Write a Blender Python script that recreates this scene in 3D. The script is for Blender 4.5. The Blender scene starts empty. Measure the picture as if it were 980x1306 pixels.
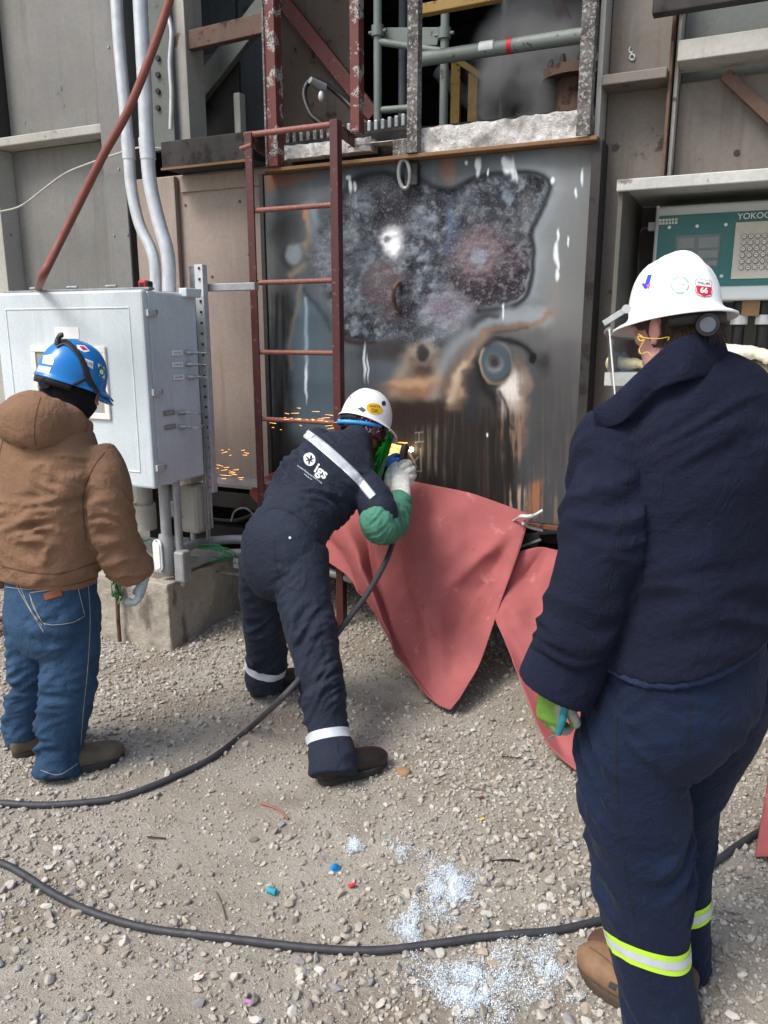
import bpy, bmesh, math, random
import numpy as np
from mathutils import Vector, Matrix
from mathutils.bvhtree import BVHTree

random.seed(7)
rng = np.random.default_rng(11)
scene = bpy.context.scene
COL = scene.collection

# ------------------------------------------------------------------ camera
CAM_H = 1.68
YAW, PITCH = math.radians(25), math.radians(13)
FPX = 1000.0                      # focal length for a 980 x 1306 picture
PW, PH = 980.0, 1306.0
cF = Vector((-math.sin(YAW)*math.cos(PITCH), math.cos(YAW)*math.cos(PITCH), -math.sin(PITCH)))
cR = Vector((math.cos(YAW), math.sin(YAW), 0))
cU = cR.cross(cF)
cC = Vector((0, 0, CAM_H))
cam = bpy.data.cameras.new('camera')
cam.sensor_fit = 'VERTICAL'; cam.sensor_height = 36; cam.lens = FPX/PH*36
cam.clip_end = 500
cam_o = bpy.data.objects.new('camera', cam); COL.objects.link(cam_o)
cam_o.location = cC; cam_o.rotation_euler = (math.radians(90)-PITCH, 0, YAW)
scene.camera = cam_o

# ------------------------------------------------------------------ sky, sun, exposure
SUN_AZ, SUN_EL = math.radians(210), math.radians(54)     # azimuth from +Y, clockwise: behind the camera, to its left
world = bpy.data.worlds.new('World'); scene.world = world; world.use_nodes = True
wn = world.node_tree.nodes; wl = world.node_tree.links
bg = wn['Background']
sky = wn.new('ShaderNodeTexSky'); sky.sky_type = 'NISHITA'; sky.sun_disc = False
sky.sun_elevation = SUN_EL; sky.sun_rotation = SUN_AZ; sky.dust_density = 4.0; sky.air_density = 1.2; sky.ozone_density = 1.0
wl.new(sky.outputs[0], bg.inputs[0]); bg.inputs[1].default_value = 0.10
sun = bpy.data.lights.new('sun', 'SUN'); sun.energy = 1.5; sun.angle = math.radians(22); sun.color = (1.0, 0.98, 0.955)
sun_o = bpy.data.objects.new('sun', sun); COL.objects.link(sun_o)
sdir = Vector((math.sin(SUN_AZ)*math.cos(SUN_EL), math.cos(SUN_AZ)*math.cos(SUN_EL), math.sin(SUN_EL)))
sun_o.rotation_euler = sdir.to_track_quat('Z', 'Y').to_euler()
scene.view_settings.view_transform = 'Standard'; scene.view_settings.look = 'None'
scene.view_settings.gamma = 1; scene.view_settings.exposure = 0.98
scene.view_settings.use_curve_mapping = False

# ------------------------------------------------------------------ from a place in the picture to a place in the world
def ray(px, py):
    return cF + cR*((px-490)/FPX) - cU*((py-653)/FPX)
def W(px, py, d): return cC + ray(px, py)*d
def onY(px, py, Y): r = ray(px, py); return cC + r*(Y/r.y)
def onX(px, py, X): r = ray(px, py); return cC + r*(X/r.x)
def onZ(px, py, Z=0.0): r = ray(px, py); return cC + r*((Z-CAM_H)/r.z)
def topix(P):
    v = Vector(P)-cC; d = v.dot(cF)
    return 490+FPX*v.dot(cR)/d, 653-FPX*v.dot(cU)/d, d
def V(*a): return Vector(a)

# ------------------------------------------------------------------ noise (vectorised)
_perm = np.random.default_rng(3).permutation(4096)
_grad = np.random.default_rng(4).normal(size=(4096, 3)); _grad /= np.linalg.norm(_grad, axis=1)[:, None]
def pn(p):
    p = np.asarray(p, float); i = np.floor(p).astype(np.int64); f = p-i
    u = f*f*f*(f*(f*6-15)+10); out = 0
    for dx in (0, 1):
        for dy in (0, 1):
            for dz in (0, 1):
                h = _perm[(i[:, 0]+dx) & 4095]; h = _perm[(h+i[:, 1]+dy) & 4095]; h = _perm[(h+i[:, 2]+dz) & 4095]
                g = _grad[h]
                dot = g[:, 0]*(f[:, 0]-dx)+g[:, 1]*(f[:, 1]-dy)+g[:, 2]*(f[:, 2]-dz)
                w = (u[:, 0] if dx else 1-u[:, 0])*(u[:, 1] if dy else 1-u[:, 1])*(u[:, 2] if dz else 1-u[:, 2])
                out = out + w*dot
    return out*1.5
def fbm(p, o=4, g=0.5):
    p = np.asarray(p, float); s = 0; a = 1.0
    for k in range(o):
        s = s + a*pn(p*(2.0**k)+17.3*k); a *= g
    return s
def sstep(a, b, x):
    t = np.clip((x-a)/(b-a), 0, 1); return t*t*(3-2*t)

# ------------------------------------------------------------------ things, parts, tags
def link(o): COL.objects.link(o); return o
def tag(o, label=None, cat=None, group=None, kind=None):
    if label: o['label'] = label
    if cat: o['category'] = cat
    if group: o['group'] = group
    if kind: o['kind'] = kind
    return o
def thing(name, label, cat, loc=(0, 0, 0), group=None, kind=None):
    o = bpy.data.objects.new(name, None); o.location = loc; o.empty_display_size = 0.1; link(o)
    return tag(o, label, cat, group, kind)
def gparent_loc(p):
    v = Vector((0, 0, 0))
    while p is not None: v = v+Vector(p.location); p = p.parent
    return v
def attach(o, parent):
    if parent is not None:
        o.parent = parent
        o.location = Vector(o.location)-gparent_loc(parent)
    return o

class MB:
    """collects shapes, then links them as one mesh object"""
    def __init__(s): s.v = []; s.f = []; s.sm = []
    def add(s, vs, fs, smooth=False):
        n = len(s.v); s.v += [tuple(x) for x in vs]
        for f in fs: s.f.append(tuple(i+n for i in f)); s.sm.append(smooth)
        return s
    def box(s, x0, x1, y0, y1, z0, z1):
        x0, x1 = sorted((x0, x1)); y0, y1 = sorted((y0, y1)); z0, z1 = sorted((z0, z1))
        return s.add([(x0,y0,z0),(x1,y0,z0),(x1,y1,z0),(x0,y1,z0),(x0,y0,z1),(x1,y0,z1),(x1,y1,z1),(x0,y1,z1)],
                     [(0,3,2,1),(4,5,6,7),(0,1,5,4),(1,2,6,5),(2,3,7,6),(3,0,4,7)])
    def obox(s, c, ax, ay, az):
        c, ax, ay, az = map(Vector, (c, ax, ay, az))
        vs = [c+ax*i+ay*j+az*k for k in (-1, 1) for i, j in ((-1,-1),(1,-1),(1,1),(-1,1))]
        fl = [(0,3,2,1),(4,5,6,7),(0,1,5,4),(1,2,6,5),(2,3,7,6),(3,0,4,7)]
        if ax.cross(ay).dot(az) < 0: fl = [f[::-1] for f in fl]
        return s.add(vs, fl)
    def bar(s, a, b, w, h, up=(0, 0, 1)):
        a, b = Vector(a), Vector(b); t = (b-a).normalized(); up = Vector(up)
        side = t.cross(up)
        if side.length < 1e-4: side = t.cross(Vector((1, 0, 0)))
        side.normalize(); u2 = side.cross(t)
        return s.obox((a+b)/2, t*((b-a).length/2), side*(w/2), u2*(h/2))
    def tube(s, pts, r, n=12, caps=True, smooth=True):
        pts = [Vector(p) for p in pts]
        rs = list(r) if hasattr(r, '__len__') else [r]*len(pts)
        t0 = (pts[1]-pts[0]).normalized()
        ref = Vector((0, 0, 1)) if abs(t0.z) < .9 else Vector((1, 0, 0))
        side = t0.cross(ref).normalized(); vs = []
        for i, p in enumerate(pts):
            t = (pts[min(i+1, len(pts)-1)]-pts[max(i-1, 0)]).normalized()
            side = (side-t*side.dot(t)).normalized(); up = t.cross(side)
            for k in range(n):
                a = 2*math.pi*k/n
                vs.append(p+(side*math.cos(a)+up*math.sin(a))*rs[i])
        fs = [(i*n+k, i*n+(k+1) % n, (i+1)*n+(k+1) % n, (i+1)*n+k) for i in range(len(pts)-1) for k in range(n)]
        s.add(vs, fs, smooth)
        if caps:
            m = len(pts)-1
            s.add(vs[:n], [tuple(range(n-1, -1, -1))]); s.add(vs[m*n:], [tuple(range(n))])
        return s
    def lathe(s, prof, M, n=24, sx=1, sy=1, smooth=True):
        vs = [M @ Vector((r*math.cos(2*math.pi*k/n)*sx, r*math.sin(2*math.pi*k/n)*sy, z)) for r, z in prof for k in range(n)]
        fs = [(i*n+k, i*n+(k+1) % n, (i+1)*n+(k+1) % n, (i+1)*n+k) for i in range(len(prof)-1) for k in range(n)]
        return s.add(vs, fs, smooth)
    def cyl(s, c, axis, r, h, n=20, r2=None):
        c, axis = Vector(c), Vector(axis).normalized()
        return s.tube([c, c+axis*h], [r, r if r2 is None else r2], n)
    def prism(s, poly, o, ux, uy, uz, depth):
        """poly: 2D outline (ccw) in ux,uy; extruded along uz by depth"""
        o, ux, uy, uz = map(Vector, (o, ux, uy, uz)); n = len(poly)
        a = [o+ux*x+uy*y for x, y in poly]; b = [p+uz*depth for p in a]
        s.add(a+b, [tuple(range(n-1, -1, -1)), tuple(range(n, 2*n))]+[(i, (i+1) % n, n+(i+1) % n, n+i) for i in range(n)])
        return s
    def grid(s, P, smooth=True, flip=False):
        nu, nv = len(P), len(P[0]); vs = [p for row in P for p in row]
        fs = [(i*nv+j, (i+1)*nv+j, (i+1)*nv+j+1, i*nv+j+1) for i in range(nu-1) for j in range(nv-1)]
        if flip: fs = [f[::-1] for f in fs]
        return s.add(vs, fs, smooth)
    def sphere(s, c, r, n=14, m=9, sc=(1, 1, 1)):
        c = Vector(c); vs = []
        for i in range(m+1):
            th = math.pi*i/m
            for k in range(n):
                a = 2*math.pi*k/n
                vs.append(c+Vector((math.sin(th)*math.cos(a)*r*sc[0], math.sin(th)*math.sin(a)*r*sc[1], math.cos(th)*r*sc[2])))
        return s.add(vs, [(i*n+k, (i+1)*n+k, (i+1)*n+(k+1) % n, i*n+(k+1) % n) for i in range(m) for k in range(n)], True)
    def build(s, name, mat, parent=None, bevel=0, merge=False, auto=None, solid=0, sub=0):
        me = bpy.data.meshes.new(name); me.from_pydata(s.v, [], s.f); me.validate()
        if len(me.polygons) == len(s.sm): me.polygons.foreach_set('use_smooth', s.sm)
        if mat: me.materials.append(mat)
        if merge:
            bm = bmesh.new(); bm.from_mesh(me); bmesh.ops.remove_doubles(bm, verts=bm.verts, dist=1e-5)
            bmesh.ops.recalc_face_normals(bm, faces=bm.faces); bm.to_mesh(me); bm.free()
        if auto is not None: me.shade_smooth(); me.set_sharp_from_angle(angle=math.radians(auto))
        o = link(bpy.data.objects.new(name, me)); attach(o, parent)
        if parent is not None:      # mesh is in world coordinates
            o.location = -gparent_loc(parent)
        if solid:
            m = o.modifiers.new('solid', 'SOLIDIFY'); m.thickness = solid; m.offset = 0
        if bevel:
            m = o.modifiers.new('bevel', 'BEVEL'); m.width = bevel; m.segments = 2; m.limit_method = 'ANGLE'; m.angle_limit = math.radians(40)
        if sub:
            m = o.modifiers.new('sub', 'SUBSURF'); m.levels = m.render_levels = sub
        return o

def cr(pts, n=8):
    """Catmull-Rom through points (any dimension), n steps per span"""
    P = np.array([tuple(p) for p in pts], float)
    P = np.vstack([2*P[0]-P[1], P, 2*P[-1]-P[-2]]); out = []
    for i in range(1, len(P)-2):
        for k in range(n):
            t = k/n; a, b, c, d = P[i-1], P[i], P[i+1], P[i+2]
            out.append(.5*((2*b)+(-a+c)*t+(2*a-5*b+4*c-d)*t*t+(-a+3*b-3*c+d)*t**3))
    out.append(P[-2]); return out

# ------------------------------------------------------------------ materials
def sc(r, g, b):     # sRGB 0-255 -> linear
    return tuple(((c/255)/12.92 if c/255 <= .04045 else ((c/255+.055)/1.055)**2.4) for c in (r, g, b))
class NT:
    def __init__(s, name):
        s.m = bpy.data.materials.new(name); s.m.use_nodes = True; s.t = s.m.node_tree
        s.b = s.t.nodes['Principled BSDF']; s.co = s.n('ShaderNodeTexCoord').outputs['Object']
    def n(s, t, **k):
        x = s.t.nodes.new(t)
        for a, v in k.items(): setattr(x, a, v)
        return x
    def l(s, a, b): s.t.links.new(a, b)
    def noise(s, scale, detail=4, rough=.55, stretch=None, dist=0):
        v = s.co
        if stretch:
            m = s.n('ShaderNodeMapping'); m.inputs['Scale'].default_value = stretch; s.l(v, m.inputs[0]); v = m.outputs[0]
        x = s.n('ShaderNodeTexNoise'); x.inputs['Scale'].default_value = scale; x.inputs['Detail'].default_value = detail
        x.inputs['Roughness'].default_value = rough; x.inputs['Distortion'].default_value = dist; s.l(v, x.inputs['Vector']); return x.outputs['Fac']
    def ramp(s, f, a, b, lo=0.0, hi=1.0):
        x = s.n('ShaderNodeMapRange'); x.inputs[1].default_value = a; x.inputs[2].default_value = b
        x.inputs[3].default_value = lo; x.inputs[4].default_value = hi; x.interpolation_type = 'SMOOTHSTEP'; s.l(f, x.inputs[0]); return x.outputs[0]
    def mix(s, fac, a, b, mode='MIX'):
        x = s.n('ShaderNodeMix'); x.data_type = 'RGBA'; x.blend_type = mode
        for k, val in ((0, fac), (6, a), (7, b)):
            if hasattr(val, 'is_output') or hasattr(val, 'links'): s.l(val, x.inputs[k])
            elif k == 0: x.inputs[0].default_value = val
            else: x.inputs[k].default_value = (*val, 1)
        return x.outputs[2]
    def math(s, op, a, b=0.0):
        x = s.n('ShaderNodeMath'); x.operation = op
        for i, val in enumerate((a, b)):
            if hasattr(val, 'links'): s.l(val, x.inputs[i])
            else: x.inputs[i].default_value = val
        return x.outputs[0]
    def bump(s, h, strength=.3, dist=.01, prev=None):
        x = s.n('ShaderNodeBump'); x.inputs['Strength'].default_value = strength; x.inputs['Distance'].default_value = dist
        s.l(h, x.inputs['Height'])
        if prev is not None: s.l(prev, x.inputs['Normal'])
        return x.outputs[0]
    def out(s, col=None, rough=None, metal=0, normal=None, spec=None):
        for k, val in (('Base Color', col), ('Roughness', rough), ('Metallic', metal), ('Normal', normal)):
            if val is None: continue
            if hasattr(val, 'links'): s.l(val, s.b.inputs[k])
            elif k == 'Base Color': s.b.inputs[k].default_value = (*val, 1)
            else: s.b.inputs[k].default_value = val
        if spec is not None: s.b.inputs['Specular IOR Level'].default_value = spec
        return s.m
MC = {}
def plain(name, col, rough=.6, metal=0, var=.12, scale=14, bump=.12, bscale=60, bdist=.003, spec=None):
    if name in MC: return MC[name]
    t = NT(name); n = t.noise(scale, 5)
    c = t.mix(t.ramp(n, .3, .7), tuple(x*(1-var) for x in col), tuple(min(1, x*(1+var)) for x in col))
    r = t.ramp(t.noise(scale*2.3), .2, .8, max(0, rough-.08), min(1, rough+.08))
    MC[name] = t.out(c, r, metal, t.bump(t.noise(bscale, 4), bump, bdist), spec); return MC[name]
def worn(name, col, chip, amount=.5, rough=.6, metal=0, scale=9, streak=True, dirt=(.12, .1, .08), dirt_amt=.5, bump=.25, chip2=None, dist=.004):
    """painted or weathered steel: streaks of dirt, chipped or rusted patches"""
    if name in MC: return MC[name]
    t = NT(name)
    big = t.noise(1.7, 4); mid = t.noise(scale, 6, .62); fine = t.noise(scale*9, 4)
    c = t.mix(t.ramp(big, .25, .75), tuple(x*.86 for x in col), tuple(x*1.13 for x in col))
    if streak:
        st = t.noise(11, 5, .6, (1.3, 1.3, .09))
        c = t.mix(t.math('MULTIPLY', t.ramp(st, .5, .78), dirt_amt), c, dirt)
        st2 = t.noise(19, 4, .6, (1.2, 1.2, .12))
        c = t.mix(t.math('MULTIPLY', t.ramp(st2, .58, .8), dirt_amt*.45), c, tuple(min(1, x*1.7) for x in col))
    k = t.ramp(mid, .72-amount*.3, .76-amount*.26)
    chc = t.mix(t.ramp(fine, .35, .65), chip, chip2 or tuple(x*.55 for x in chip))
    c = t.mix(k, c, chc)
    c = t.mix(t.math('MULTIPLY', t.ramp(fine, .3, .75), .25), c, tuple(x*.5 for x in col))
    h = t.math('ADD', t.math('MULTIPLY', k, -.35), fine)
    MC[name] = t.out(c, t.ramp(mid, .3, .8, max(0, rough-.1), min(1, rough+.15)), metal, t.bump(h, bump, dist)); return MC[name]
def cloth(name, col, col2=None, rough=.9, weave=900, fine=.25, blot=3.0, sheen=.0, worn_c=None, worn_amt=.0, bdist=.0012, wrk=.02):
    t = NT(name); col2 = col2 or tuple(x*.72 for x in col)
    c = t.mix(t.ramp(t.noise(blot, 5, .6), .3, .72), col, col2)
    c = t.mix(t.math('MULTIPLY', t.ramp(t.noise(weave*.35, 3), .35, .7), .35), c, tuple(x*.55 for x in col))
    if worn_c is not None:
        c = t.mix(t.math('MULTIPLY', t.ramp(t.noise(7, 7, .68), .52, .75), worn_amt), c, worn_c)
    wr = t.math('ABSOLUTE', t.math('SUBTRACT', t.noise(9, 4, .55, None, 1.2), .5)); wr2 = t.math('ABSOLUTE', t.math('SUBTRACT', t.noise(21, 4, .6, None, 1.0), .5))
    n = t.bump(t.math('ADD', wr, t.math('MULTIPLY', wr2, .6)), .55, wrk)
    n = t.bump(t.noise(30, 5, .6), .3, .005, n)
    n = t.bump(t.noise(weave, 2), fine, bdist, n)
    m = t.out(c, rough, 0, n, .25)
    t.b.inputs['Sheen Weight'].default_value = sheen; t.b.inputs['Sheen Roughness'].default_value = .5
    return m
# ================================================================== the setting
WALL_Y = 3.85                     # the scorched panel's plane
# ---- ground
def ground_h(x, y):
    x = np.asarray(x, float); y = np.asarray(y, float); z = np.zeros_like(x)
    P = np.stack([x, y, z], -1)
    h = .010*fbm(P*.55, 3)+.007*fbm(P*2.1+5, 3)+.005*fbm(P*7+9, 3)-.004
    h = h + .10*sstep(3.0, 4.0, y)*sstep(-3.2, -2.2, x)*0.6
    far = sstep(6, 14, np.sqrt(x*x+y*y))
    return h*(1-far)
def gh(x, y): return float(ground_h(np.array([x]), np.array([y]))[0])
def dirtmask(x, y):
    """1 where bare trodden dirt shows, 0 where gravel lies thick"""
    P = np.stack([x, y, np.zeros_like(x)], -1)
    n = fbm(P*.8+31, 3)*.7+fbm(P*2.6+3, 2)*.35
    # trodden strip in front of the workers and the near left corner
    a = np.exp(-(((x+1.55)/.95)**2+((y-2.15)/.55)**2))
    b = np.exp(-(((x+1.35)/.55)**2+((y-1.0)/.65)**2))
    c = np.exp(-(((x+1.2)/.9)**2+((y-3.2)/.45)**2))
    e = np.exp(-(((x+.1)/.55)**2+((y-2.4)/.8)**2))
    g = np.exp(-(((x+.75)/.5)**2+((y-1.15)/.5)**2))
    return np.clip(.12+.9*n+.7*a+.85*b+.5*c-.6*e-.6*g, 0, 1)
def nonuni(a, b, fine, lim):
    g = list(np.arange(a, b+1e-6, fine)); s = fine; x = b
    while x < lim: s *= 1.35; x += s; g.append(x)
    s = fine; x = a
    while x > -lim: s *= 1.35; x -= s; g.insert(0, x)
    return np.array(g)
gx = nonuni(-5.2, 1.6, .022, 70); gy = nonuni(.3, 4.7, .022, 70)
GX, GY = np.meshgrid(gx, gy, indexing='ij')
GZ = ground_h(GX.ravel(), GY.ravel()).reshape(GX.shape)
nx, ny = GX.shape
me = bpy.data.meshes.new('ground')
vv = np.stack([GX, GY, GZ], -1).reshape(-1, 3)
ii = (np.arange(nx-1)[:, None]*ny+np.arange(ny-1)[None, :]).ravel()
ff = np.stack([ii, ii+ny, ii+ny+1, ii+1], -1)
def npmesh(me, v, f, smooth=True):
    k = f.shape[1]
    me.vertices.add(len(v)); me.vertices.foreach_set('co', np.ascontiguousarray(v, dtype=np.float32).ravel())
    me.loops.add(f.size); me.loops.foreach_set('vertex_index', np.ascontiguousarray(f, dtype=np.int32).ravel())
    me.polygons.add(len(f)); me.polygons.foreach_set('loop_start', np.arange(0, f.size, k, dtype=np.int32))
    me.polygons.foreach_set('loop_total', np.full(len(f), k, dtype=np.int32))
    me.update(calc_edges=True)
    me.polygons.foreach_set('use_smooth', np.full(len(f), smooth))
def vcol(me, name, c):
    a = me.color_attributes.new(name, 'FLOAT_COLOR', 'POINT')
    c4 = np.ones((len(c), 4), np.float32); c4[:, :3] = c; a.data.foreach_set('color', c4.ravel())
npmesh(me, vv, ff)
t = NT('ground_dirt')
big = t.noise(1.3, 5); mid = t.noise(9, 6, .65); fin = t.noise(70, 5, .7); grit = t.noise(260, 3, .7)
c = t.mix(t.ramp(big, .3, .7), sc(172, 165, 153), sc(192, 186, 174))
c = t.mix(t.math('MULTIPLY', t.ramp(mid, .45, .75), .6), c, sc(146, 139, 128))
c = t.mix(t.math('MULTIPLY', t.ramp(t.noise(2.4, 5, .6), .46, .66), .55), c, sc(140, 124, 104))
c = t.mix(t.math('MULTIPLY', t.ramp(fin, .5, .7), .55), c, sc(196, 190, 178))
c = t.mix(t.math('MULTIPLY', t.ramp(grit, .55, .72), .5), c, sc(110, 104, 95))
h = t.math('ADD', t.math('MULTIPLY', fin, .7), t.math('MULTIPLY', grit, .45))
GROUND_MAT = t.out(c, .95, 0, t.bump(h, 1.0, .02), .2)
me.materials.append(GROUND_MAT)
ground = link(bpy.data.objects.new('ground', me)); tag(ground, kind='structure'); ground['label'] = 'pale grey-brown trodden dirt yard strewn with gravel'

# ---- gravel
def rock_variants(n, sub, seed):
    out = []
    for k in range(n):
        bm = bmesh.new(); bmesh.ops.create_icosphere(bm, subdivisions=sub, radius=1)
        v = np.array([x.co[:] for x in bm.verts]); f = np.array([[q.index for q in fc.verts] for fc in bm.faces]); bm.free()
        s = seed+k*13.7
        d = 1+.30*fbm(v*.9+s, 2)+.10*pn(v*2.3+s)
        # facet: clip against a few planes
        v = v*d[:, None]; r2 = np.random.default_rng(int(s*10))
        for q in range(9):
            nrm = r2.normal(size=3); nrm /= np.linalg.norm(nrm); lim = r2.uniform(.5, .8)
            e = v@nrm-lim; v = v-np.where(e > 0, e, 0)[:, None]*nrm*.97
        v *= np.array([1, r2.uniform(.62, .95), r2.uniform(.45, .75)])
        out.append((v, f))
    return out
STONE_COL = np.array([sc(172,168,160), sc(156,152,144), sc(188,184,176), sc(146,140,131), sc(140,140,140), sc(172,162,148), sc(202,200,194), sc(124,120,114), sc(160,148,134)])
def scatter(var, pos, size, seed, sink=.35):
    r = np.random.default_rng(seed); V_, F_, C_ = [], [], []; off = 0
    vi = r.integers(0, len(var), len(pos)); ang = r.uniform(0, 2*np.pi, len(pos)); tilt = r.normal(0, .35, (len(pos), 2))
    ci = r.choice(len(STONE_COL), len(pos), p=[.2,.2,.14,.13,.1,.1,.05,.04,.04]); br = r.uniform(.82, 1.14, len(pos))
    for k in range(len(var)):
        idx = np.where(vi == k)[0]
        if not len(idx): continue
        v, f = var[k]; m = len(v)
        ca, sa = np.cos(ang[idx]), np.sin(ang[idx])
        x = v[None, :, 0]; y = v[None, :, 1]; z = v[None, :, 2]
        tx = tilt[idx, 0][:, None]; ty = tilt[idx, 1][:, None]
        z2 = z+tx*x+ty*y; x2 = x-tx*z; y2 = y-ty*z
        X = (x2*ca[:, None]-y2*sa[:, None])*size[idx][:, None]+pos[idx, 0][:, None]
        Y = (x2*sa[:, None]+y2*ca[:, None])*size[idx][:, None]+pos[idx, 1][:, None]
        Z = (z2+sink)*size[idx][:, None]+pos[idx, 2][:, None]
        V_.append(np.stack([X, Y, Z], -1).reshape(-1, 3))
        F_.append((f[None]+(np.arange(len(idx))*m)[:, None, None]).reshape(-1, 3)+off); off += len(idx)*m
        C_.append(np.repeat((STONE_COL[ci[idx]]*.7+.3*np.array(sc(166,160,150)))*br[idx][:, None], m, axis=0))
    return np.concatenate(V_), np.concatenate(F_), np.concatenate(C_)
t = NT('gravel_stone')
at = t.n('ShaderNodeVertexColor', layer_name='tint')
n1 = t.noise(120, 5, .65); n2 = t.noise(35, 4)
c = t.mix(t.math('MULTIPLY', t.ramp(n1, .4, .75), .4), at.outputs[0], sc(136, 128, 118))
c = t.mix(t.math('MULTIPLY', t.ramp(n2, .5, .8), .35), c, sc(205, 200, 190))
STONE_MAT = t.out(c, .9, 0, t.bump(n1, .4, .004), .25)
tags_ = None
def gravel_sites(n, seed, lo, hi, power, xr=(-4.9, 1.2), yr=(.55, 4.5), dens=1.0, band=None):
    r = np.random.default_rng(seed)
    x = r.uniform(*xr, n); y = r.uniform(*yr, n)
    keep = r.uniform(0, 1, n) > dirtmask(x, y)*dens
    x, y = x[keep], y[keep]
    # only what the photograph can see (with a margin)
    P = np.stack([x, y, np.zeros_like(x)-CAM_H], -1)
    d = P@np.array(cF); px = 490+FPX*(P@np.array(cR))/d; py = 653-FPX*(P@np.array(cU))/d
    k = (d > .4) & (px > -160) & (px < 1140) & (py < 1480)
    x, y, d = x[k], y[k], d[k]
    s = lo+(hi-lo)*r.uniform(0, 1, len(x))**power
    return np.stack([x, y, ground_h(x, y)], -1), s, d
v80 = rock_variants(10, 2, 1.0); v20 = rock_variants(12, 1, 50.0)
pA, sA, dA = gravel_sites(26000, 21, .0075, .0195, 2.0, dens=.93)
pB, sB, dB = gravel_sites(68000, 22, .0042, .0095, 1.2, dens=.66)
pC, sC, dC = gravel_sites(40000, 23, .0018, .004, 1.0, dens=.05)
apx = sA/dA
order = np.argsort(-apx); big_i = order[:300]; rest = order[300:]
far = dA[rest] > 2.7
Vs, Fs, Cs = [], [], []; off = 0
for (vr, p, s, sd) in ((v80, pA[rest][~far], sA[rest][~far], 1), (v20, pA[rest][far], sA[rest][far], 2), (v20, pB, sB, 3), (v20, pC, sC, 4)):
    if len(p) == 0: continue
    a, b, c3 = scatter(vr, p, s, sd); Vs.append(a); Fs.append(b+off); Cs.append(c3); off += len(a)
me = bpy.data.meshes.new('gravel'); npmesh(me, np.concatenate(Vs), np.concatenate(Fs), False); vcol(me, 'tint', np.concatenate(Cs))
me.materials.append(STONE_MAT)
gravel = link(bpy.data.objects.new('gravel', me)); tag(gravel, 'loose pale grey gravel and grit spread over the yard', 'gravel', kind='stuff')
stone_meshes = []
for k, (v, f) in enumerate(v80):
    for ci in range(0, 9, 2):
        m_ = bpy.data.meshes.new('pebble'); npmesh(m_, v, f, False); vcol(m_, 'tint', np.repeat(STONE_COL[(ci+k) % 9][None]*.97, len(v), 0)); m_.materials.append(STONE_MAT); stone_meshes.append(m_)
for q, i in enumerate(big_i):
    o = link(bpy.data.objects.new('pebble', stone_meshes[q % len(stone_meshes)]))
    o.location = (pA[i, 0], pA[i, 1], pA[i, 2]+.30*sA[i]); o.scale = (sA[i]*1.12,)*3
    o.rotation_euler = (random.gauss(0, .3), random.gauss(0, .3), random.uniform(0, 6.28))
    tag(o, 'larger pale grey-brown pebble lying loose among the gravel', 'stone', 'larger pebbles in the gravel')
# ================================================================== materials of the plant
M_grey = worn('grey_painted_steel', sc(118,118,115), sc(92,84,75), .16, .62, scale=5, dirt=sc(96,92,86), dirt_amt=.6)
M_greyl = worn('light_grey_steel', sc(168,167,160), sc(110,92,74), .3, .6, scale=7, dirt=sc(112,106,98), dirt_amt=.5)
M_beige = worn('beige_steel', sc(148,134,125), sc(104,84,72), .16, .6, scale=6, dirt=sc(118,104,96), dirt_amt=.6)
M_beige2 = worn('brown_beige_steel', sc(110,104,97), sc(76,63,54), .30, .62, scale=5, dirt=sc(84,74,66), dirt_amt=.75)
M_greengrey = worn('green_grey_steel', sc(94,100,96), sc(82,66,54), .3, .6, scale=6, dirt=sc(78,78,72), dirt_amt=.6)
M_dark = worn('soot_and_shade_steel', sc(48,46,45), sc(36,30,28), .5, .8, scale=7, dirt=sc(24,23,22), dirt_amt=.6)  # soot tone, deepened to stand in for the chamber's lack of light
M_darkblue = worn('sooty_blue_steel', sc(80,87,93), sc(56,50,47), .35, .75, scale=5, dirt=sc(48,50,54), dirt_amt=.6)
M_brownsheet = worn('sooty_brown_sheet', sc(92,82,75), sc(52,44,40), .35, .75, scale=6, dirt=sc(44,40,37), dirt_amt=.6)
M_rustbeam = worn('rusty_brown_beam', sc(92,70,58), sc(60,36,26), .6, .75, scale=10, dirt=sc(48,40,36))
M_red = worn('dull_red_paint', sc(92,42,40), sc(66,42,36), .42, .62, scale=24, dirt=sc(64,40,36), dirt_amt=.5, chip2=sc(150,118,104))
M_ladder = worn('ladder_red_paint', sc(78,37,37), sc(62,42,37), .38, .5, scale=34, dirt=sc(70,36,34), dirt_amt=.4, chip2=sc(168,120,100))
M_rung = worn('rung_rusty', sc(134,80,70), sc(168,128,112), .7, .6, scale=60, streak=False, chip2=sc(92,50,38))
M_galv = plain('galvanised', sc(196,200,203), .36, .35, .10, 18, .1, 90)
M_galvd = plain('dull_galvanised', sc(150,154,156), .5, .5, .18, 22, .2, 80)
M_alu = plain('grey_conduit', sc(150,153,154), .5, .3, .14, 12, .15, 60)
M_scaf = worn('scaffold_green_grey', sc(118,128,124), sc(80,74,66), .35, .55, scale=22, streak=False)
M_yellow = worn('yellow_paint', sc(150,120,56), sc(90,72,48), .45, .6, scale=20, streak=False)
M_black = plain('black_plastic', sc(30,30,32), .5, 0, .2, 30, .1)
M_cavity = plain('cavity_black', sc(26,24,23), .9, 0, .3, 9, .5, 40, .01)  # near-black, for the plates in the gap and the cavity
M_white = plain('white_plastic', sc(226,228,228), .4, 0, .04, 10, .04)
M_rustlip = worn('rusty_lip', sc(120,92,62), sc(150,104,58), .6, .8, scale=26, streak=False)
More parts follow.
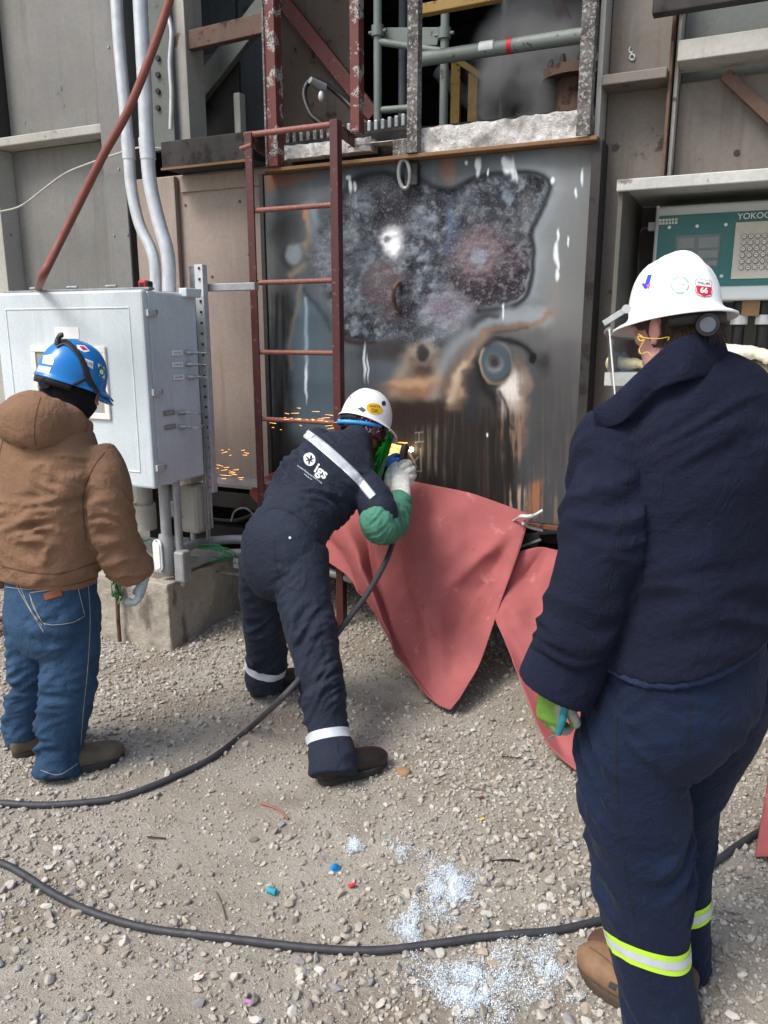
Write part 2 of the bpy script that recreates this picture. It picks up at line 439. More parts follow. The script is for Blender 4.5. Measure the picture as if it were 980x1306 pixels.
def crust_mat():
    t = NT('white_refractory_crust')
    n = t.noise(28, 7, .7); f = t.noise(130, 4, .7); b = t.noise(5, 4)
    c = t.mix(t.ramp(n, .32, .68), sc(176,174,172), sc(232,231,229))
    c = t.mix(t.math('MULTIPLY', t.ramp(b, .52, .75), .55), c, sc(128,124,122))
    c = t.mix(t.math('MULTIPLY', t.ramp(f, .58, .7), .6), c, sc(90,88,88))
    return t.out(c, .95, 0, t.bump(t.math('ADD', n, t.math('MULTIPLY', f, .5)), .9, .02), .2)
M_crust = crust_mat()
def speck_mat():
    t = NT('ash_speckled_steel')
    n = t.noise(60, 6, .75); b = t.noise(9, 4)
    c = t.mix(t.ramp(b, .35, .65), sc(72,69,67), sc(112,109,107))
    c = t.mix(t.ramp(n, .50, .64), c, sc(176,174,172))
    return t.out(c, .9, 0, t.bump(n, .8, .008), .2)
M_speck = speck_mat()

def slab(name, mat, parent, p0, p1, y0, y1, bevel=.004, zr=None):
    """box with opposite front corners given in the picture, front face at y0, back at y1"""
    a, b = onY(p0[0], p0[1], y0), onY(p1[0], p1[1], y0)
    z0, z1 = (a.z, b.z) if zr is None else zr
    return MB().box(a.x, b.x, y0, y1, z0, z1).build(name, mat, parent, bevel)
def X_(px, py, Y): return onY(px, py, Y).x
def Z_(px, py, Y): return onY(px, py, Y).z

# ---- left grey wall
lw = thing('steel_wall', 'grey painted steel wall with ledge at far left behind the enclosure', 'wall', (-4.5, 4.1, 0))
xl, xc0, xc1 = -7.2, X_(130, 150, 3.92), X_(168, 300, 3.92)
xf = X_(10, 290, 3.98)
zg = Z_(70, 178, 3.95)
MB().box(xf, xc0+.02, 4.08, 4.14, zg, 4.9).build('wall_sheet', M_grey, lw, .004)
MB().box(xf, xc0+.02, 4.08, 4.14, -.1, zg-.004).build('wall_sheet', M_grey, lw, .004)
MB().box(xl, xf-.03, 4.02, 4.12, -.1, 4.9).build('wall_sheet', M_greyl, lw, .004)
MB().box(xl, xc0, 3.93, 4.078, zg-.004, zg+.05).build('ledge', M_greyl, lw, .006)
MB().box(xf-.028, xf-.006, 3.94, 4.30, -.1, zg-.006).build('stiffener', M_greyl, lw, .004)
MB().box(xf-.028, xf-.006, 3.97, 4.30, zg+.052, 4.9).build('stiffener', M_dark, lw, .004)
MB().box(xc0, xc1, 3.90, 3.915, -.1, 4.9).build('column_flange', M_grey, lw, .003)
MB().box((xc0+xc1)/2-.01, (xc0+xc1)/2+.01, 3.916, 4.2, -.1, 4.9).build('column_web', M_grey, lw)
for (bx_, by_) in ((146, 300), (163, 299), (152, 215), (139, 60)):
    p = onY(bx_, by_, 3.90); MB().cyl(p+V(0, .002, 0), (0, -1, 0), .007, .008, 8).build('bolt', M_galvd, lw)
# ---- beige wall behind the conduits
bw = thing('steel_wall', 'pinkish beige steel wall between the enclosure and the red ladder', 'wall', (-3.2, 3.95, 0))
x0, x1 = xc1+.03, X_(342, 300, 3.95)
zt = Z_(270, 218, 3.95)
MB().box(x0, x1-.005, 3.97, 4.03, .72, zt).build('wall_sheet', M_beige, bw, .004)
MB().box(x0, X_(226, 300, 3.93), 3.93, 3.966, .72, zt-.01).build('joint_strip', M_beige, bw, .004)
MB().box(X_(229, 230, 3.95), x1-.006, 3.955, 3.967, zt-.10, zt-.012).build('joint_strip', M_beige, bw, .003)
MB().box(X_(206, 200, 3.80), x1+.02, 3.80, 3.966, zt+.002, zt+.145).build('beam', M_dark, bw, .005)
MB().box(X_(206, 200, 3.80), x1+.02, 3.79, 3.798, zt-.006, zt+.006).build('beam_lip', M_rustlip, bw)
# bolted post over the beam
MB().box(X_(190, 100, 3.99), X_(219, 100, 3.99), 3.99, 4.03, zt+.15, 4.9).build('post_plate', M_greengrey, bw, .004)
MB().box(X_(219, 100, 4.02), X_(237, 100, 4.02), 4.035, 4.2, zt+.15, 4.9).build('post_plate', M_greyl, bw, .004)
for by_ in (75, 96, 117, 138):
    MB().cyl(onY(203, by_, 3.992), (0, -1, 0), .016, .016, 6).build('bolt', M_dark, bw)
MB().tube(cr([onY(212, 12, 3.95), onY(219, 40, 3.95), onY(217, 80, 3.95), onY(219, 120, 3.95), onY(218, 165, 3.95)], 6), .013, 8).build('flexible_conduit', M_galv, bw)
def decal_dots(parent, spots, Y, mat, r=.008, name='bolt_hole'):
    for (a, b) in spots:
        MB().cyl(onY(a, b, Y)+V(0, .001, 0), (0, -1, 0), r, .004, 8).build(name, mat, parent)
decal_dots(bw, ((251, 243), (237, 262), (306, 257), (318, 325), (271, 353)), 3.97, M_rustbeam, .009, 'bolt')

# ---- right wall
rw = thing('steel_wall', 'stained grey-brown steel wall panels on the right behind the console', 'wall', (-.3, 3.95, 0))
xa = X_(763, 250, 3.86); xb = X_(851, 150, 3.86)
MB().box(xa-.005, xb, 3.98, 4.04, -.05, 4.9).build('wall_sheet', M_beige2, rw, .004)
MB().box(xb+.03, 2.6, 3.98, 4.04, -.05, Z_(920, 100, 3.98)).build('wall_sheet', M_beige2, rw, .004)
MB().box(xb+.03, 2.6, 4.02, 4.08, Z_(920, 100, 3.98)+.004, 4.9).build('wall_sheet', M_greengrey, rw, .004)
MB().box(xa-.03, xa-.008, 3.84, 4.05, -.05, 4.9).build('channel_edge', M_greyl, rw, .003)
MB().box(xb-.008, xb+.006, 3.86, 3.977, -.05, 4.9).build('rib', M_rustbeam, rw, .003)
MB().box(xb+.012, xb+.028, 3.90, 4.05, -.05, 4.9).build('rib', M_greyl, rw, .003)
zr_ = Z_(800, 97, 3.84)
MB().box(xa-.006, xb-.010, 3.82, 3.978, zr_-.03, zr_+.012).build('girt', M_beige2, rw, .004)
MB().box(xb+.03, 2.6, 3.80, 3.978, zr_+.02, zr_+.10).build('girt', M_greyl, rw, .004)
MB().box(X_(832, 10, 3.74), 2.6, 3.74, 3.80, Z_(832, 18, 3.74), Z_(832, -14, 3.74)).build('upper_beam', M_dark, rw, .005)
MB().bar(onY(925, 95, 3.93), onY(1010, 175, 3.93), .05, .03, (0, 1, 0)).build('diagonal_brace', M_rustbeam, rw, .003)
decal_dots(rw, ((779, 372), (785, 515), (790, 560), (783, 440), (776, 590)), 3.98, M_rustbeam, .012)
decal_dots(rw, ((940, 195), (968, 232)), 3.98, M_dark, .014)
# chalk mark on the upper sheet
mk = MB()
for k in range(2):
    cx, cy = 805+k*1.5, 64+k*9
    mk.tube([onY(cx+ (3.2 if k else 2.6)*math.cos(a)*(1 if k else .8), cy+3.8*math.sin(a), 3.976) for a in np.linspace(.4, 6.4 if k else 4.6, 14)], .0045, 5)
mk.build('chalk_mark', plain('chalk', sc(190,192,188), .9), rw)

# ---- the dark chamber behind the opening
ch = thing('furnace_chamber', 'sooty chamber walls toned darker for shade inside the opening above the scorched panel', 'furnace', (-1.7, 4.5, 2.5))
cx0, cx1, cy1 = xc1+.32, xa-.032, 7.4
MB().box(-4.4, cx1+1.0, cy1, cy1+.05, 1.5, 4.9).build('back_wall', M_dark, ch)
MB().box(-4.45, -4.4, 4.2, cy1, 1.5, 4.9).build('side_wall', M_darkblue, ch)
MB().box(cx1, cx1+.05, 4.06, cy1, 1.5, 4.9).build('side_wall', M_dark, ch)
MB().box(-4.45, cx1+1, 3.9, cy1+.05, 4.35, 4.40).build('shade_roof', M_dark, ch)  # roof added overhead so the chamber's interior stays dark
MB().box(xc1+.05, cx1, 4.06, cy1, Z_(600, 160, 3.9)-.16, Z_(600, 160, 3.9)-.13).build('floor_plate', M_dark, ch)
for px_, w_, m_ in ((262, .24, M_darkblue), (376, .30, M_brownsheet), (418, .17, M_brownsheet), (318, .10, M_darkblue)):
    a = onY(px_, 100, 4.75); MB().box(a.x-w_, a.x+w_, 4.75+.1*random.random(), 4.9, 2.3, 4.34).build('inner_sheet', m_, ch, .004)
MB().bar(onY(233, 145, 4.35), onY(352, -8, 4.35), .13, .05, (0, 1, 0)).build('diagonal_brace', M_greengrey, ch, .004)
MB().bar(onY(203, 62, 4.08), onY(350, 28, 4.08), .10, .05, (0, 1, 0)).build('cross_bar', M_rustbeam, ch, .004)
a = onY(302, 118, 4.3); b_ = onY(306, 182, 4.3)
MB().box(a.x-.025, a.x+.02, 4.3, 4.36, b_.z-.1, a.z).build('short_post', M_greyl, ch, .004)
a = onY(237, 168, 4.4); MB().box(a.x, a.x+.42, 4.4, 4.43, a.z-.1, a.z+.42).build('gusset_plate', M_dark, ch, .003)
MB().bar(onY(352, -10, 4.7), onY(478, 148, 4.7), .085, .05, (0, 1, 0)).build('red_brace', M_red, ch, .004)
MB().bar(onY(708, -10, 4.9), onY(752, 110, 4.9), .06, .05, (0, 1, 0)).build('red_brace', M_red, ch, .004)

# ---- platform front: crusted beam, posts, toothed rail
pf = thing('platform_front', 'ash-crusted steel beam and posts of the platform above the scorched panel', 'platform', (-1.7, 3.85, 2.5))
zl = onY(548, 195, 3.80).z                    # lip level
xp0, xp1 = X_(345, 205, 3.80), X_(757, 180, 3.80)
MB().box(xp0-.03, xp1+.02, 3.78, 3.93, zl-.018, zl).build('rusty_lip', M_rustlip, pf, .003)
def crusted(x0, x1, y0, y1, z0, z1, name, seed, amp=.012, step=.012):
    nxx = max(4, int((x1-x0)/step)); nz = max(4, int((z1-z0)/step))
    P = []
    for i in range(nxx+1):
        row = []
        for j in range(nz+1):
            row.append((x0+(x1-x0)*i/nxx, y0, z0+(z1-z0)*j/nz))
        P.append(row)
    A = np.array(P).reshape(-1, 3)
    n = fbm(A*14+seed, 4)*amp+np.abs(fbm(A*5+seed+3, 2))*amp
    A[:, 1] -= n
    top = A[:, 2] > z1-1e-6; A[top, 2] += fbm(A[top]*12+seed, 3)*amp*.5
    A = A.reshape(nxx+1, nz+1, 3)
    m = MB().grid(A.tolist())
    tp = [[A[i, nz].tolist(), (x0+(x1-x0)*i/nxx, y1, float(A[i, nz, 2]))] for i in range(nxx+1)]
    m.grid(tp); m.box(x0, x1, y0+.015, y1, z0, z1-.004)
    return m.build(name, M_crust, pf)
zbt = onY(690, 146, 3.82).z
crusted(X_(534, 180, 3.82), xp1-.03, 3.83, 3.95, zl+.004, zbt, 'crusted_beam', 1.0, .016)
crusted(X_(440, 175, 3.84), X_(519, 175, 3.84), 3.86, 3.94, zl+.085, zbt-.03, 'crusted_beam', 9.0, .012)
crusted(X_(356, 190, 3.84), X_(470, 190, 3.84), 3.87, 3.95, zl+.055, zl+.12, 'crusted_beam', 19.0, .012)
MB().box(xp0, xp1-.03, 3.96, 4.0, zl+.002, zl+.16).build('web_plate', M_cavity, pf)
pa = onY(508, 183, 3.80); MB().box(pa.x-.03, pa.x+.045, 3.80, 3.85, zl+.002, zl+.075).build('stop_block', M_speck, pf, .004)
def post(px, py, Y, w, dd, mat, name, zb=None):
    a = onY(px, py, Y)
    m = MB(); nseg = 60; z0 = zl+.003 if zb is None else zb; z1 = 4.3
    m.box(a.x-w/2, a.x+w/2, Y, Y+.008, z0, z1); m.box(a.x+w/2-.008, a.x+w/2, Y+.009, Y+dd, z0, z1)
    return m.build(name, mat, pf, .002)
post(526, 100, 3.77, .055, .055, M_speck, 'post')
post(747, 100, 3.77, .060, .06, M_speck, 'post')
M_redash = worn('red_post_with_ash', sc(96,42,40), sc(38,33,31), .66, .65, scale=14, streak=False, chip2=sc(196,190,186))
post(345, 100, 3.76, .060, .07, M_redash, 'post'); post(452, 80, 3.80, .050, .06, M_redash, 'post', zl+.13)
a = onY(337, 100, 3.755); MB().box(a.x-.004, a.x+.006, 3.752, 3.759, zl, 4.3).build('ash_edge', M_speck, pf)
k = 0
for i in range(19):
    f = i/18; px_ = 366+f*156; py_ = 177-f*26
    a = onY(px_, py_, 3.98); MB().box(a.x-.011, a.x+.011, 3.955+.03, 4.03, a.z-.03, a.z+.022+.008*random.random()).build('rail_tooth', M_galvd if i > 8 else M_speck, pf, .006)
a, b_ = onY(360, 181, 3.99), onY(525, 155, 3.99)
MB().bar(a+V(0, .03, -.03), b_+V(0, .03, -.03), .06, .03).build('toothed_rail', M_dark, pf)

# ---- scaffold in the opening
def tubep(pts, r, mat, name, parent, n=14): return MB().tube(pts, r, n).build(name, mat, parent)
sf = thing('scaffold', 'green-grey tubular scaffold frame standing in the dark opening', 'scaffold', (-1.9, 4.45, 2.45))
def vtube(px, py, Y, r, z0, z1, mat, parent, name='upright'):
    a = onY(px, py, Y); return tubep([(a.x, Y, z0), (a.x, Y, z1)], r, mat, name, parent)
vtube(482, 80, 4.45, .024, 2.42, 4.3, M_scaf, sf); vtube(567, 80, 4.45, .024, 2.42, 4.3, M_scaf, sf)
vtube(514, 80, 4.75, .026, 2.42, 4.3, M_darkblue, sf); vtube(643, 80, 4.9, .024, 2.42, 4.3, M_scaf, sf)
tubep([onY(482, 53, 4.45), onY(567, 66, 4.45)], .019, M_scaf, 'ledger', sf); tubep([onY(484, 141, 4.46), onY(535, 137, 4.46)], .02, M_scaf, 'ledger', sf)
MB().bar(onY(484, 47, 4.5), onY(560, 47, 4.5), .02, .09, (0, 0, 1)).build('brace_plate', M_scaf, sf, .003)
for px_, py_ in ((482, 38), (567, 41)):
    a = onY(px_, py_, 4.45); m = MB(); m.cyl(a-V(0, 0, .035), (0, 0, 1), .036, .055, 14); m.cyl(a-V(.055, 0, .01), (1, 0, 0), .010, .11, 8); m.build('coupler', M_scaf, sf)
hp = thing('guard_pipe', 'pale horizontal guard pipe with red band crossing the dark opening', 'pipe', onY(640, 60, 4.3))
tubep([onY(528, 77, 4.25), onY(752, 44, 4.25)], .036, M_scaf, 'tube', hp, 18)
def band(px, py, Y, r, w, mat, name, parent):
    a, b2 = onY(px-w, py, Y), onY(px+w, py-w*2*.147, Y); return tubep([a, b2], r, mat, name, parent, 18)
band(651, 59, 4.25, .0375, 3, plain('red_tape', sc(190,40,50), .5), 'red_band', hp)
a, b_ = onY(613, 63.5, 4.25), onY(631, 60.8, 4.25)
tubep([a, b_], .0373, plain('paper_label', sc(200,205,205), .6), 'paper_label', hp, 18)
yr = thing('yellow_handrail', 'yellow stair handrail inside the dark opening', 'railing', onY(590, 150, 5.0))
for px_, py_, t_ in ((581, 100, 78), (603, 110, 92)):
    a = onY(px_, py_, 5.0); b_ = onY(px_, t_, 5.0); MB().box(a.x-.03, a.x+.03, 5.0, 5.03, 2.4, b_.z).build('post', M_yellow, yr, .003)
MB().bar(onY(579, 74, 5.0), onY(668, 132, 5.0), .03, .035, (0, 0, 1)).build('rail', M_yellow, yr, .003)
yb = MB().bar(onY(536, 14, 4.15), onY(640, -6, 4.15), .05, .05).build('yellow_bar', M_yellow, None, .004); tag(yb, 'short yellow bar at the top of the dark opening', 'bar')
tb = MB().tube([onY(560, 90, 5.2), onY(620, 150, 5.2)], .05, 14).build('grey_pipe', M_darkblue); tag(tb, 'grey pipe slanting down behind the yellow handrail', 'pipe')
fl = thing('pipe_flange', 'bolted pipe flange beside the right post of the dark opening', 'flange', onY(735, 130, 4.7))
a = onY(736, 104, 4.7)
MB().cyl(a, (0, 0, 1), .19, .05, 28).build('flange_disc', M_rustbeam, fl, .004); MB().cyl(a-V(0, 0, .5), (0, 0, 1), .11, .499, 24).build('pipe', M_rustbeam, fl)
for k in range(10):
    q = a+V(.155*math.cos(k*.628), .155*math.sin(k*.628), .05); MB().cyl(q, (0, 0, 1), .022, .05, 6, .012).build('bolt', M_dark, fl)
bh = MB().tube(cr([onY(470, 160, 4.2), onY(440, 128, 4.25), onY(412, 105, 4.2), (onY(396, 103, 4.15)), onY(388, 120, 4.12), onY(396, 145, 4.1), onY(410, 158, 4.1)], 8), .014, 10).build('black_hose', M_black); tag(bh, 'looped black rubber hose behind the platform posts', 'hose')
gb = thing('light_fitting', 'small grey cable head on the black hose inside the opening', 'fitting', onY(405, 110, 4.15))
tubep([onY(396, 102, 4.12), onY(413, 113, 4.2)], [.018, .03], M_galvd, 'sleeve', gb); MB().sphere(onY(410, 123, 4.15), .018, sc=(1, 1, 1.6)).build('bulb', M_galv, gb)
# steam drifting behind the guard pipe
st = MB(); a = onY(694, 100, 4.98); st.sphere(a, .55, 24, 14, (1.0, .85, 1.0)); so = st.build('steam', None)
t = NT('steam_air'); t.t.nodes.remove(t.b)
vol = t.n('ShaderNodeVolumePrincipled'); vol.inputs['Color'].default_value = (.93, .95, .97, 1)
nn = t.noise(3.2, 4, .6)
vm = t.n('ShaderNodeVectorMath'); vm.operation = 'DISTANCE'; t.l(t.co, vm.inputs[0]); vm.inputs[1].default_value = tuple(a)
t.l(t.math('MULTIPLY', t.math('MULTIPLY', t.ramp(nn, .38, .66), t.ramp(vm.outputs['Value'], .08, .50, 1.0, 0.0)), 70.0), vol.inputs['Density'])
mo = [x for x in t.t.nodes if x.type == 'OUTPUT_MATERIAL'][0]; t.l(vol.outputs[0], mo.inputs['Volume'])
so.data.materials.append(t.m); tag(so, 'thin white steam drifting in the dark opening', 'steam', kind='stuff')
# ================================================================== the scorched panel
sp = thing('scorched_panel', 'large heat-scorched steel plate with crusted grey patch in the middle', 'steel panel', (-1.7, WALL_Y, .7))
PX0, PX1 = X_(341, 350, WALL_Y), X_(751, 350, WALL_Y)
PZ0, PZ1 = onY(700, 668, WALL_Y).z, zl-.02
NU, NV = 420, 400
u = np.linspace(PX0, PX1, NU); v = np.linspace(PZ0, PZ1, NV)
UU, VV = np.meshgrid(u, v, indexing='ij')
Pw = np.stack([UU.ravel(), np.full(UU.size, WALL_Y), VV.ravel()], -1)
rel = Pw-np.array(cC); dd = rel@np.array(cF)
# plate coordinates laid out on the photograph's grid, seen square on from the working distance
ax = 490+FPX*(rel@np.array(cR))/dd; ay = 653-FPX*(rel@np.array(cU))/dd
Q = np.stack([ax, ay, np.zeros_like(ax)], -1)
def nz(s, o=4, off=0., st=(1, 1)): return fbm(Q*np.array([st[0], st[1], 1])/s+off, o)
col = np.zeros((len(ax), 3)); hgt = np.zeros(len(ax))
def put(mask, c):
    global col
    m = np.clip(mask, 0, 1)[:, None]; col = col*(1-m)+np.array(sc(*c))*m
w1, w2, w3, w4 = nz(60, 4, 3), nz(60, 4, 13), nz(16, 3, 8), nz(16, 3, 28)
wx, wy = ax+7*w1+3*w3, ay+7*w2+3*w4
def blob(cx, cy, rx, ry, c, amt=1.0, soft=.5, ang=0, warp=1.0):
    X = ax+(wx-ax)*warp-cx; Y = ay+(wy-ay)*warp-cy; ca, sa = math.cos(ang), math.sin(ang)
    r = np.sqrt(((X*ca+Y*sa)/rx)**2+((-X*sa+Y*ca)/ry)**2); m = 1-sstep(1-soft, 1+soft, r)
    if c: put(m*amt, c)
    return m
def stroke(pts, w, c, amt=1.0, warp=.6):
    X = ax+(wx-ax)*warp; Y = ay+(wy-ay)*warp; P = cr(pts, 5); d = np.full(len(ax), 1e9); L = len(P)-1
    for a, b in zip(P[:-1], P[1:]):
        e = b-a; tt = np.clip(((X-a[0])*e[0]+(Y-a[1])*e[1])/(e@e+1e-9), 0, 1); d = np.minimum(d, np.hypot(X-a[0]-tt*e[0], Y-a[1]-tt*e[1]))
    m = np.exp(-(d/w)**2)
    if c: put(m*amt, c)
    return m
def zone(x0, x1, y0, y1, f=14):
    return sstep(x0-f, x0+f, wx)*sstep(x1+f, x1-f, wx)*sstep(y0-f, y0+f, wy)*sstep(y1+f, y1-f, wy)
vst = nz(5, 4, 5, (1, .05)); vst2 = nz(13, 4, 55, (1, .06)); blot = nz(70, 4, 70)
put(np.ones(len(ax)), (116, 121, 124)); put(.5+.9*blot, (98, 105, 110)); put(.35*sstep(.1, .6, vst2), (134, 138, 140))
put(zone(690, 770, 180, 470, 18)*.75, (138, 138, 136)); put(zone(430, 700, 190, 226, 10)*.5, (110, 120, 126))
# left part, behind the ladder
put(zone(330, 380, 215, 300)*.5, (104, 106, 104))
for (x, y, rx, ry) in ((352, 222, 10, 9), (362, 230, 12, 8), (378, 226, 6, 4), (348, 236, 8, 5), (395, 226, 8, 4)): blob(x, y, rx, ry, (148, 100, 68), .75, .7)
blob(366, 292, 22, 30, (70, 72, 76), .85, .7); blob(355, 300, 10, 18, (58, 60, 62), .7, .8); blob(414, 282, 14, 22, (84, 88, 94), .8, .6)
stroke([(388, 262), (392, 280), (397, 296), (393, 312), (385, 326)], 4, (172, 152, 124), .8); stroke([(400, 262), (403, 285), (406, 300)], 6, (146, 162, 172), .8); blob(387, 272, 3, 6, (190, 128, 76), .8, .7)
blob(356, 345, 22, 40, (112, 110, 104), .6, .8); blob(377, 328, 15, 22, (74, 76, 78), .85, .5); blob(379, 328, 11, 15, (158, 166, 170), .95, .35); stroke([(390, 312), (396, 328), (388, 342), (372, 352)], 4, (170, 156, 134), .8)
put(zone(342, 374, 372, 640, 9)*(.75+.5*vst), (54, 52, 51)); put(zone(374, 428, 378, 570, 10)*.8, (104, 122, 132)); put(zone(428, 520, 445, 520, 14)*.6, (100, 110, 117))
stroke([(386, 364), (380, 385), (374, 420), (373, 470)], 3, (150, 138, 116), .6); stroke([(392, 368), (404, 384), (416, 402), (421, 420)], 3, (64, 70, 76), .7); stroke([(391, 380), (391.5, 440), (391, 500)], 2.2, (168, 188, 200), .75, .2)
put(zone(330, 470, 560, 700, 22)*.8, (62, 56, 52))
# lower dark field with runs
vfan = nz(6, 4, 15, (1, .12)); low = np.clip(zone(500, 655, 520, 720, 16)+zone(655, 770, 520, 720, 40)*.55+zone(560, 640, 470, 700, 20)*.7, 0, 1)
put(low*.95, (58, 52, 48)); put(low*.55*sstep(.05, .6, vst), (96, 86, 78)); put(low*.6*sstep(.05, .5, -vst2), (46, 41, 39)); put(low*.5*sstep(.2, .6, vst2)*zone(600, 670, 540, 700), (104, 70, 62))
put(zone(676, 740, 440, 700, 16)*.7, (98, 98, 100)); put(zone(676, 745, 470, 700, 12)*.45*sstep(.0, .5, vst), (120, 112, 106)); put(zone(545, 566, 505, 605, 8)*.6*sstep(-.1, .4, vst), (140, 128, 114))
put(zone(643, 672, 622, 668, 8)*.85*sstep(-.1, .4, vst), (186, 166, 146)); put(zone(676, 694, 610, 660, 6)*.8*sstep(-.1, .4, vst), (176, 124, 84)); put(zone(705, 722, 630, 668, 8)*.6*sstep(-.2, .4, vst), (146, 128, 112))
# the crusted patch
poly = np.array([(397,330),(404,300),(424,272),(437,250),(456,233),(480,224),(505,226),(520,236),(537,232),(556,241),(572,244),(592,238),(613,228),(650,223),(680,224),(694,231),(699,241),(694,256),(684,279),(676,298),(678,318),(675,345),(669,370),(660,382),(645,388),(610,392),(597,404),(582,420),(575,432),(560,443),(545,441),(530,445),(512,433),(498,431),(480,434),(460,435),(445,432),(436,426),(430,414),(425,398),(420,380),(409,362),(400,348)], float)
def polydist(X, Y, P):
    d = np.full(len(X), 1e9); ins = np.zeros(len(X), bool)
    for i in range(len(P)):
        a, b = P[i], P[(i+1) % len(P)]; e = b-a
        tt = np.clip(((X-a[0])*e[0]+(Y-a[1])*e[1])/(e@e), 0, 1)
        d = np.minimum(d, np.hypot(X-a[0]-tt*e[0], Y-a[1]-tt*e[1]))
        cond = (a[1] > Y) != (b[1] > Y)
        xi = (b[0]-a[0])*(Y-a[1])/(b[1]-a[1]+1e-9)+a[0]; ins ^= cond & (X < xi)
    return np.where(ins, -d, d)
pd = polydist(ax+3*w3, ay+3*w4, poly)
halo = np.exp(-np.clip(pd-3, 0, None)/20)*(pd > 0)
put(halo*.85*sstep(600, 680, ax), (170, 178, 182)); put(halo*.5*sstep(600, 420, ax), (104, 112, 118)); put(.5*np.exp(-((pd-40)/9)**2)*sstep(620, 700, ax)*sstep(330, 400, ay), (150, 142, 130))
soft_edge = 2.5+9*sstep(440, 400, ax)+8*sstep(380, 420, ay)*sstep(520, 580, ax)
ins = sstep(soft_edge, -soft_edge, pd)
m1, m2, m3, m4 = nz(24, 5, 40), nz(9, 4, 44), nz(46, 4, 47), nz(4, 3, 91)
put(ins*.95, (100, 106, 114)); put(ins*sstep(.05, .5, m3)*.6, (140, 146, 152)); put(ins*sstep(.05, .5, -m3)*.6, (62, 65, 72)); put(ins*sstep(-.1, .55, -m1-.5*m3)*.9, (68, 70, 77)); put(ins*sstep(.0, .5, m1+.35*m2)*.85, (132, 138, 144)); put(ins*sstep(.12, .6, m2+.7*m1)*.38, (160, 165, 170)); put(ins*sstep(.18, .55, -m2-.4*m1)*.55, (58, 60, 66)); put(ins*sstep(.4, .7, m4+.5*m2)*.18, (184, 187, 190))
blue = sstep(.0, .5, nz(26, 4, 77)); put(ins*blue*.7*zone(545, 620, 240, 330, 24), (84, 104, 132)); put(ins*blue*.4, (92, 104, 118)); stroke([(572, 262), (574, 290), (566, 316)], 4, (112, 134, 162), .55)
put(ins*zone(440, 512, 222, 250, 10)*.7, (92, 98, 103)); put(ins*zone(560, 640, 240, 270, 14)*.4, (66, 66, 74))
i_ = ins
def ib(cx, cy, rx, ry, c, amt=1.0, soft=.5, warp=1.0): put(blob(cx, cy, rx, ry, None, 1, soft, 0, warp)*ins*amt, c)
ib(497, 268, 24, 30, (64, 64, 70), .85, .5); ib(512, 262, 18, 16, (74, 72, 80), .6, .6); ib(502, 306, 19, 25, (128, 128, 134), .8, .5); ib(502, 308, 14, 19, (214, 215, 217), 1, .4); ib(496, 306, 3.5, 5, (112, 112, 116), .8, .6); ib(506, 316, 6, 9, (236, 236, 236), .8, .7)
ib(484, 361, 26, 31, (150, 146, 148), .6, .12); ib(484, 362, 24.5, 29, (112, 101, 106), .95, .12); ib(480, 356, 13, 15, (132, 124, 126), .6, .7); put(ins*blob(484, 362, 24, 28, None)*sstep(.2, .5, m2)*.5, (146, 140, 142))
ib(500, 397, 18, 16, (106, 96, 100), .85, .35); ib(520, 372, 9, 30, (56, 58, 66), .75, .6); ib(516, 410, 12, 24, (60, 60, 66), .6, .7); ib(512, 352, 10, 8, (110, 98, 104), .6, .6)
ib(620, 335, 56, 54, (96, 88, 95), .75, .4); ib(625, 368, 54, 24, (70, 63, 70), .85, .5); put(ins*blob(622, 345, 54, 50, None)*sstep(.15, .5, m2+.4*m4)*.7, (148, 142, 146)); put(ins*blob(640, 340, 40, 44, None)*sstep(.2, .5, -m2)*.7, (58, 52, 58))
ib(613, 326, 34, 34, (128, 115, 120), .75, .5); ib(613, 326, 24, 22, (146, 134, 137), .7, .4); ib(613, 327, 15, 14, (120, 112, 118), .7, .25); ib(614, 328, 11, 10.5, (152, 156, 166), .9, .35)
ib(574, 398, 32, 24, (150, 148, 157), .85, .45); ib(566, 396, 14, 12, (124, 114, 124), .6, .6); ib(647, 252, 7, 10, (134, 145, 155), .85, .35); ib(672, 268, 14, 24, (132, 134, 136), .5, .8); ib(560, 425, 22, 14, (150, 158, 165), .6, .6); ib(540, 425, 10, 8, (80, 82, 88), .7, .6)
put(ins*blob(412, 330, 20, 34, None)*.7, (138, 140, 150)); put(ins*blob(455, 320, 22, 40, None)*.35, (140, 146, 152))
# dark rim and its bright outer edge
RIM = [(437, 249), (455, 230), (480, 221), (505, 223), (519, 233), (536, 229), (555, 238), (572, 241), (590, 235), (612, 225), (650, 220), (682, 220), (698, 229), (703, 241), (697, 258), (687, 280), (679, 298), (682, 318), (679, 345), (673, 372), (662, 386), (645, 392), (612, 395)]
stroke([(x+4, y) for x, y in RIM[13:]], 2.6, (182, 192, 197), .8, .3); rim = stroke(RIM, 4.6, (46, 50, 56), .92, .3); stroke([(x-2, y+6) for x, y in RIM[:9]], 7, (72, 77, 82), .5, .4)
stroke([(430, 424), (440, 433), (458, 438), (478, 437)], 3.6, (66, 44, 42), .8, .3); blob(500, 446, 20, 14, (74, 66, 66), .8, .7); blob(478, 452, 22, 9, (84, 82, 84), .6, .8); blob(520, 440, 12, 12, (66, 62, 64), .7, .8)
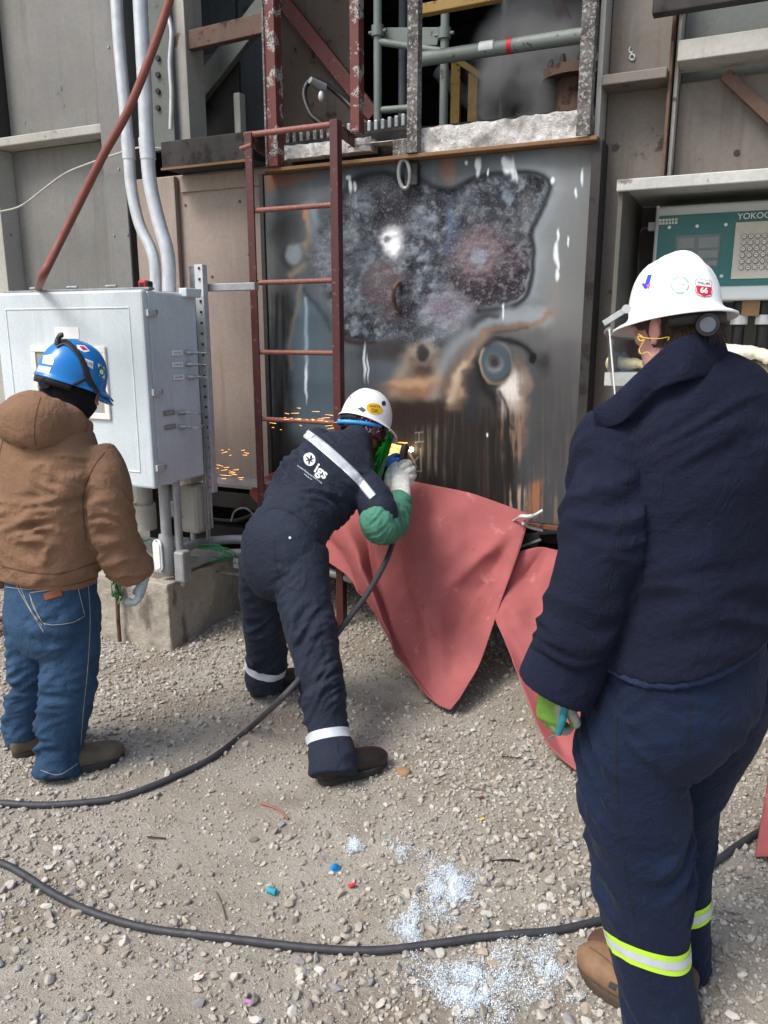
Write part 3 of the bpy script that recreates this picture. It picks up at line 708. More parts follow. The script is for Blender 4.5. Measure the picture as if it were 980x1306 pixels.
# flow to the lower right ring
put(zone(560, 720, 425, 520, 30)*.35, (84, 78, 74)); put(zone(480, 560, 505, 540, 20)*.5, (62, 54, 50)); put(zone(640, 700, 396, 412, 9)*.75, (170, 177, 180)); stroke([(690, 404), (660, 404), (630, 408), (604, 426)], 7, (156, 164, 170), .75); stroke([(598, 424), (607, 410), (622, 402), (636, 402)], 4, (74, 74, 80), .75); stroke([(618, 428), (633, 419), (655, 416), (678, 412), (700, 400)], 4.5, (150, 114, 80), .6, 1.1); stroke([(628, 426), (655, 421), (672, 418)], 2.2, (96, 74, 56), .6)
stroke([(556, 500), (566, 472), (580, 446), (598, 426)], 10, (150, 156, 160), .8); stroke([(580, 512), (588, 478), (601, 450), (620, 430)], 9, (168, 142, 118), .6, 1.0); stroke([(586, 500), (592, 474), (604, 452)], 3.5, (184, 156, 128), .6, 1.2); stroke([(576, 510), (586, 482), (592, 466)], 4, (200, 186, 168), .6); stroke([(600, 530), (606, 486), (615, 456), (634, 438)], 8, (66, 67, 71), .85); stroke([(660, 432), (690, 440), (720, 450)], 14, (112, 112, 114), .6)
# nose-like boss and tan band
stroke([(500, 508), (508, 480), (520, 458), (534, 445), (548, 446), (556, 462), (560, 485)], 8, (160, 148, 132), .8); blob(534, 470, 18, 20, (140, 122, 106), .75, .6); blob(541, 450, 7.5, 11, (66, 64, 66), .95, .35, 0, .4); blob(538, 474, 14, 6, (92, 80, 74), .7, .6); blob(530, 494, 36, 12, (166, 124, 90), .75, .8); blob(528, 488, 30, 5, (196, 166, 134), .6, .7); put(zone(492, 572, 507, 545, 7)*.85, (66, 52, 46))
# ring with pale flare
stroke([(612, 468), (617, 490), (630, 506), (640, 520)], 7, (40, 40, 42), .85); run = zone(640, 672, 470, 525, 9); put(run*.9*(.7+.6*vst), (200, 190, 180)); blob(652, 494, 11, 18, (216, 211, 206), .85, .6, -.3); stroke([(664, 462), (670, 482), (672, 510), (667, 545), (661, 580)], 6, (146, 120, 102), .55, 1.2); put(zone(640, 676, 505, 590, 10)*.6*sstep(-.05, .4, vst), (166, 140, 120)); stroke([(640, 500), (648, 520), (652, 545)], 2.2, (40, 38, 40), .7)
blob(633, 463, 21.5, 28, (166, 150, 128), .95, .07, 0, .25); blob(634, 462, 19.5, 26, (92, 105, 114), 1, .1, 0, .25); blob(632, 464, 12, 13, (124, 129, 132), .9, .25, 0, .25); blob(632, 463, 8, 8.5, (96, 98, 98), .9, .3, 0, .25); blob(632, 463, 4.5, 5, (70, 67, 64), .9, .4, 0, .25)
stroke([(620, 442), (634, 434), (652, 435), (668, 441), (679, 452), (682, 459)], 4.2, (38, 40, 44), .92, .3); blob(681, 456, 5.5, 5, (28, 30, 33), 1, .4); blob(697, 460, 8, 12, (62, 64, 68), .8, .9)
# rust at the top lip, pale drips, scratches
blob(570, 208, 8, 20, (168, 120, 84), .6, .9); put(sstep(192, 184, ay-(.0816*(757-ax)-3))*.3, (130, 104, 84))
for (dx, dy, w, h_) in ((610, 213, 3, 12), (607, 208, 2, 8), (648, 212, 6, 10), (655, 216, 3, 14), (659, 225, 1.6, 9), (644, 206, 3, 6), (623, 220, 1.2, 5), (448, 238, 2, 9), (453, 240, 1.6, 6), (446, 228, 3, 3), (530, 224, 1.6, 10), (594, 206, 2, 3), (711, 322, 3, 14), (713, 336, 1.6, 8), (711, 350, 2.4, 8), (712, 300, 1.4, 8), (706, 232, 2, 5), (725, 308, 1.2, 7), (742, 225, 1.6, 10), (734, 245, 1.4, 6), (466, 462, 1.6, 22), (470, 470, 1.0, 16), (391, 488, 1.8, 22), (621, 555, 1, 2.5), (643, 398, 1.2, 9)):
    blob(dx, dy, w, h_, (222, 227, 229), .92, .45, 0, .35)
def line(a, b, w=.8):
    a, b = np.array(a, float), np.array(b, float); e = b-a
    tt = np.clip(((ax-a[0])*e[0]+(ay-a[1])*e[1])/(e@e), 0, 1); return np.exp(-(np.hypot(ax-a[0]-tt*e[0], ay-a[1]-tt*e[1])/w)**2)
for a, b in (((530, 552), (540, 551)), ((535, 552), (535, 563)), ((530, 564), (541, 563)), ((521, 576), (532, 596)), ((537, 572), (538, 600)), ((524, 593), (534, 583)), ((527, 600), (538, 601)), ((523, 578), (530, 590))):
    put(line(a, b)*.6, (160, 156, 148))
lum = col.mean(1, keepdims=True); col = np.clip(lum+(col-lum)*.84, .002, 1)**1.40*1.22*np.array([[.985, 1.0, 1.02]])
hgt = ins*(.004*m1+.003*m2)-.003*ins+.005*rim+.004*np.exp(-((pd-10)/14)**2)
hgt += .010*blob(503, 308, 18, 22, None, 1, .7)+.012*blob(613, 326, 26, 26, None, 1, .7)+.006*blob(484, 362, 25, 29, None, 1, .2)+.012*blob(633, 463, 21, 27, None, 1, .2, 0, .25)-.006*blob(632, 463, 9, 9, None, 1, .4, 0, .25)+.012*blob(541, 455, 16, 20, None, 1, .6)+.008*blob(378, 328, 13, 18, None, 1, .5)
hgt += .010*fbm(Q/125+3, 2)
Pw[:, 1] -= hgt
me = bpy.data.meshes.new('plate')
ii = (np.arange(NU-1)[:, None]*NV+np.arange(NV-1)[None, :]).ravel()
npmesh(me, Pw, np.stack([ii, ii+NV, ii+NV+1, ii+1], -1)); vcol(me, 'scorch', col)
cr_attr = me.attributes.new('crust', 'FLOAT', 'POINT'); cr_attr.data.foreach_set('value', ins.astype(np.float32))
t = NT('scorched_plate'); at = t.n('ShaderNodeVertexColor', layer_name='scorch'); ca = t.n('ShaderNodeAttribute', attribute_name='crust')
f1 = t.noise(90, 6, .7); f2 = t.noise(300, 3, .6)
c = t.mix(t.math('MULTIPLY', ca.outputs['Fac'], t.math('MULTIPLY', t.ramp(f1, .52, .68), .28)), at.outputs[0], sc(176,178,182))
c = t.mix(t.math('MULTIPLY', ca.outputs['Fac'], t.math('MULTIPLY', t.ramp(f1, .48, .34), .3)), c, sc(44,45,50))
c = t.mix(t.math('MULTIPLY', t.ramp(f2, .5, .75), .2), c, sc(70,66,62))
r = t.math('ADD', .66, t.math('MULTIPLY', ca.outputs['Fac'], .25))
mtl = 0.0
me.materials.append(t.out(c, r, mtl, t.bump(t.math('ADD', t.math('MULTIPLY', f1, ca.outputs['Fac']), t.math('MULTIPLY', f2, .25)), .6, .006), .22))
po = link(bpy.data.objects.new('plate', me)); attach(po, sp); po.location = -Vector(sp.location)
MB().box(PX0, PX1, WALL_Y+.02, WALL_Y+.035, PZ0, PZ1).build('backing_plate', M_dark, sp)
MB().box(PX1-.010, PX1+.035, WALL_Y-.035, WALL_Y+.12, PZ0-.03, PZ1+.01).build('side_flange', M_dark, sp, .003)
MB().box(PX0-.03, PX0-.004, WALL_Y-.010, WALL_Y+.10, PZ0-.03, PZ1+.01).build('side_flange', M_dark, sp, .003)
MB().box(PX0, PX1, WALL_Y-.012, WALL_Y+.09, PZ0-.03, PZ0-.004).build('bottom_flange', worn('rust_flange', sc(110,70,52), sc(70,44,34), .6, .7, scale=18, streak=False), sp, .003)
# lifting loop at the top edge and the half ring in the patch
a = onY(516, 222, WALL_Y-.03); lp = []
for k in range(20):
    an = 2*math.pi*k/20; lp.append(a+V(.030*math.cos(an), -.012*math.sin(an), .066*math.sin(an)))
MB().tube(lp+[lp[0]], .011, 8).build('lifting_loop', M_galvd, sp)
MB().box(a.x+.0, a.x+.07, WALL_Y-.03, WALL_Y+.01, a.z-.055, a.z+.05).build('loop_bracket', M_dark, sp, .006)
a = onY(511, 378, WALL_Y-.0); MB().tube([a+V(.018*math.cos(an)*-1, -.05*math.cos(an), .07*math.sin(an)) for an in np.linspace(-1.5, 1.5, 12)], .011, 8).build('half_ring', M_rustbeam, sp)
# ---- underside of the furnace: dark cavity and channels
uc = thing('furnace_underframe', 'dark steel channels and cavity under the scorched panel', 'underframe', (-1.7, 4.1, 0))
MB().box(-3.9, 2.6, 4.75, 4.8, -.1, .9).build('rear_plate', M_cavity, uc); MB().box(-3.9, 2.6, 4.05, 4.8, PZ0-.02, PZ0+.02).build('floor_plate', M_cavity, uc)
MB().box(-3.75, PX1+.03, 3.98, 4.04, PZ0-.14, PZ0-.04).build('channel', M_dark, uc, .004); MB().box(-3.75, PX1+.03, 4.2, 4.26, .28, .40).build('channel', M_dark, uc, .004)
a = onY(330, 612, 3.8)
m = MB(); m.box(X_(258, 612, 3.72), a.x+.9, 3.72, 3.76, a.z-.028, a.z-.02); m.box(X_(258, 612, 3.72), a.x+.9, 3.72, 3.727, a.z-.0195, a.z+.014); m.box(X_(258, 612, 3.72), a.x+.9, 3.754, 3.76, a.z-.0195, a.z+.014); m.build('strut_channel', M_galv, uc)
# ================================================================== ladder
ld = thing('ladder', 'red-painted steel ladder with rusty rungs in front of the scorched panel', 'ladder', (-2.4, 3.68, 0))
LY = 3.68
for (pxa, pya, top, bot) in ((325, 400, 168, 0), (429, 400, 152, 0)):
    a = onY(pxa, pya, LY); zt_ = onY(pxa, top, LY).z
    MB().box(a.x-.022, a.x+.022, LY-.006, LY+.006, -.05, zt_).build('stile', M_ladder, ld, .002)
    m = MB(); m.box(a.x-(.022 if pxa < 400 else -.010), a.x-(.010 if pxa < 400 else -.022), LY+.0065, LY+.045, -.05, zt_); m.build('stile_flange', M_ladder, ld, .002)
xs0, xs1 = X_(325, 400, LY), X_(429, 400, LY)
zs = [onY(378, q, LY).z for q in (264, 357, 449, 537)]; dz = (zs[0]-zs[3])/3
rz = [zs[0]+dz*0]+[zs[0]-dz*k for k in range(1, 7)]
for z_ in rz:
    if z_ > .06: MB().tube([(xs0+.01, LY+.016, z_), (xs1-.01, LY+.016, z_)], .0135, 10).build('rung', M_rung, ld)
ztop = onY(378, 161, LY).z
MB().tube([(xs0-.03, LY+.016, onY(325, 170, LY).z), (xs1+.005, LY+.016, onY(429, 157, LY).z)], .015, 10).build('rung', M_rung, ld)
for x_, zz in ((xs0, onY(325, 178, LY).z), (xs1, onY(429, 160, LY).z)):
    MB().bar((x_, LY+.008, zz), (x_+.02, 3.92, zz-.045), .012, .06).build('hook_arm', M_rustbeam, ld, .003)
MB().tube([(xs0-.05, LY, onY(322, 188, LY).z), (xs0+.02, LY, onY(330, 184, LY).z)], .012, 8).build('bolt', M_rung, ld)

# ================================================================== electrical enclosure
M_box = worn('enclosure_paint', sc(198,208,213), sc(170,174,174), .03, .45, scale=9, dirt=sc(150,156,158), dirt_amt=.35, bump=.08)
M_gasket = plain('gasket_grey', sc(160,168,170), .6)
BY = 3.0
bx0, bx1 = X_(-3, 420, BY), X_(188, 500, BY)
bz1, bz0 = onY(185, 370, BY).z, onY(195, 623, BY).z
yb_ = onX(256, 500, bx1).y
eb = thing('electrical_enclosure', 'pale grey electrical enclosure cabinet with small square window in its door', 'cabinet', (bx0+.4, BY+.2, bz0))
MB().box(bx0, bx1, BY+.045, yb_, bz0, bz1).build('cabinet_body', M_box, eb, .012)
dr = MB().box(bx0-.006, bx1+.006, BY, BY+.042, bz0-.004, bz1+.004).build('door', M_box, eb, .012)
ins_ = .075; m = MB()
for (q0, q1, r0, r1) in ((bx0+ins_, bx1-ins_, bz1-ins_-.006, bz1-ins_), (bx0+ins_, bx1-ins_, bz0+ins_, bz0+ins_+.006), (bx0+ins_, bx0+ins_+.006, bz0+ins_+.0065, bz1-ins_-.0065), (bx1-ins_-.006, bx1-ins_, bz0+ins_+.0065, bz1-ins_-.0065)):
    m.box(q0, q1, BY-.004, BY+.003, r0, r1)
m.build('pressed_border', plain('border_highlight', sc(212,220,224), .4), dr, .002)  # lighter than the door: the pressed edge's highlight is put into its colour
wa, wb = onY(41, 441, BY), onY(143, 535, BY); fw = .030
fr = MB()
fr.box(wa.x, wb.x, BY-.014, BY-.001, wa.z-fw, wa.z); fr.box(wa.x, wb.x, BY-.014, BY-.001, wb.z, wb.z+fw)
fr.box(wa.x, wa.x+fw, BY-.0135, BY-.001, wb.z+fw+.0005, wa.z-fw-.0005); fr.box(wb.x-fw, wb.x, BY-.0135, BY-.001, wb.z+fw+.0005, wa.z-fw-.0005)
wf = fr.build('window_frame', plain('window_frame_white', sc(224,222,214), .5), eb, .002)
MB().box(wa.x+fw+.001, wb.x-fw-.001, BY-.006, BY-.002, wb.z+fw+.001, wa.z-fw-.001).build('window_pane', plain('dusty_glass', sc(148,150,144), .12, 0, .08, 5, .02), wf)
a, b_ = onY(70, 417.5, BY), onY(102, 432, BY)
MB().box(a.x, b_.x, BY-.003, BY-.0005, b_.z, a.z).build('nameplate', M_white, dr)
MB().box(bx1-.02, bx1+.030, BY+.30, yb_+.012, bz1-.02, bz1+.025).build('lifting_ear', M_box, eb, .006)
def side_box(px, py, w, h, t_, mat, name, par):
    p = onX(px, py, bx1+.006); return MB().box(bx1+.0065, bx1+.0065+t_, p.y-w/2, p.y+w/2, p.z-h/2, p.z+h/2).build(name, mat, par, .002)
for (px_, py_) in ((192, 399), (199, 500), (204, 596)):
    l_ = side_box(px_, py_, .070, .032, .016, M_galv, 'latch', eb); side_box(px_+3, py_-1, .020, .020, .024, M_galvd, 'latch_pin', l_)
side_box(190.5, 500, .004, .86, .001, M_gasket, 'door_seam', eb)
for q, (px_, py_) in enumerate(((226, 450), (226.5, 465), (228, 481), (216, 526.5), (217, 544.5))):
    side_box(px_, py_, .085, .026, .002, M_white if q < 3 else M_galvd, 'tag_plate', eb)
    side_box(px_, py_, .060, .006, .0032, M_gasket, 'tag_print', eb)
    p = onX(px_+12, py_, bx1+.01); g_ = MB(); g_.cyl(p+V(0, .0, 0), (.85, .5, 0), .013, .032, 8); g_.cyl(p+V(.027, .016, 0), (.85, .5, 0), .008, .03, 8); g_.build('cable_gland', M_galvd, eb)
strip = MB()
strip.box(bx0, bx1, BY+.06, BY+.10, bz1+.006, bz1+.018); strip.build('top_rail', M_galvd, eb, .002)
for k in range(3):
    MB().cyl((bx0+.18+.26*k, BY+.08, bz1+.028), (1, 0, 0), .007, .07, 8).build('hinge_pin', M_galvd, eb)
# tape measure on top
tm = thing('tape_measure', 'small red and black tape measure on top of the grey cabinet', 'tape measure', onZ(185, 366, bz1+.01))
p = onZ(186, 367, bz1+.02); tz = bz1+.006
MB().box(p.x-.030, p.x+.016, p.y-.02, p.y+.02, tz, tz+.050).build('case', plain('tape_red', sc(196,34,48), .4), tm, .008)
MB().box(p.x+.0165, p.x+.032, p.y-.021, p.y+.021, tz, tz+.045).build('grip', M_black, tm, .006)
MB().box(p.x-.020, p.x+.006, p.y-.0215, p.y-.0203, tz+.012, tz+.036).build('badge', M_black, tm)
# struts and signal wires beside the cabinet
ps = thing('strut_channel', 'perforated galvanised strut channel standing beside the grey cabinet', 'strut', (bx1+.05, yb_+.08, bz0-.2))
sy = yb_+.06; a = onY(261, 500, sy); zs0, zs1 = onY(268, 628, sy).z, onY(257, 337, sy).z
sw = .052
m = MB(); m.box(a.x-sw/2, a.x+sw/2, sy, sy+.004, zs0, zs1); m.box(a.x-sw/2, a.x-sw/2+.004, sy+.0045, sy+.04, zs0, zs1); m.box(a.x+sw/2-.004, a.x+sw/2, sy+.0045, sy+.04, zs0, zs1)
m.build('channel', M_galv, ps, .001)
nh = 22
for k in range(nh):
    z_ = zs0+.03+(zs1-zs0-.05)*k/(nh-1); MB().tube([(a.x+.006, sy-.0012, z_-.006), (a.x+.006, sy-.0012, z_+.006)], .0062, 8).build('slot', M_black, ps)
a2 = onY(247, 400, sy+.04); MB().box(a2.x-.022, a2.x+.02, sy+.05, sy+.09, zs0+.1, zs1).build('rear_channel', M_galvd, ps, .002)
hb = MB(); p1, p2 = onY(262, 366, sy+.05), onY(325, 366, sy+.05); hb.box(p1.x, p2.x, sy+.05, sy+.09, p1.z-.022, p1.z+.016); hb.build('cross_strut', M_galvd, ps, .003)
for q, (px_, py_, en) in enumerate(((238, 450, 690), (238, 465, 684), (240, 481, 700), (228, 527, 655), (229, 545, 672))):
    p = onX(px_, py_, bx1+.01)+V(.05, .03, 0); xq = a.x-.03+.011*q; yq = sy-.018-.004*(q % 2)
    ze = onY(270, en, sy).z
    w_ = MB().tube(cr([p, p+V(.05, .01, -.002), (xq-.01, yq, p.z-.012), (xq, yq, p.z-.06), (xq+.004, yq, (p.z+ze)/2), (xq+.002, yq+.01, ze)], 6), .0035, 6).build('signal_wire', M_galvd if q % 2 else plain('wire_grey', sc(150,152,150), .5))
    tag(w_, ('signal wire from the top tag plate', 'signal wire from the second tag plate', 'signal wire from the third tag plate', 'signal wire from the fourth tag plate', 'signal wire from the lowest tag plate')[q]+' on the cabinet side down past the strut', 'wire', 'signal wires beside the cabinet')

# ================================================================== conduits above the cabinet
def conduit(pts, r, coup, label):
    t_ = thing('conduit', label, 'conduit', pts[-1], 'conduits entering the cabinet from above')
    MB().tube(cr(pts, 8), r, 16).build('pipe', M_galv, t_)
    i = coup; d_ = (Vector(pts[i+1])-Vector(pts[i])).normalized()
    MB().cyl(Vector(pts[i])-d_*.05, d_, r+.004, .1, 16).build('coupling', M_galv, t_, .002); return t_
cy_ = 3.42
def cp(px, py, Y=cy_): return onY(px, py, Y)
conduit([cp(146, -60), cp(151, 40), cp(158, 120), cp(164, 190), cp(168, 240), cp(178, 285), cp(193, 318), cp(198, 340), cp(199, 372)], .030, 3, 'left galvanised conduit bending down into the cabinet top')
conduit([cp(176, -60), cp(181, 40), cp(185, 120), cp(188, 190), cp(192, 235), cp(202, 280), cp(213, 318), cp(216, 345), cp(216, 372)], .036, 3, 'right galvanised conduit bending down into the cabinet top')
rh = MB().tube(cr([W(226, -30, 3.35), W(200, 50, 3.4), W(165, 138, 3.45), W(131, 200, 3.5), W(100, 262, 3.55), W(72, 318, 3.55), W(55, 352, 3.5), onZ(49, 368, bz1+.03)], 8), .0185, 12).build('red_hose', worn('red_rubber', sc(126,70,60), sc(150,100,88), .25, .65, scale=30, streak=False)); tag(rh, 'dull red hose slanting across the wall down to the cabinet top', 'hose')
tw = MB().tube(cr([onY(-30, 276, 3.85), onY(0, 270, 3.85), onY(28, 262, 3.85), onY(60, 238, 3.85), onY(84, 221, 3.85), onY(110, 210, 3.85), onY(150, 196, 3.82), onY(182, 188, 3.8), onY(225, 192, 3.9)], 6), .0055, 6).build('thin_cable', plain('pale_cable', sc(176,174,164), .6)); tag(tw, 'thin pale cable strung across the grey wall at left', 'cable')

# ================================================================== under the cabinet
M_conc = None
t = NT('plinth_concrete'); n1 = t.noise(3, 5); n2 = t.noise(22, 6, .68); n3 = t.noise(110, 4, .7)
c = t.mix(t.ramp(n1, .3, .7), sc(172,164,150), sc(154,149,140)); c = t.mix(t.math('MULTIPLY', t.ramp(n2, .5, .72), .6), c, sc(132,122,110)); c = t.mix(t.math('MULTIPLY', t.ramp(n3, .52, .7), .45), c, sc(206,196,180))
stn = t.noise(4.5, 5, .6, (1, 1, .35)); c = t.mix(t.math('MULTIPLY', t.ramp(stn, .56, .66), .7), c, sc(88,76,68))
M_conc = t.out(c, .92, 0, t.bump(t.math('ADD', n2, t.math('MULTIPLY', n3, .6)), .8, .012), .2)
pc = onZ(219, 832, 0)
pz = onY(222, 747, pc.y).z
px0, px1_ = X_(90, 790, pc.y), pc.x; py1_ = onX(308, 797, pc.x).y
def rough_block(x0, x1, y0, y1, z0, z1, step, amp, seed, name, mat, rad=.02):
    bm = bmesh.new(); bmesh.ops.create_cube(bm, size=1)
    bmesh.ops.scale(bm, vec=(x1-x0, y1-y0, z1-z0), verts=bm.verts); bmesh.ops.translate(bm, vec=((x0+x1)/2, (y0+y1)/2, (z0+z1)/2), verts=bm.verts)
    bmesh.ops.bevel(bm, geom=list(bm.edges), offset=rad, segments=3, profile=.6, affect='EDGES')
    for it in range(7):
        le = [e for e in bm.edges if e.calc_length() > step]
        if not le: break
        bmesh.ops.subdivide_edges(bm, edges=le, cuts=1, use_grid_fill=True)
    bmesh.ops.triangulate(bm, faces=bm.faces)
    v_ = np.array([q.co[:] for q in bm.verts]); bm.normal_update(); nn_ = np.array([q.normal[:] for q in bm.verts])
    dsp = fbm(v_*6+seed, 4)*amp+fbm(v_*22+seed, 3)*amp*.45-np.abs(fbm(v_*2.5+seed+7, 2))*amp
    v_ = v_+nn_*dsp[:, None]
    for q, w in zip(bm.verts, v_): q.co = w
    me_ = bpy.data.meshes.new(name); bm.to_mesh(me_); bm.free(); me_.shade_smooth(); me_.materials.append(mat); return link(bpy.data.objects.new(name, me_))
pl = rough_block(px0, px1_, pc.y, py1_, -.12, pz, .022, .008, 2.0, 'concrete_plinth', M_conc, .012); tag(pl, 'rough weathered concrete plinth under the grey cabinet', 'plinth')
def vpipe(px, py0, py1, Y, r, mat, name, par):
    a_ = onY(px, (py0+py1)/2, Y); return MB().tube([(a_.x, Y, onY(px, py0, Y).z), (a_.x, Y, onY(px, py1, Y).z)], r, 16).build(name, mat, par)
uy = BY+.16
c1 = thing('conduit_riser', 'grey conduit with oval white cover plate below the cabinet', 'conduit', onY(213, 725, uy), 'conduits under the cabinet')
vpipe(211, 612, 690, uy, .029, M_alu, 'pipe', c1)
a = onY(212, 705, uy); zt1, zb1 = onY(212, 680, uy).z, onY(212, 733, uy).z
MB().tube([(a.x+.006, uy, zb1+.0), (a.x+.006, uy, zb1+.03), (a.x+.006, uy, zt1-.03), (a.x, uy, zt1)], [.030, .041, .041, .032], 16).build('conduit_body', M_alu, c1)
cvx, cvy = a.x-.012, uy-.043
ov = []
for k in range(28):
    an = 2*math.pi*k/28; sx_ = .030*math.cos(an); sz_ = .030*math.sin(an)+(.058 if math.sin(an) > 0 else -.058); ov.append((sx_, sz_))
zc = (zt1+zb1)/2+.004
cvr = MB().prism(ov, (cvx, cvy, zc), (1, 0, 0), (0, 0, 1), (0, -1, 0), .012).build('cover_plate', M_white, c1, .003)
MB().prism([(x*.72, z*.86) for x, z in ov], (cvx, cvy-.0125, zc), (1, 0, 0), (0, 0, 1), (0, -1, 0), .005).build('cover_panel', M_white, cvr, .002)
for s_ in (-1, 1): MB().cyl((cvx, cvy-.012, zc+s_*.081), (0, -1, 0), .005, .004, 8).build('screw', M_galvd, cvr)
c2 = thing('conduit_riser', 'thinner grey conduit ending in a drain fitting over the plinth corner', 'conduit', onY(233, 740, uy), 'conduits under the cabinet')
vpipe(227, 612, 710, uy+.03, .021, M_alu, 'pipe', c2)
a = onY(231, 730, uy+.0); zt1, zb1 = onY(231, 703, uy).z, onY(231, 742, uy).z
MB().box(a.x-.030, a.x+.036, uy-.02, uy+.05, zb1, zt1).build('conduit_body', M_alu, c2, .012); MB().cyl((a.x, uy+.015, zb1-.03), (0, 0, 1), .009, .031, 10).build('drain_plug', M_galvd, c2)
MB().cyl((a.x, uy+.015, zb1-.02), (0, 0, 1), .018, .021, 10).build('drain_neck', M_alu, c2)
c3 = thing('conduit_riser', 'wide grey conduit with thick collar beneath the cabinet near the brown jacket', 'conduit', onY(185, 680, uy+.1), 'conduits under the cabinet')
vpipe(185, 610, 652, uy+.1, .042, M_alu, 'pipe', c3); vpipe(185, 643, 674, uy+.1, .062, M_greyl, 'collar', c3)
fb = thing('junction_fitting', 'large weathered grey pipe fitting behind the thin conduit under the cabinet', 'fitting', onY(247, 680, uy+.3))
a = onY(245, 640, uy+.3); MB().box(a.x-.07, a.x+.08, uy+.25, uy+.4, onY(245, 678, uy+.3).z, a.z+.1).build('fitting_body', M_greyl, fb, .03); MB().cyl((a.x, uy+.3, onY(245, 688, uy+.3).z), (0, 0, 1), .02, .06, 10).build('fitting_stem', M_galvd, fb)
MB().box(a.x-.02, a.x+.03, uy+.26, uy+.39, bz0-.06, bz0-.001).build('fitting_neck', M_greyl, fb, .006)
for q, (pts, r_) in enumerate((([onY(232, 703, uy+.05), onY(246, 695, uy+.2), onY(270, 690, uy+.4), onY(310, 688, uy+.5), onY(350, 694, uy+.55), onY(460, 720, uy+.6)], .026), ([onY(236, 722, uy+.02), onY(252, 716, uy+.15), onY(275, 709, uy+.3), onY(310, 705, uy+.42), onY(360, 712, uy+.5), onY(460, 742, uy+.55)], .024))):
    o = MB().tube(cr(pts, 8), r_, 14).build('bent_conduit', M_alu); tag(o, ('upper', 'lower')[q]+' grey conduit curving right from under the cabinet', 'conduit', 'conduits curving right')
pv = MB(); a, b_ = onY(265, 727, uy+.35), onY(310, 733, uy+.35)
pv.bar(a, b_, .03, .008); po_ = onY(302, 718, uy+.35); o = pv.build('steel_angle', M_galvd, None, .001); tag(o, 'short galvanised angle bar resting above the plinth', 'angle bar')
pb = thing('perforated_plate', 'small perforated galvanised bracket plate at the worker\'s hip', 'bracket', po_)
MB().box(po_.x-.03, po_.x+.05, uy+.36, uy+.364, po_.z-.035, po_.z+.025).build('plate', M_galv, pb)
for k in range(3): MB().cyl((po_.x-.018+.022*k, uy+.3605, po_.z-.005), (0, -1, 0), .005, .002, 8).build('hole', M_black, pb)
# shelf the fittings rest on, green wire tangles
MB_sh = MB(); a, b_ = onY(150, 713, uy+.12), onY(236, 716, uy+.12); MB_sh.box(a.x-.35, b_.x, uy+.05, uy+.5, pz+.003, pz+.05); sh = MB_sh.build('base_plate', M_greyl, None, .004); tag(sh, 'pale steel base plate lying on top of the concrete plinth', 'plate')
M_green = plain('green_wire', sc(44,132,88), .5)
for q, (cx_, cy2, rr, n_) in enumerate(((262, 706, .09, 6), (182, 697, .05, 3))):
    for k in range(n_):
        c0 = onY(cx_, cy2, uy+.22+.03*k); pts = []
        for s_ in np.linspace(0, 6.3 if q == 0 else 3.0, 14): pts.append(c0+V(rr*(1+.15*k)*math.cos(s_+k)*1.3, .05*math.sin(s_*1.5+k), rr*.45*math.sin(s_+k)+.012*random.random()))
        o = MB().tube(cr(pts, 3), .0035, 6).build('green_wire', M_green); tag(o, 'green earth wire coiled '+('between the bent conduits' if q == 0 else 'left of the oval cover plate'), 'wire', 'green wires beneath the cabinet'+('' if q == 0 else ' at left'))
# stake with green tape against the plinth
sk = thing('marker_stake', 'thin dark stake with green tape tied to its top, against the plinth', 'stake', onY(152, 815, pc.y-.03))
MB().tube([onY(153, 818, pc.y-.03), onY(151, 790, pc.y-.03), onY(149, 745, pc.y-.03)], .011, 8).build('stake', M_rustbeam, sk)
for k in range(5):
    p = onY(149+random.uniform(-2, 3), 744+k*6, pc.y-.045); pts = [p+V(random.gauss(0, .022), random.gauss(0, .012), random.gauss(0, .028)) for _ in range(5)]
    MB().grid([[q, q+V(.006, .004, .022)] for q in cr(pts, 4)]).build('tape_scrap', plain('green_tape', sc(50,92,54), .6), sk, solid=.001)
# red hoses on the ground at far left
for q, (pts) in enumerate(([onZ(-40, 800, .03), onZ(0, 790, .03), onZ(30, 780, .03), onZ(60, 762, .03), onZ(90, 750, .03)], [onZ(-40, 806, .03), onZ(0, 803, .03), onZ(28, 798, .03), onZ(60, 785, .03), onZ(100, 770, .03)])):
    o = MB().tube(cr(pts, 6), .018, 10).build('ground_hose', MC['red_rubber']); tag(o, ('farther', 'nearer')[q]+' dark red hose on the ground behind the man in brown', 'hose', 'red hoses at far left')
# odds and ends in the cavity
for q, pts in enumerate(([onY(255, 660, 3.9), onY(300, 664, 3.9), onY(350, 655, 3.95), onY(480, 690, 4.0)], [onY(295, 665, 3.8), onY(300, 652, 3.8), onY(312, 648, 3.8), onY(322, 655, 3.8), onY(326, 668, 3.8)], [onY(640, 690, 3.95), onY(690, 676, 3.9), onY(740, 688, 3.9), onY(800, 700, 3.9)])):
    o = MB().tube(cr(pts, 6), (.012, .006, .014)[q], 8).build('loose_cable', (M_dark, M_galvd, M_black)[q]); tag(o, ('dark cable lying along the cavity left of the ladder', 'bent pale wire loop left of the ladder foot', 'black cable in the cavity right of the red blanket')[q], 'cable')
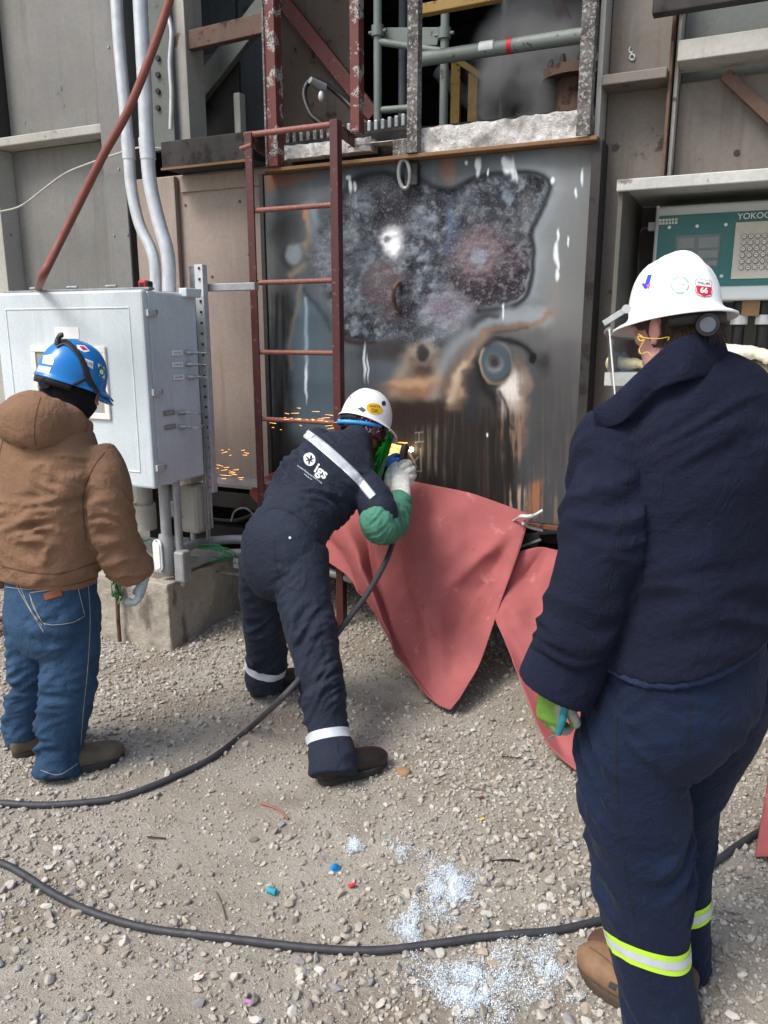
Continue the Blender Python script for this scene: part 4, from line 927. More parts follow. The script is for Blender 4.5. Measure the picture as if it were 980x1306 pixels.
# ================================================================== people: lofted limbs fused into one skin, then folded like cloth
def facing(deg_left):
    a = YAW+math.radians(deg_left); return Vector((-math.sin(a), math.cos(a), 0)), Vector((math.cos(a), math.sin(a), 0))
def cv(r, d_, f):            # a direction given as right, down, away from the camera
    return (cR*r-cU*d_+cF*f).normalized()
class Limb:
    """rings: (px, py, depth, half-width, half-depth, fold amplitude); side: direction of the half-width (one, or one per ring)"""
    def __init__(s, rings, side=None, sub=6, n=22, p=2.2, world=False, cap=.55, keep=False):
        R = []
        for r in rings:
            if world: P = Vector(r[0]); rest = r[1:]
            else: P = W(r[0], r[1], r[2]); rest = r[3:]
            a = rest[0]; b = rest[1] if len(rest) > 1 and rest[1] else a; am = rest[2] if len(rest) > 2 else 0
            R.append((P.x, P.y, P.z, a, b, am))
        S = np.array(cr(R, sub)); s.C = S[:, :3]; s.a = S[:, 3]; s.b = S[:, 4]; s.am = np.clip(S[:, 5], 0, None)
        T = np.gradient(s.C, axis=0); T /= np.linalg.norm(T, axis=1)[:, None]+1e-12; s.T = T
        if side is None:
            ref = np.array([0, 0, 1.]) if abs(T[0, 2]) < .85 else np.array(cR)
            sd = np.cross(T[0], ref)
            SD = []
            for t_ in T: sd = sd-t_*(sd@t_); sd = sd/np.linalg.norm(sd); SD.append(sd)
            SD = np.array(SD)
        else:
            sd = [np.array(x) for x in side] if isinstance(side, list) else [np.array(side)]*2
            k = np.linspace(0, len(sd)-1, len(S)); SD = np.array([sd[int(q)]*(1-(q-int(q)))+sd[min(int(q)+1, len(sd)-1)]*(q-int(q)) for q in k])
            if not keep: SD = SD-T*(SD*T).sum(1)[:, None]
            SD /= np.linalg.norm(SD, axis=1)[:, None]
        s.S = SD; s.U = np.cross(T, SD); s.U /= np.linalg.norm(s.U, axis=1)[:, None]; s.arc = np.concatenate([[0], np.cumsum(np.linalg.norm(np.diff(s.C, axis=0), axis=1))])
        s.n, s.p, s.cap = n, p, cap
    def mesh(s, grow=0.0, k=1.0):
        an = np.linspace(0, 2*np.pi, s.n, endpoint=False); ca, sa = np.cos(an), np.sin(an)
        ex = 2/s.p; cx = np.sign(ca)*np.abs(ca)**ex; cy = np.sign(sa)*np.abs(sa)**ex
        rings = []
        def ring(i, sc_, off): return s.C[i]+s.T[i]*off+(s.S[i][None]*(cx*(s.a[i]*k+grow)*sc_)[:, None])+(s.U[i][None]*(cy*(s.b[i]*k+grow)*sc_)[:, None])
        m = len(s.C)-1; r0 = min(s.a[0], s.b[0])*k*s.cap; r1 = min(s.a[m], s.b[m])*k*s.cap
        rings.append(ring(0, .35, -r0)); rings.append(ring(0, .78, -r0*.66))
        rings += [ring(i, 1, 0) for i in range(m+1)]
        rings.append(ring(m, .78, r1*.66)); rings.append(ring(m, .35, r1))
        v = np.concatenate(rings); n = s.n; L = len(rings)
        f = [(i*n+q, i*n+(q+1) % n, (i+1)*n+(q+1) % n, (i+1)*n+q) for i in range(L-1) for q in range(n)]
        f.append(tuple(range(n-1, -1, -1))); f.append(tuple((L-1)*n+q for q in range(n)))
        return v.tolist(), f
def mesh_co(me):
    v = np.empty(len(me.vertices)*3, np.float32); me.vertices.foreach_get('co', v); return v.reshape(-1, 3).astype(float)
def mesh_no(me):
    v = np.empty(len(me.vertices)*3, np.float32); me.vertex_normals.foreach_get('vector', v); return v.reshape(-1, 3).astype(float)
def laplace(me, it, lam=.5):
    v = mesh_co(me); e = np.empty(len(me.edges)*2, np.int32); me.edges.foreach_get('vertices', e); e = e.reshape(-1, 2)
    deg = np.bincount(e.ravel(), minlength=len(v)).astype(float); deg[deg == 0] = 1
    for q in range(it):
        s_ = np.zeros_like(v)
        for k in range(3):
            s_[:, k] = np.bincount(e[:, 0], v[e[:, 1], k], len(v))+np.bincount(e[:, 1], v[e[:, 0], k], len(v))
        l_ = lam if q % 2 == 0 else -lam*.94
        v = v+l_*(s_/deg[:, None]-v)
    me.vertices.foreach_set('co', v.astype(np.float32).ravel()); me.update()
def fuse(limbs, voxel, smooth=10, k=1.0, grow=0.0, extra=None, hard=0):
    mb = MB()
    for l in limbs: mb.add(*l.mesh(grow, k))
    if extra:
        for (v, f) in extra: mb.add(v, f)
    me = bpy.data.meshes.new('tmp'); me.from_pydata(mb.v, [], mb.f); o = link(bpy.data.objects.new('tmp', me))
    r = o.modifiers.new('r', 'REMESH'); r.mode = 'VOXEL'; r.voxel_size = voxel
    dg = bpy.context.evaluated_depsgraph_get(); dg.update()
    out = bpy.data.meshes.new_from_object(o.evaluated_get(dg))
    bpy.data.objects.remove(o); bpy.data.meshes.remove(me)
    if hard:      # plain smoothing first: melts the joints together
        laplace_plain(out, hard)
    laplace(out, smooth); return out
def laplace_plain(me, it):
    v = mesh_co(me); e = np.empty(len(me.edges)*2, np.int32); me.edges.foreach_get('vertices', e); e = e.reshape(-1, 2)
    deg = np.bincount(e.ravel(), minlength=len(v)).astype(float); deg[deg == 0] = 1
    for q in range(it):
        s_ = np.stack([np.bincount(e[:, 0], v[e[:, 1], k], len(v))+np.bincount(e[:, 1], v[e[:, 0], k], len(v)) for k in range(3)], 1)
        v = v+.5*(s_/deg[:, None]-v)
    me.vertices.foreach_set('co', v.astype(np.float32).ravel()); me.update()
FOLD = 2.0
def fold(me, limbs, seed, ls=.06, lc=.16, skew=.5, sharp=1.0, fine=.25):
    """push the surface along its normal by ridged noise laid along each limb: creases run round the limb, slanting"""
    v = mesh_co(me); n = mesh_no(me); best = np.full(len(v), 1e9); disp = np.zeros(len(v))
    for q, l in enumerate(limbs):
        step = slice(0, None, 1); C = l.C[step]
        d2 = ((v[:, None, :]-C[None])**2).sum(-1); j = d2.argmin(1); rr = np.sqrt(d2[np.arange(len(v)), j])/np.maximum(l.a[j], l.b[j])
        off = ((v-C[j])*l.T[j]).sum(1); rel = v-C[j]
        x = (rel*l.S[j]).sum(1); y = (rel*l.U[j]).sum(1); s_ = l.arc[j]+off
        th = np.arctan2(y, x)
        P = np.stack([s_/ls+skew*np.sin(th+seed)+.35*np.sin(2*th+seed*2+q), x/lc, y/lc], 1)+seed*7.1+q*3.3
        w = pn(P*.5+40)
        r1 = 1-np.abs(pn(P+w[:, None]*.9))*2.0*sharp
        r2 = 1-np.abs(pn(P*2.1+9))*2.0
        g = np.clip(.55+1.1*pn(np.stack([s_/(ls*3.2), x/(lc*1.3), y/(lc*1.3)], 1)+seed*3), 0, 1.3)
        dq = (np.clip(r1, -1, 1)*.8+r2*fine-.3)*g*l.am[j]*FOLD
        m = rr < best; w_ = m; best = np.where(w_, rr, best); disp = np.where(w_, dq, disp)
    # soften at the seams between limbs
    v = v+n*disp[:, None]
    me.vertices.foreach_set('co', v.astype(np.float32).ravel()); me.update(); laplace(me, 2)
def fin(me, name, mat, parent):
    me.name = name; me.materials.clear(); me.materials.append(mat); me.shade_smooth()
    o = link(bpy.data.objects.new(name, me)); o.parent = parent; o.location = -gparent_loc(parent); return o
def bvh_of(*objs):
    vs, fs = [], []
    for o in objs:
        me = o.data if o.type == 'MESH' else o
        n = len(vs); off = Vector((0, 0, 0)); vs += [v.co.copy() for v in me.vertices]; fs += [[i+n for i in p.vertices] for p in me.polygons]
    return BVHTree.FromPolygons(vs, fs)
def proj(bvh, px, py, off):
    r = ray(px, py).normalized(); loc, nor, i, d = bvh.ray_cast(cC, r)
    if loc is None: return None
    if nor.dot(r) > 0: nor = -nor
    return loc+nor*off
def decal_mesh(vs2, fs, bvh, off, name, mat, parent, step=3.0, solid=0.0):
    """flat drawing in the picture's plane laid down onto a surface"""
    bm = bmesh.new(); vv_ = [bm.verts.new((x, y, 0)) for x, y in vs2]
    for f in fs:
        try: bm.faces.new([vv_[i] for i in f])
        except ValueError: pass
    bmesh.ops.triangulate(bm, faces=bm.faces)
    for it in range(6):
        le = [e for e in bm.edges if e.calc_length() > step]
        if not le: break
        bmesh.ops.subdivide_edges(bm, edges=le, cuts=1); bmesh.ops.triangulate(bm, faces=bm.faces)
    bad = []
    for v in bm.verts:
        p = proj(bvh, v.co.x, v.co.y, off)
        if p is None: bad.append(v)
        else: v.co = p
    bmesh.ops.delete(bm, geom=bad, context='VERTS')
    bm.normal_update()
    me = bpy.data.meshes.new(name); bm.to_mesh(me); bm.free(); me.shade_smooth(); me.materials.append(mat)
    o = link(bpy.data.objects.new(name, me)); o.parent = parent; o.location = -gparent_loc(parent)
    if solid: m = o.modifiers.new('s', 'SOLIDIFY'); m.thickness = solid; m.offset = 0
    return o
def dpoly(poly, bvh, off, name, mat, parent, step=3.0, solid=0): return decal_mesh(poly, [tuple(range(len(poly)))], bvh, off, name, mat, parent, step, solid)
def dstrip(path, w, bvh, off, name, mat, parent, n=6, solid=0):
    P = np.array(cr(path, n)); T = np.gradient(P, axis=0); T /= np.linalg.norm(T, axis=1)[:, None]; N = np.stack([-T[:, 1], T[:, 0]], 1)
    ww = np.full(len(P), w) if not hasattr(w, '__len__') else np.interp(np.linspace(0, 1, len(P)), np.linspace(0, 1, len(w)), w)
    a = P+N*ww[:, None]/2; b = P-N*ww[:, None]/2; vs = np.concatenate([a, b]).tolist(); m = len(P)
    return decal_mesh(vs, [(i, i+1, m+i+1, m+i) for i in range(m-1)], bvh, off, name, mat, parent, max(2.0, w if not hasattr(w, '__len__') else 3), solid)
def text_mesh(s, size=1.0, bold=0.0):
    cu = bpy.data.curves.new('txt', 'FONT'); cu.body = s; cu.size = size; cu.align_x = 'CENTER'; cu.align_y = 'CENTER'; cu.offset = bold; cu.resolution_u = 3
    o = link(bpy.data.objects.new('txt', cu)); dg = bpy.context.evaluated_depsgraph_get(); dg.update()
    me = bpy.data.meshes.new_from_object(o.evaluated_get(dg)); vs = [(v.co.x, v.co.y) for v in me.vertices]; fs = [tuple(p.vertices) for p in me.polygons]
    bpy.data.objects.remove(o); bpy.data.curves.remove(cu); bpy.data.meshes.remove(me); return vs, fs
def dtext(s, c, ux, uy, size, bvh, off, name, mat, parent, bold=0.0, step=3.0):
    vs, fs = text_mesh(s, 1.0, bold)
    return decal_mesh([(c[0]+(x*ux[0]+y*uy[0])*size, c[1]+(x*ux[1]+y*uy[1])*size) for x, y in vs], fs, bvh, off, name, mat, parent, step)
def ringband(bvh, C, axis, side, w, off, name, mat, parent, rmax=.25, n=56, rows=4, tilt=None):
    """band wrapped round a limb: rays cast inward towards the limb's axis"""
    C, axis, side = Vector(C), Vector(axis).normalized(), Vector(side); side = (side-axis*side.dot(axis)).normalized(); up = axis.cross(side); P = []
    for j in range(rows+1):
        row = []; h_ = (j/rows-.5)*w
        for k in range(n+1):
            a = 2*math.pi*k/n; dr_ = side*math.cos(a)+up*math.sin(a); o_ = C+axis*(h_+(tilt(a) if tilt else 0))
            loc, nor, i, d = bvh.ray_cast(o_, dr_, rmax)
            row.append((loc+dr_*off) if loc is not None else o_+dr_*.06)
        P.append(row)
    return MB().grid(P).build(name, mat, parent)
def bodyframe(c, front, up):
    up = Vector(up).normalized(); front = Vector(front); front = (front-up*front.dot(up)).normalized(); left = up.cross(front)
    M = Matrix((front, left, up)).transposed().to_4x4(); M.translation = Vector(c); return M     # x front, y left, z up
# ---- heads
def head_parts(M, s=1.0):
    """closed pieces of a head in its own frame (x front, y left, z up, origin between the ears); fused later"""
    out = []
    def ellip(c, r, n=24, m=16):
        b = MB(); b.sphere((0, 0, 0), 1, n, m); vs = [tuple(M @ Vector(((c[0]+x*r[0])*s, (c[1]+y*r[1])*s, (c[2]+z*r[2])*s))) for x, y, z in b.v]; out.append((vs, b.f))
    ellip((-.008, 0, .030), (.098, .077, .090)); ellip((.022, 0, -.040), (.070, .060, .078)); ellip((.066, 0, -.086), (.026, .030, .022))
    for sg in (1, -1): ellip((.010, .052*sg, -.062), (.045, .018, .030)); ellip((.058, .034*sg, -.012), (.030, .026, .022))
    ellip((.090, 0, .018), (.014, .048, .012)); ellip((.098, 0, -.022), (.014, .012, .026)); ellip((.104, 0, -.036), (.014, .016, .011)); ellip((.088, 0, -.064), (.012, .024, .007)); ellip((.086, 0, -.073), (.012, .021, .007))
    for sg in (1, -1): ellip((.086, .031*sg, .000), (.012, .013, .009))
    for sg in (1, -1): ellip((-.012, .080*sg, -.008), (.018, .008, .030)); ellip((-.018, .086*sg, .004), (.014, .006, .020)); ellip((-.008, .080*sg, -.030), (.010, .007, .012))
    return out
def skin_mat(name, a, b):
    t = NT(name); c = t.mix(t.ramp(t.noise(30, 5), .3, .7), a, b); m = t.out(c, .5, 0, t.bump(t.noise(260, 3), .15, .002)); t.b.inputs['Subsurface Weight'].default_value = .12; t.b.inputs['Subsurface Radius'].default_value = (.01, .004, .002); return m
# ---- hard hats
def hat_shell(M, L, Wd, H, brim_f, brim_b, brim_s, name, mat, parent, ridges=0, drop=.0, front_drop=0.0):
    """crown L x Wd x H (half-length, half-width, height), brim reaching brim_f / brim_b / brim_s beyond it"""
    nA, rows = 72, 16; P = []
    for j in range(rows+1):
        ph = (math.pi/2)*(1-j/rows); row = []     # from the top down to the rim
        for k in range(nA):
            a = 2*math.pi*k/nA; rr = math.cos(ph)**.82; z = H*math.sin(ph)**.95
            x, y = L*rr*math.cos(a), Wd*rr*math.sin(a)
            if ridges:
                g = 0
                for off_, wd_ in ((0, .013), (.040, .010), (-.040, .010)):
                    g += math.exp(-((y-off_)/wd_)**2)*(1 if off_ == 0 else .55)
                z += ridges*g*math.sin(ph)**.5*(1 if abs(x) < L*.9 else .4)
            row.append(M @ Vector((x, y, z)))
        P.append(row)
    def rim(e, dz):
        row = []
        for k in range(nA):
            a = 2*math.pi*k/nA; c_, s_ = math.cos(a), math.sin(a)
            ext = (brim_f*max(c_, 0)**1.4+brim_b*max(-c_, 0)**1.4+brim_s*abs(s_)**1.2)*e
            row.append(M @ Vector(((L+ext)*c_, (Wd+ext)*s_, dz-drop*e*ext/.05-front_drop*e*max(c_, 0)**2)))
        return row
    for e, dz in ((.10, -.006), (.35, -.012), (.7, -.015), (1.0, -.018), (1.02, -.022), (.98, -.023)): P.append(rim(e, dz))
    for e, dz in ((.6, -.020), (.1, -.016), (-.1, -.012)): P.append(rim(e, dz))
    for j in range(6):
        ph = (math.pi/2)*((j+.3)/6); rr = math.cos(ph)**.8
        P.append([M @ Vector(((L-.004)*rr*math.cos(2*math.pi*k/nA), (Wd-.004)*rr*math.sin(2*math.pi*k/nA), (H-.004)*math.sin(ph)*.97)) for k in range(nA)])
    m = MB(); vs = [p for r in P for p in r]; R_ = len(P)
    m.add(vs, [(i*nA+k, (i+1)*nA+k, (i+1)*nA+(k+1) % nA, i*nA+(k+1) % nA) for i in range(R_-1) for k in range(nA)], True)
    return m.build(name, mat, parent, merge=True)
# ---- hands: palm plus five fingers, each a chain of joints (world points)
def hand(points, palm, voxel=.0035):
    """points: list of finger chains [(P, r), ...]; palm: chain of (P, a, b) with side"""
    limbs = [Limb([(p, a, b) for p, a, b in palm[0]], palm[1], 5, 16, 2.3, True)]
    for ch in points: limbs.append(Limb([(p, r, r) for p, r in ch], None, 5, 12, 2, True))
    return fuse(limbs, voxel, 6)
def std_hand(Wr, along, out, thumb_side, s=1.0, curl=.6, spread=.5):
    """relaxed hand: Wr wrist, along = wrist->fingers, out = palm normal (fingers curl to it), thumb_side = towards the thumb"""
    Wr, al, ou, th = Vector(Wr), Vector(along).normalized(), Vector(out), Vector(thumb_side)
    ou = (ou-al*ou.dot(al)).normalized(); th = (th-al*th.dot(al)-ou*th.dot(ou)).normalized()
    palm = ([(Wr-al*.03*s, .030*s, .024*s), (Wr+al*.01*s, .032*s, .020*s), (Wr+al*.05*s, .042*s, .017*s), (Wr+al*.085*s, .042*s, .014*s)], th)
    F = []
    for k, (ln, o_) in enumerate(((.070, .030), (.078, .010), (.073, -.010), (.058, -.029))):
        p = Wr+al*(.088-.006*abs(k-1.2))*s+th*o_*s; ch = [(p-al*.02*s, .0105*s), (p, .0105*s)]; ang = curl*.5*(1+.12*k)
        for seg in (.44, .32, .24):
            dv = al*math.cos(ang)+ou*math.sin(ang)+th*(.10*(1.3-k)*spread*.3); p = p+dv*ln*seg*s; ch.append((p, (.0105-.0012*len(ch)*.5)*s)); ang += curl*(.8+.1*k)
        F.append(ch)
    p = Wr+al*.018*s+th*.026*s; ch = [(p-th*.012*s, .015*s), (p+th*.006*s, .0145*s)]
    for seg, (ca, cb, cc) in zip((.034, .03, .024), ((.62, .62, .35), (.85, .35, .45), (.95, .05, .5))):
        p = p+(al*ca+th*cb+ou*cc*curl).normalized()*seg*s; ch.append((p, .0125*s))
    F.append(ch); return F, palm
def boot(heel, toe, wdt, hgt_, mat, solemat, parent, ankle, sole_h=.028, name='boot'):
    """heel and toe are points on the ground"""
    h_, t_ = Vector(heel), Vector(toe); ax = (t_-h_); Lg = ax.length; ax = ax.normalized(); sd = Vector((ax.y, -ax.x, 0)); up = Vector((0, 0, 1)); an = Vector(ankle)
    def P(f, z): return h_+ax*(Lg*f)+up*z
    b = [Limb([(P(.05, .055), wdt*.36, .045), (P(.2, .060), wdt*.42, .050), (P(.42, .060), wdt*.42, .048), (P(.62, .050), wdt*.50, .040), (P(.80, .044), wdt*.50, .036), (P(.92, .038), wdt*.40, .030), (P(.965, .034), wdt*.26, .022)], sd, 6, 22, 2.4, True),
         Limb([(P(.22, .05), wdt*.38, .055, .003), (P(.24, .09), wdt*.34, .045, .003), (an, wdt*.32, .042, .003)], sd, 6, 22, 2.2, True)]
    o = fuse(b, .006, 6, hard=2); fold(o, b, 3.1, .04, .1, .3); bo = fin(o, name, mat, parent)
    n = 40; prof = []
    for k in range(n):
        a = 2*math.pi*k/n; f = .5+.5*math.cos(a)*1.0; w_ = wdt*(.40+.14*math.exp(-((f-.68)/.22)**2)-.05*math.exp(-((f-.40)/.12)**2))
        c_, s_ = math.cos(a), math.sin(a); prof.append((Lg*(.5+.5*np.sign(c_)*abs(c_)**.8), w_*1.06*np.sign(s_)*abs(s_)**.75))
    MB().prism([(x, -y) for x, y in prof][::-1], h_+up*.001, ax, sd, up, sole_h).build('sole', solemat, bo, .006)
    return bo
# ================================================================== person at right: dark navy coat, white full-brim hat
M_coat = cloth('navy_wool', sc(22,28,49), sc(18,23,41), .95, 700, .35, 2.5, .0, sc(36,43,64), .35)
M_trs = cloth('navy_trousers', sc(17,31,58), sc(14,25,47), .85, 800, .2, 3, .03, sc(28,44,74), .4)
M_seam = plain('dark_seam', sc(16,18,28), .95)
M_hatw = plain('white_hat_shell', sc(232,234,236), .32, 0, .03, 9, .02)
M_skinR = skin_mat('skin_pale', sc(228,180,172), sc(220,160,154))
M_lime = plain('hi_vis_lime', sc(186,232,60), .6, 0, .04)
M_refl = plain('silver_reflective', sc(205,212,220), .38, .25, .05, 40, .05)
dR = lambda py: 1.58+(py-330)*.000417
pr = thing('person', 'man in navy wool coat and white full-brim hat, standing with his back turned', 'person', onZ(850, 1290, 0))
fR, sR = facing(28)
upR = Vector((0, 0, 1))
sRt = (sR+upR*.30).normalized()
def r_(px, py, a, b=None, am=0, dz=0): return (px, py, dR(py)+dz, a, b if b else a, am)
torso = Limb([r_(872, 462, .085, .088), r_(876, 484, .135, .108, .003), r_(884, 522, .185, .128, .004), r_(884, 600, .192, .15, .012), r_(880, 690, .184, .152, .020), r_(876, 750, .190, .158, .022), r_(874, 790, .203, .165, .010), r_(873, 808, .207, .168, .003)], sRt, 6, 34, 2.3, cap=.05, keep=True)
armL = Limb([r_(800, 540, .085, .085, .002, .0), r_(788, 575, .098, .095, 0.005, -.01), r_(779, 640, .099, .095, .013, -.035), r_(764, 715, .092, .090, .024, -.05), r_(741, 790, .085, .085, .018, -.03), r_(716, 858, .082, .082, .003, .02)], None, 6, 26, 2.1, cap=.05)
armR = Limb([r_(950, 535, .09, .09, .003, .06), r_(985, 590, .098, .095, .005, .08), r_(1020, 690, .094, .09, .01, .10), r_(1012, 760, .085, .085, .009, .12), r_(985, 815, .08, .08, .004, .14)], None, 6, 24, 2.1)
mesh = fuse([torso, armL, armR], .0075, 8, hard=3); fold(mesh, [torso, armL, armR], 2.0, .075, .22, .7, .9, .2)
jk = fin(mesh, 'coat', M_coat, pr); bj = bvh_of(jk)
# turned-back cuff
cuff = Limb([r_(736, 816, .088, .088), r_(727, 838, .0915, .0915), r_(713, 868, .0915, .0915), r_(707, 880, .089, .089)], None, 5, 40, 2.1, cap=.03)
mesh = fuse([cuff], .005, 4); fin(mesh, 'cuff', M_coat, jk)
# standing collar, open to the left
top = [(756, 523, 1.60), (780, 508, 1.585), (812, 478, 1.555), (836, 454, 1.54), (862, 434, 1.532), (890, 425, 1.54), (914, 426, 1.575), (926, 446, 1.63), (920, 462, 1.70)]
bot = [(768, 546, 1.60), (792, 540, 1.575), (814, 520, 1.55), (836, 499, 1.532), (864, 488, 1.522), (896, 480, 1.535), (924, 476, 1.58), (937, 476, 1.64), (926, 480, 1.72)]
tp_, bt_ = cr(top, 6), cr(bot, 6); P = []
for i, (a, b) in enumerate(zip(tp_, bt_)):
    row = []
    for j in range(13):
        f = j/12; q = np.array(a)*(1-f)+np.array(b)*f; d_ = q[2]-.006*math.sin(f*math.pi)+.004*math.sin(i*.35+f*2.2)
        row.append(W(q[0], q[1], d_))
    P.append(row)
co = MB().grid(P).build('collar', M_coat, jk, solid=.006)
# lapel flap hanging at the left tip
P = [[W(756+(q*6), 522+q*2, 1.602-.004*q), W(757+q*8, 540+q*2, 1.61-.004*q), W(760+q*10, 556, 1.62-.004*q)] for q in range(6)]
MB().grid(P).build('lapel', M_coat, jk, solid=.008, sub=1)
# seams
for path in ([(813, 532), (806, 560), (798, 620), (788, 690), (770, 765), (748, 838)], [(803, 546), (822, 556), (838, 575), (846, 600), (842, 640)]):
    dstrip(path, 1.6, bj, .0012, 'seam', M_seam, jk)
dstrip([(862, 512), (838, 532), (812, 558)], 1.4, bj, .001, 'seam', M_seam, jk)
# shirt tail peeping out under the hem
M_shirt = cloth('blue_shirt', sc(38,49,80), sc(32,42,70), .9, 700, .2)
hemL = Limb([r_(872, 800, .201, .160), r_(871, 808, .203, .163), r_(870, 814, .202, .162)], sRt, 4, 34, 2.3, cap=.02, keep=True)
fin(fuse([hemL], .007, 4), 'shirt_tail', M_shirt, pr)
# trousers
hips = Limb([r_(872, 790, .185, .145), r_(870, 860, .195, .155, .005), r_(868, 905, .185, .150, .006), r_(864, 935, .150, .130, .006)], sRt, 6, 30, 2.3, keep=True)
legL = Limb([r_(828, 870, .115, .125, .004), r_(815, 935, .124, .125, .015), r_(810, 1000, .120, .120, .016), r_(815, 1085, .110, .110, .020), r_(822, 1150, .100, .100, .017), r_(830, 1215, .092, .092, .006, -.01), r_(841, 1275, .088, .092, .006, -.035), r_(848, 1325, .088, .096, .004, -.05)], None, 6, 28, 2.15, cap=.05)
legR = Limb([r_(928, 862, .108, .115, .004, .03), r_(908, 925, .108, .112, .009, .09), r_(882, 985, .094, .102, .012, .14), r_(866, 1045, .082, .090, .012, .17), r_(864, 1120, .082, .084, .010, .18), r_(866, 1200, .078, .080, .009, .18), r_(868, 1258, .076, .078, .006, .18)], None, 6, 26, 2.1, cap=.05)
mesh = fuse([hips, legL, legR], .0075, 8, hard=3); fold(mesh, [hips, legL, legR], 5.0, .085, .16, .9, 1.0, .3)
tr = fin(mesh, 'trousers', M_trs, pr); bt = bvh_of(tr)
dstrip([(788, 905), (786, 985), (793, 1080), (806, 1160), (822, 1215), (834, 1290)], 1.6, bt, .0012, 'seam', M_seam, tr)
dstrip([(880, 880), (880, 930), (876, 965)], 1.5, bt, .001, 'seam', M_seam, tr)
def bands(bv, limb, f, side, w, mats, par, tilt=None, rm=.125):
    i = int(f*(len(limb.C)-1)); C = Vector(limb.C[i]); ax = Vector(limb.T[i])
    b0 = ringband(bv, C, ax, side, w, .0022, 'reflective_band', mats[0], par, rmax=rm, tilt=tilt)
    if len(mats) > 1: ringband(bv, C, ax, side, w*.42, .0034, 'silver_stripe', mats[1], par, rmax=rm, tilt=tilt)
fz = fR
def tiltR(a): return .012*math.cos(2*(a-1.2))+.016*math.sin(a+.6)
bands(bt, legL, .675, sR, .052, (M_lime, M_refl), tr, tiltR); bands(bt, legR, .735, sR, .050, (M_lime, M_refl), tr)
# boots
M_bootR = plain('tan_work_boot', sc(126,98,74), .7, 0, .22, 18, .3, 120); M_sole = plain('boot_sole', sc(70,58,48), .8, 0, .2, 20, .3)
M_bootRd = plain('dark_brown_boot', sc(84,58,46), .6, 0, .2, 18, .2, 120)
toe = onZ(741, 1224, 0); heel = onZ(852, 1316, 0)
heel = toe+(heel-toe).normalized()*.30
b1 = boot(heel, toe, .115, .1, M_bootR, M_sole, pr, W(838, 1290, dR(1290)))
bb = bvh_of(b1)
dstrip([(752, 1208), (772, 1222), (792, 1242), (806, 1250)], 1.5, bb, .001, 'stitching', plain('thread', sc(96,72,54), .8), b1)
dpoly([(779, 1251), (789, 1256), (785, 1264), (776, 1258)], bb, .0015, 'boot_tag', plain('tag_grey', sc(60,60,66), .6), b1)
h2 = onZ(884, 1284, 0); t2 = h2+fR*.27-sR*.10; boot(h2, t2, .105, .1, M_bootRd, M_sole, pr, W(872, 1250, dR(1250)+.17))
# head, hat
fH, sH = facing(27)
hc = W(864, 418, 1.635); Mh = bodyframe(hc, fH*.985-upR*.17, upR*.985+fH*.17)
neck = Limb([(W(870, 490, 1.66), .062, .066), (W(866, 450, 1.645), .058, .062), (hc, .055, .06)], None, 5, 18, 2, True)
under = [torso, armL, armR, hips, legL, legR]
wrist = W(704, 878, dR(878)+.02)
FH, PH_ = std_hand(wrist, cv(-.05, 1, .1), cv(.8, .0, .6), cv(.35, -.1, -.9), .86, .95)
hl = [Limb([(p, a, b) for p, a, b in PH_[0]], PH_[1], 4, 12, 2.2, True)]+[Limb([(p, r, r) for p, r in ch], None, 4, 8, 2, True) for ch in FH]
mesh = fuse([neck]+hl, .0055, 6, extra=head_parts(Mh, .93)+[l.mesh(0, .74) for l in under])
bodyR = fin(mesh, 'body', M_skinR, pr)
# hair under the hat
M_hair = plain('brown_hair', sc(66,50,40), .7, 0, .35, 60, .5, 260, .004)
hv = []; b = MB(); b.sphere((0, 0, 0), 1, 36, 24)
hm = MB(); A = np.array(b.v)
lim = .0
V3 = []
for (x, y, z) in A.tolist():
    r_x, r_y, r_z = .0965, .0775, .087
    sh_ = 1.0 if z < .1 else .80
    V3.append((-.004+x*r_x*sh_, y*r_y*sh_, .026+z*r_z*(1.0 if z > 0 else (1.25 if x < .2 else .55))))
N3 = np.array(V3); kk = fbm(N3*60, 3)*.003; N3 = N3*(1+kk[:, None]*4)
hm.add([tuple(Mh @ Vector(p)) for p in N3.tolist()], b.f, True); hair = hm.build('hair', M_hair, pr)
strand = MB(); rs = np.random.default_rng(5)
for q in range(1500):
    a = rs.uniform(.9, 5.4); z0 = rs.uniform(-.06, -.015); cth = math.cos(a); sth = math.sin(a)
    if cth > -.05: continue
    base = Vector((-.010+.095*cth*math.cos(z0*6), .077*sth*math.cos(z0*6), .02+z0)); ln = rs.uniform(.012, .022); dv = Vector((cth*.25+rs.normal(0, .15), sth*.25+rs.normal(0, .15), -1)).normalized(); tg = Vector((-sth, cth, 0))*.0009
    p0 = Mh @ base; p1 = Mh @ (base+dv*ln); tw_ = (Mh.to_3x3() @ tg)
    strand.add([p0-tw_, p0+tw_, p1+tw_*.3], [(0, 1, 2)])
strand.build('hair_strands', M_hair, hair)
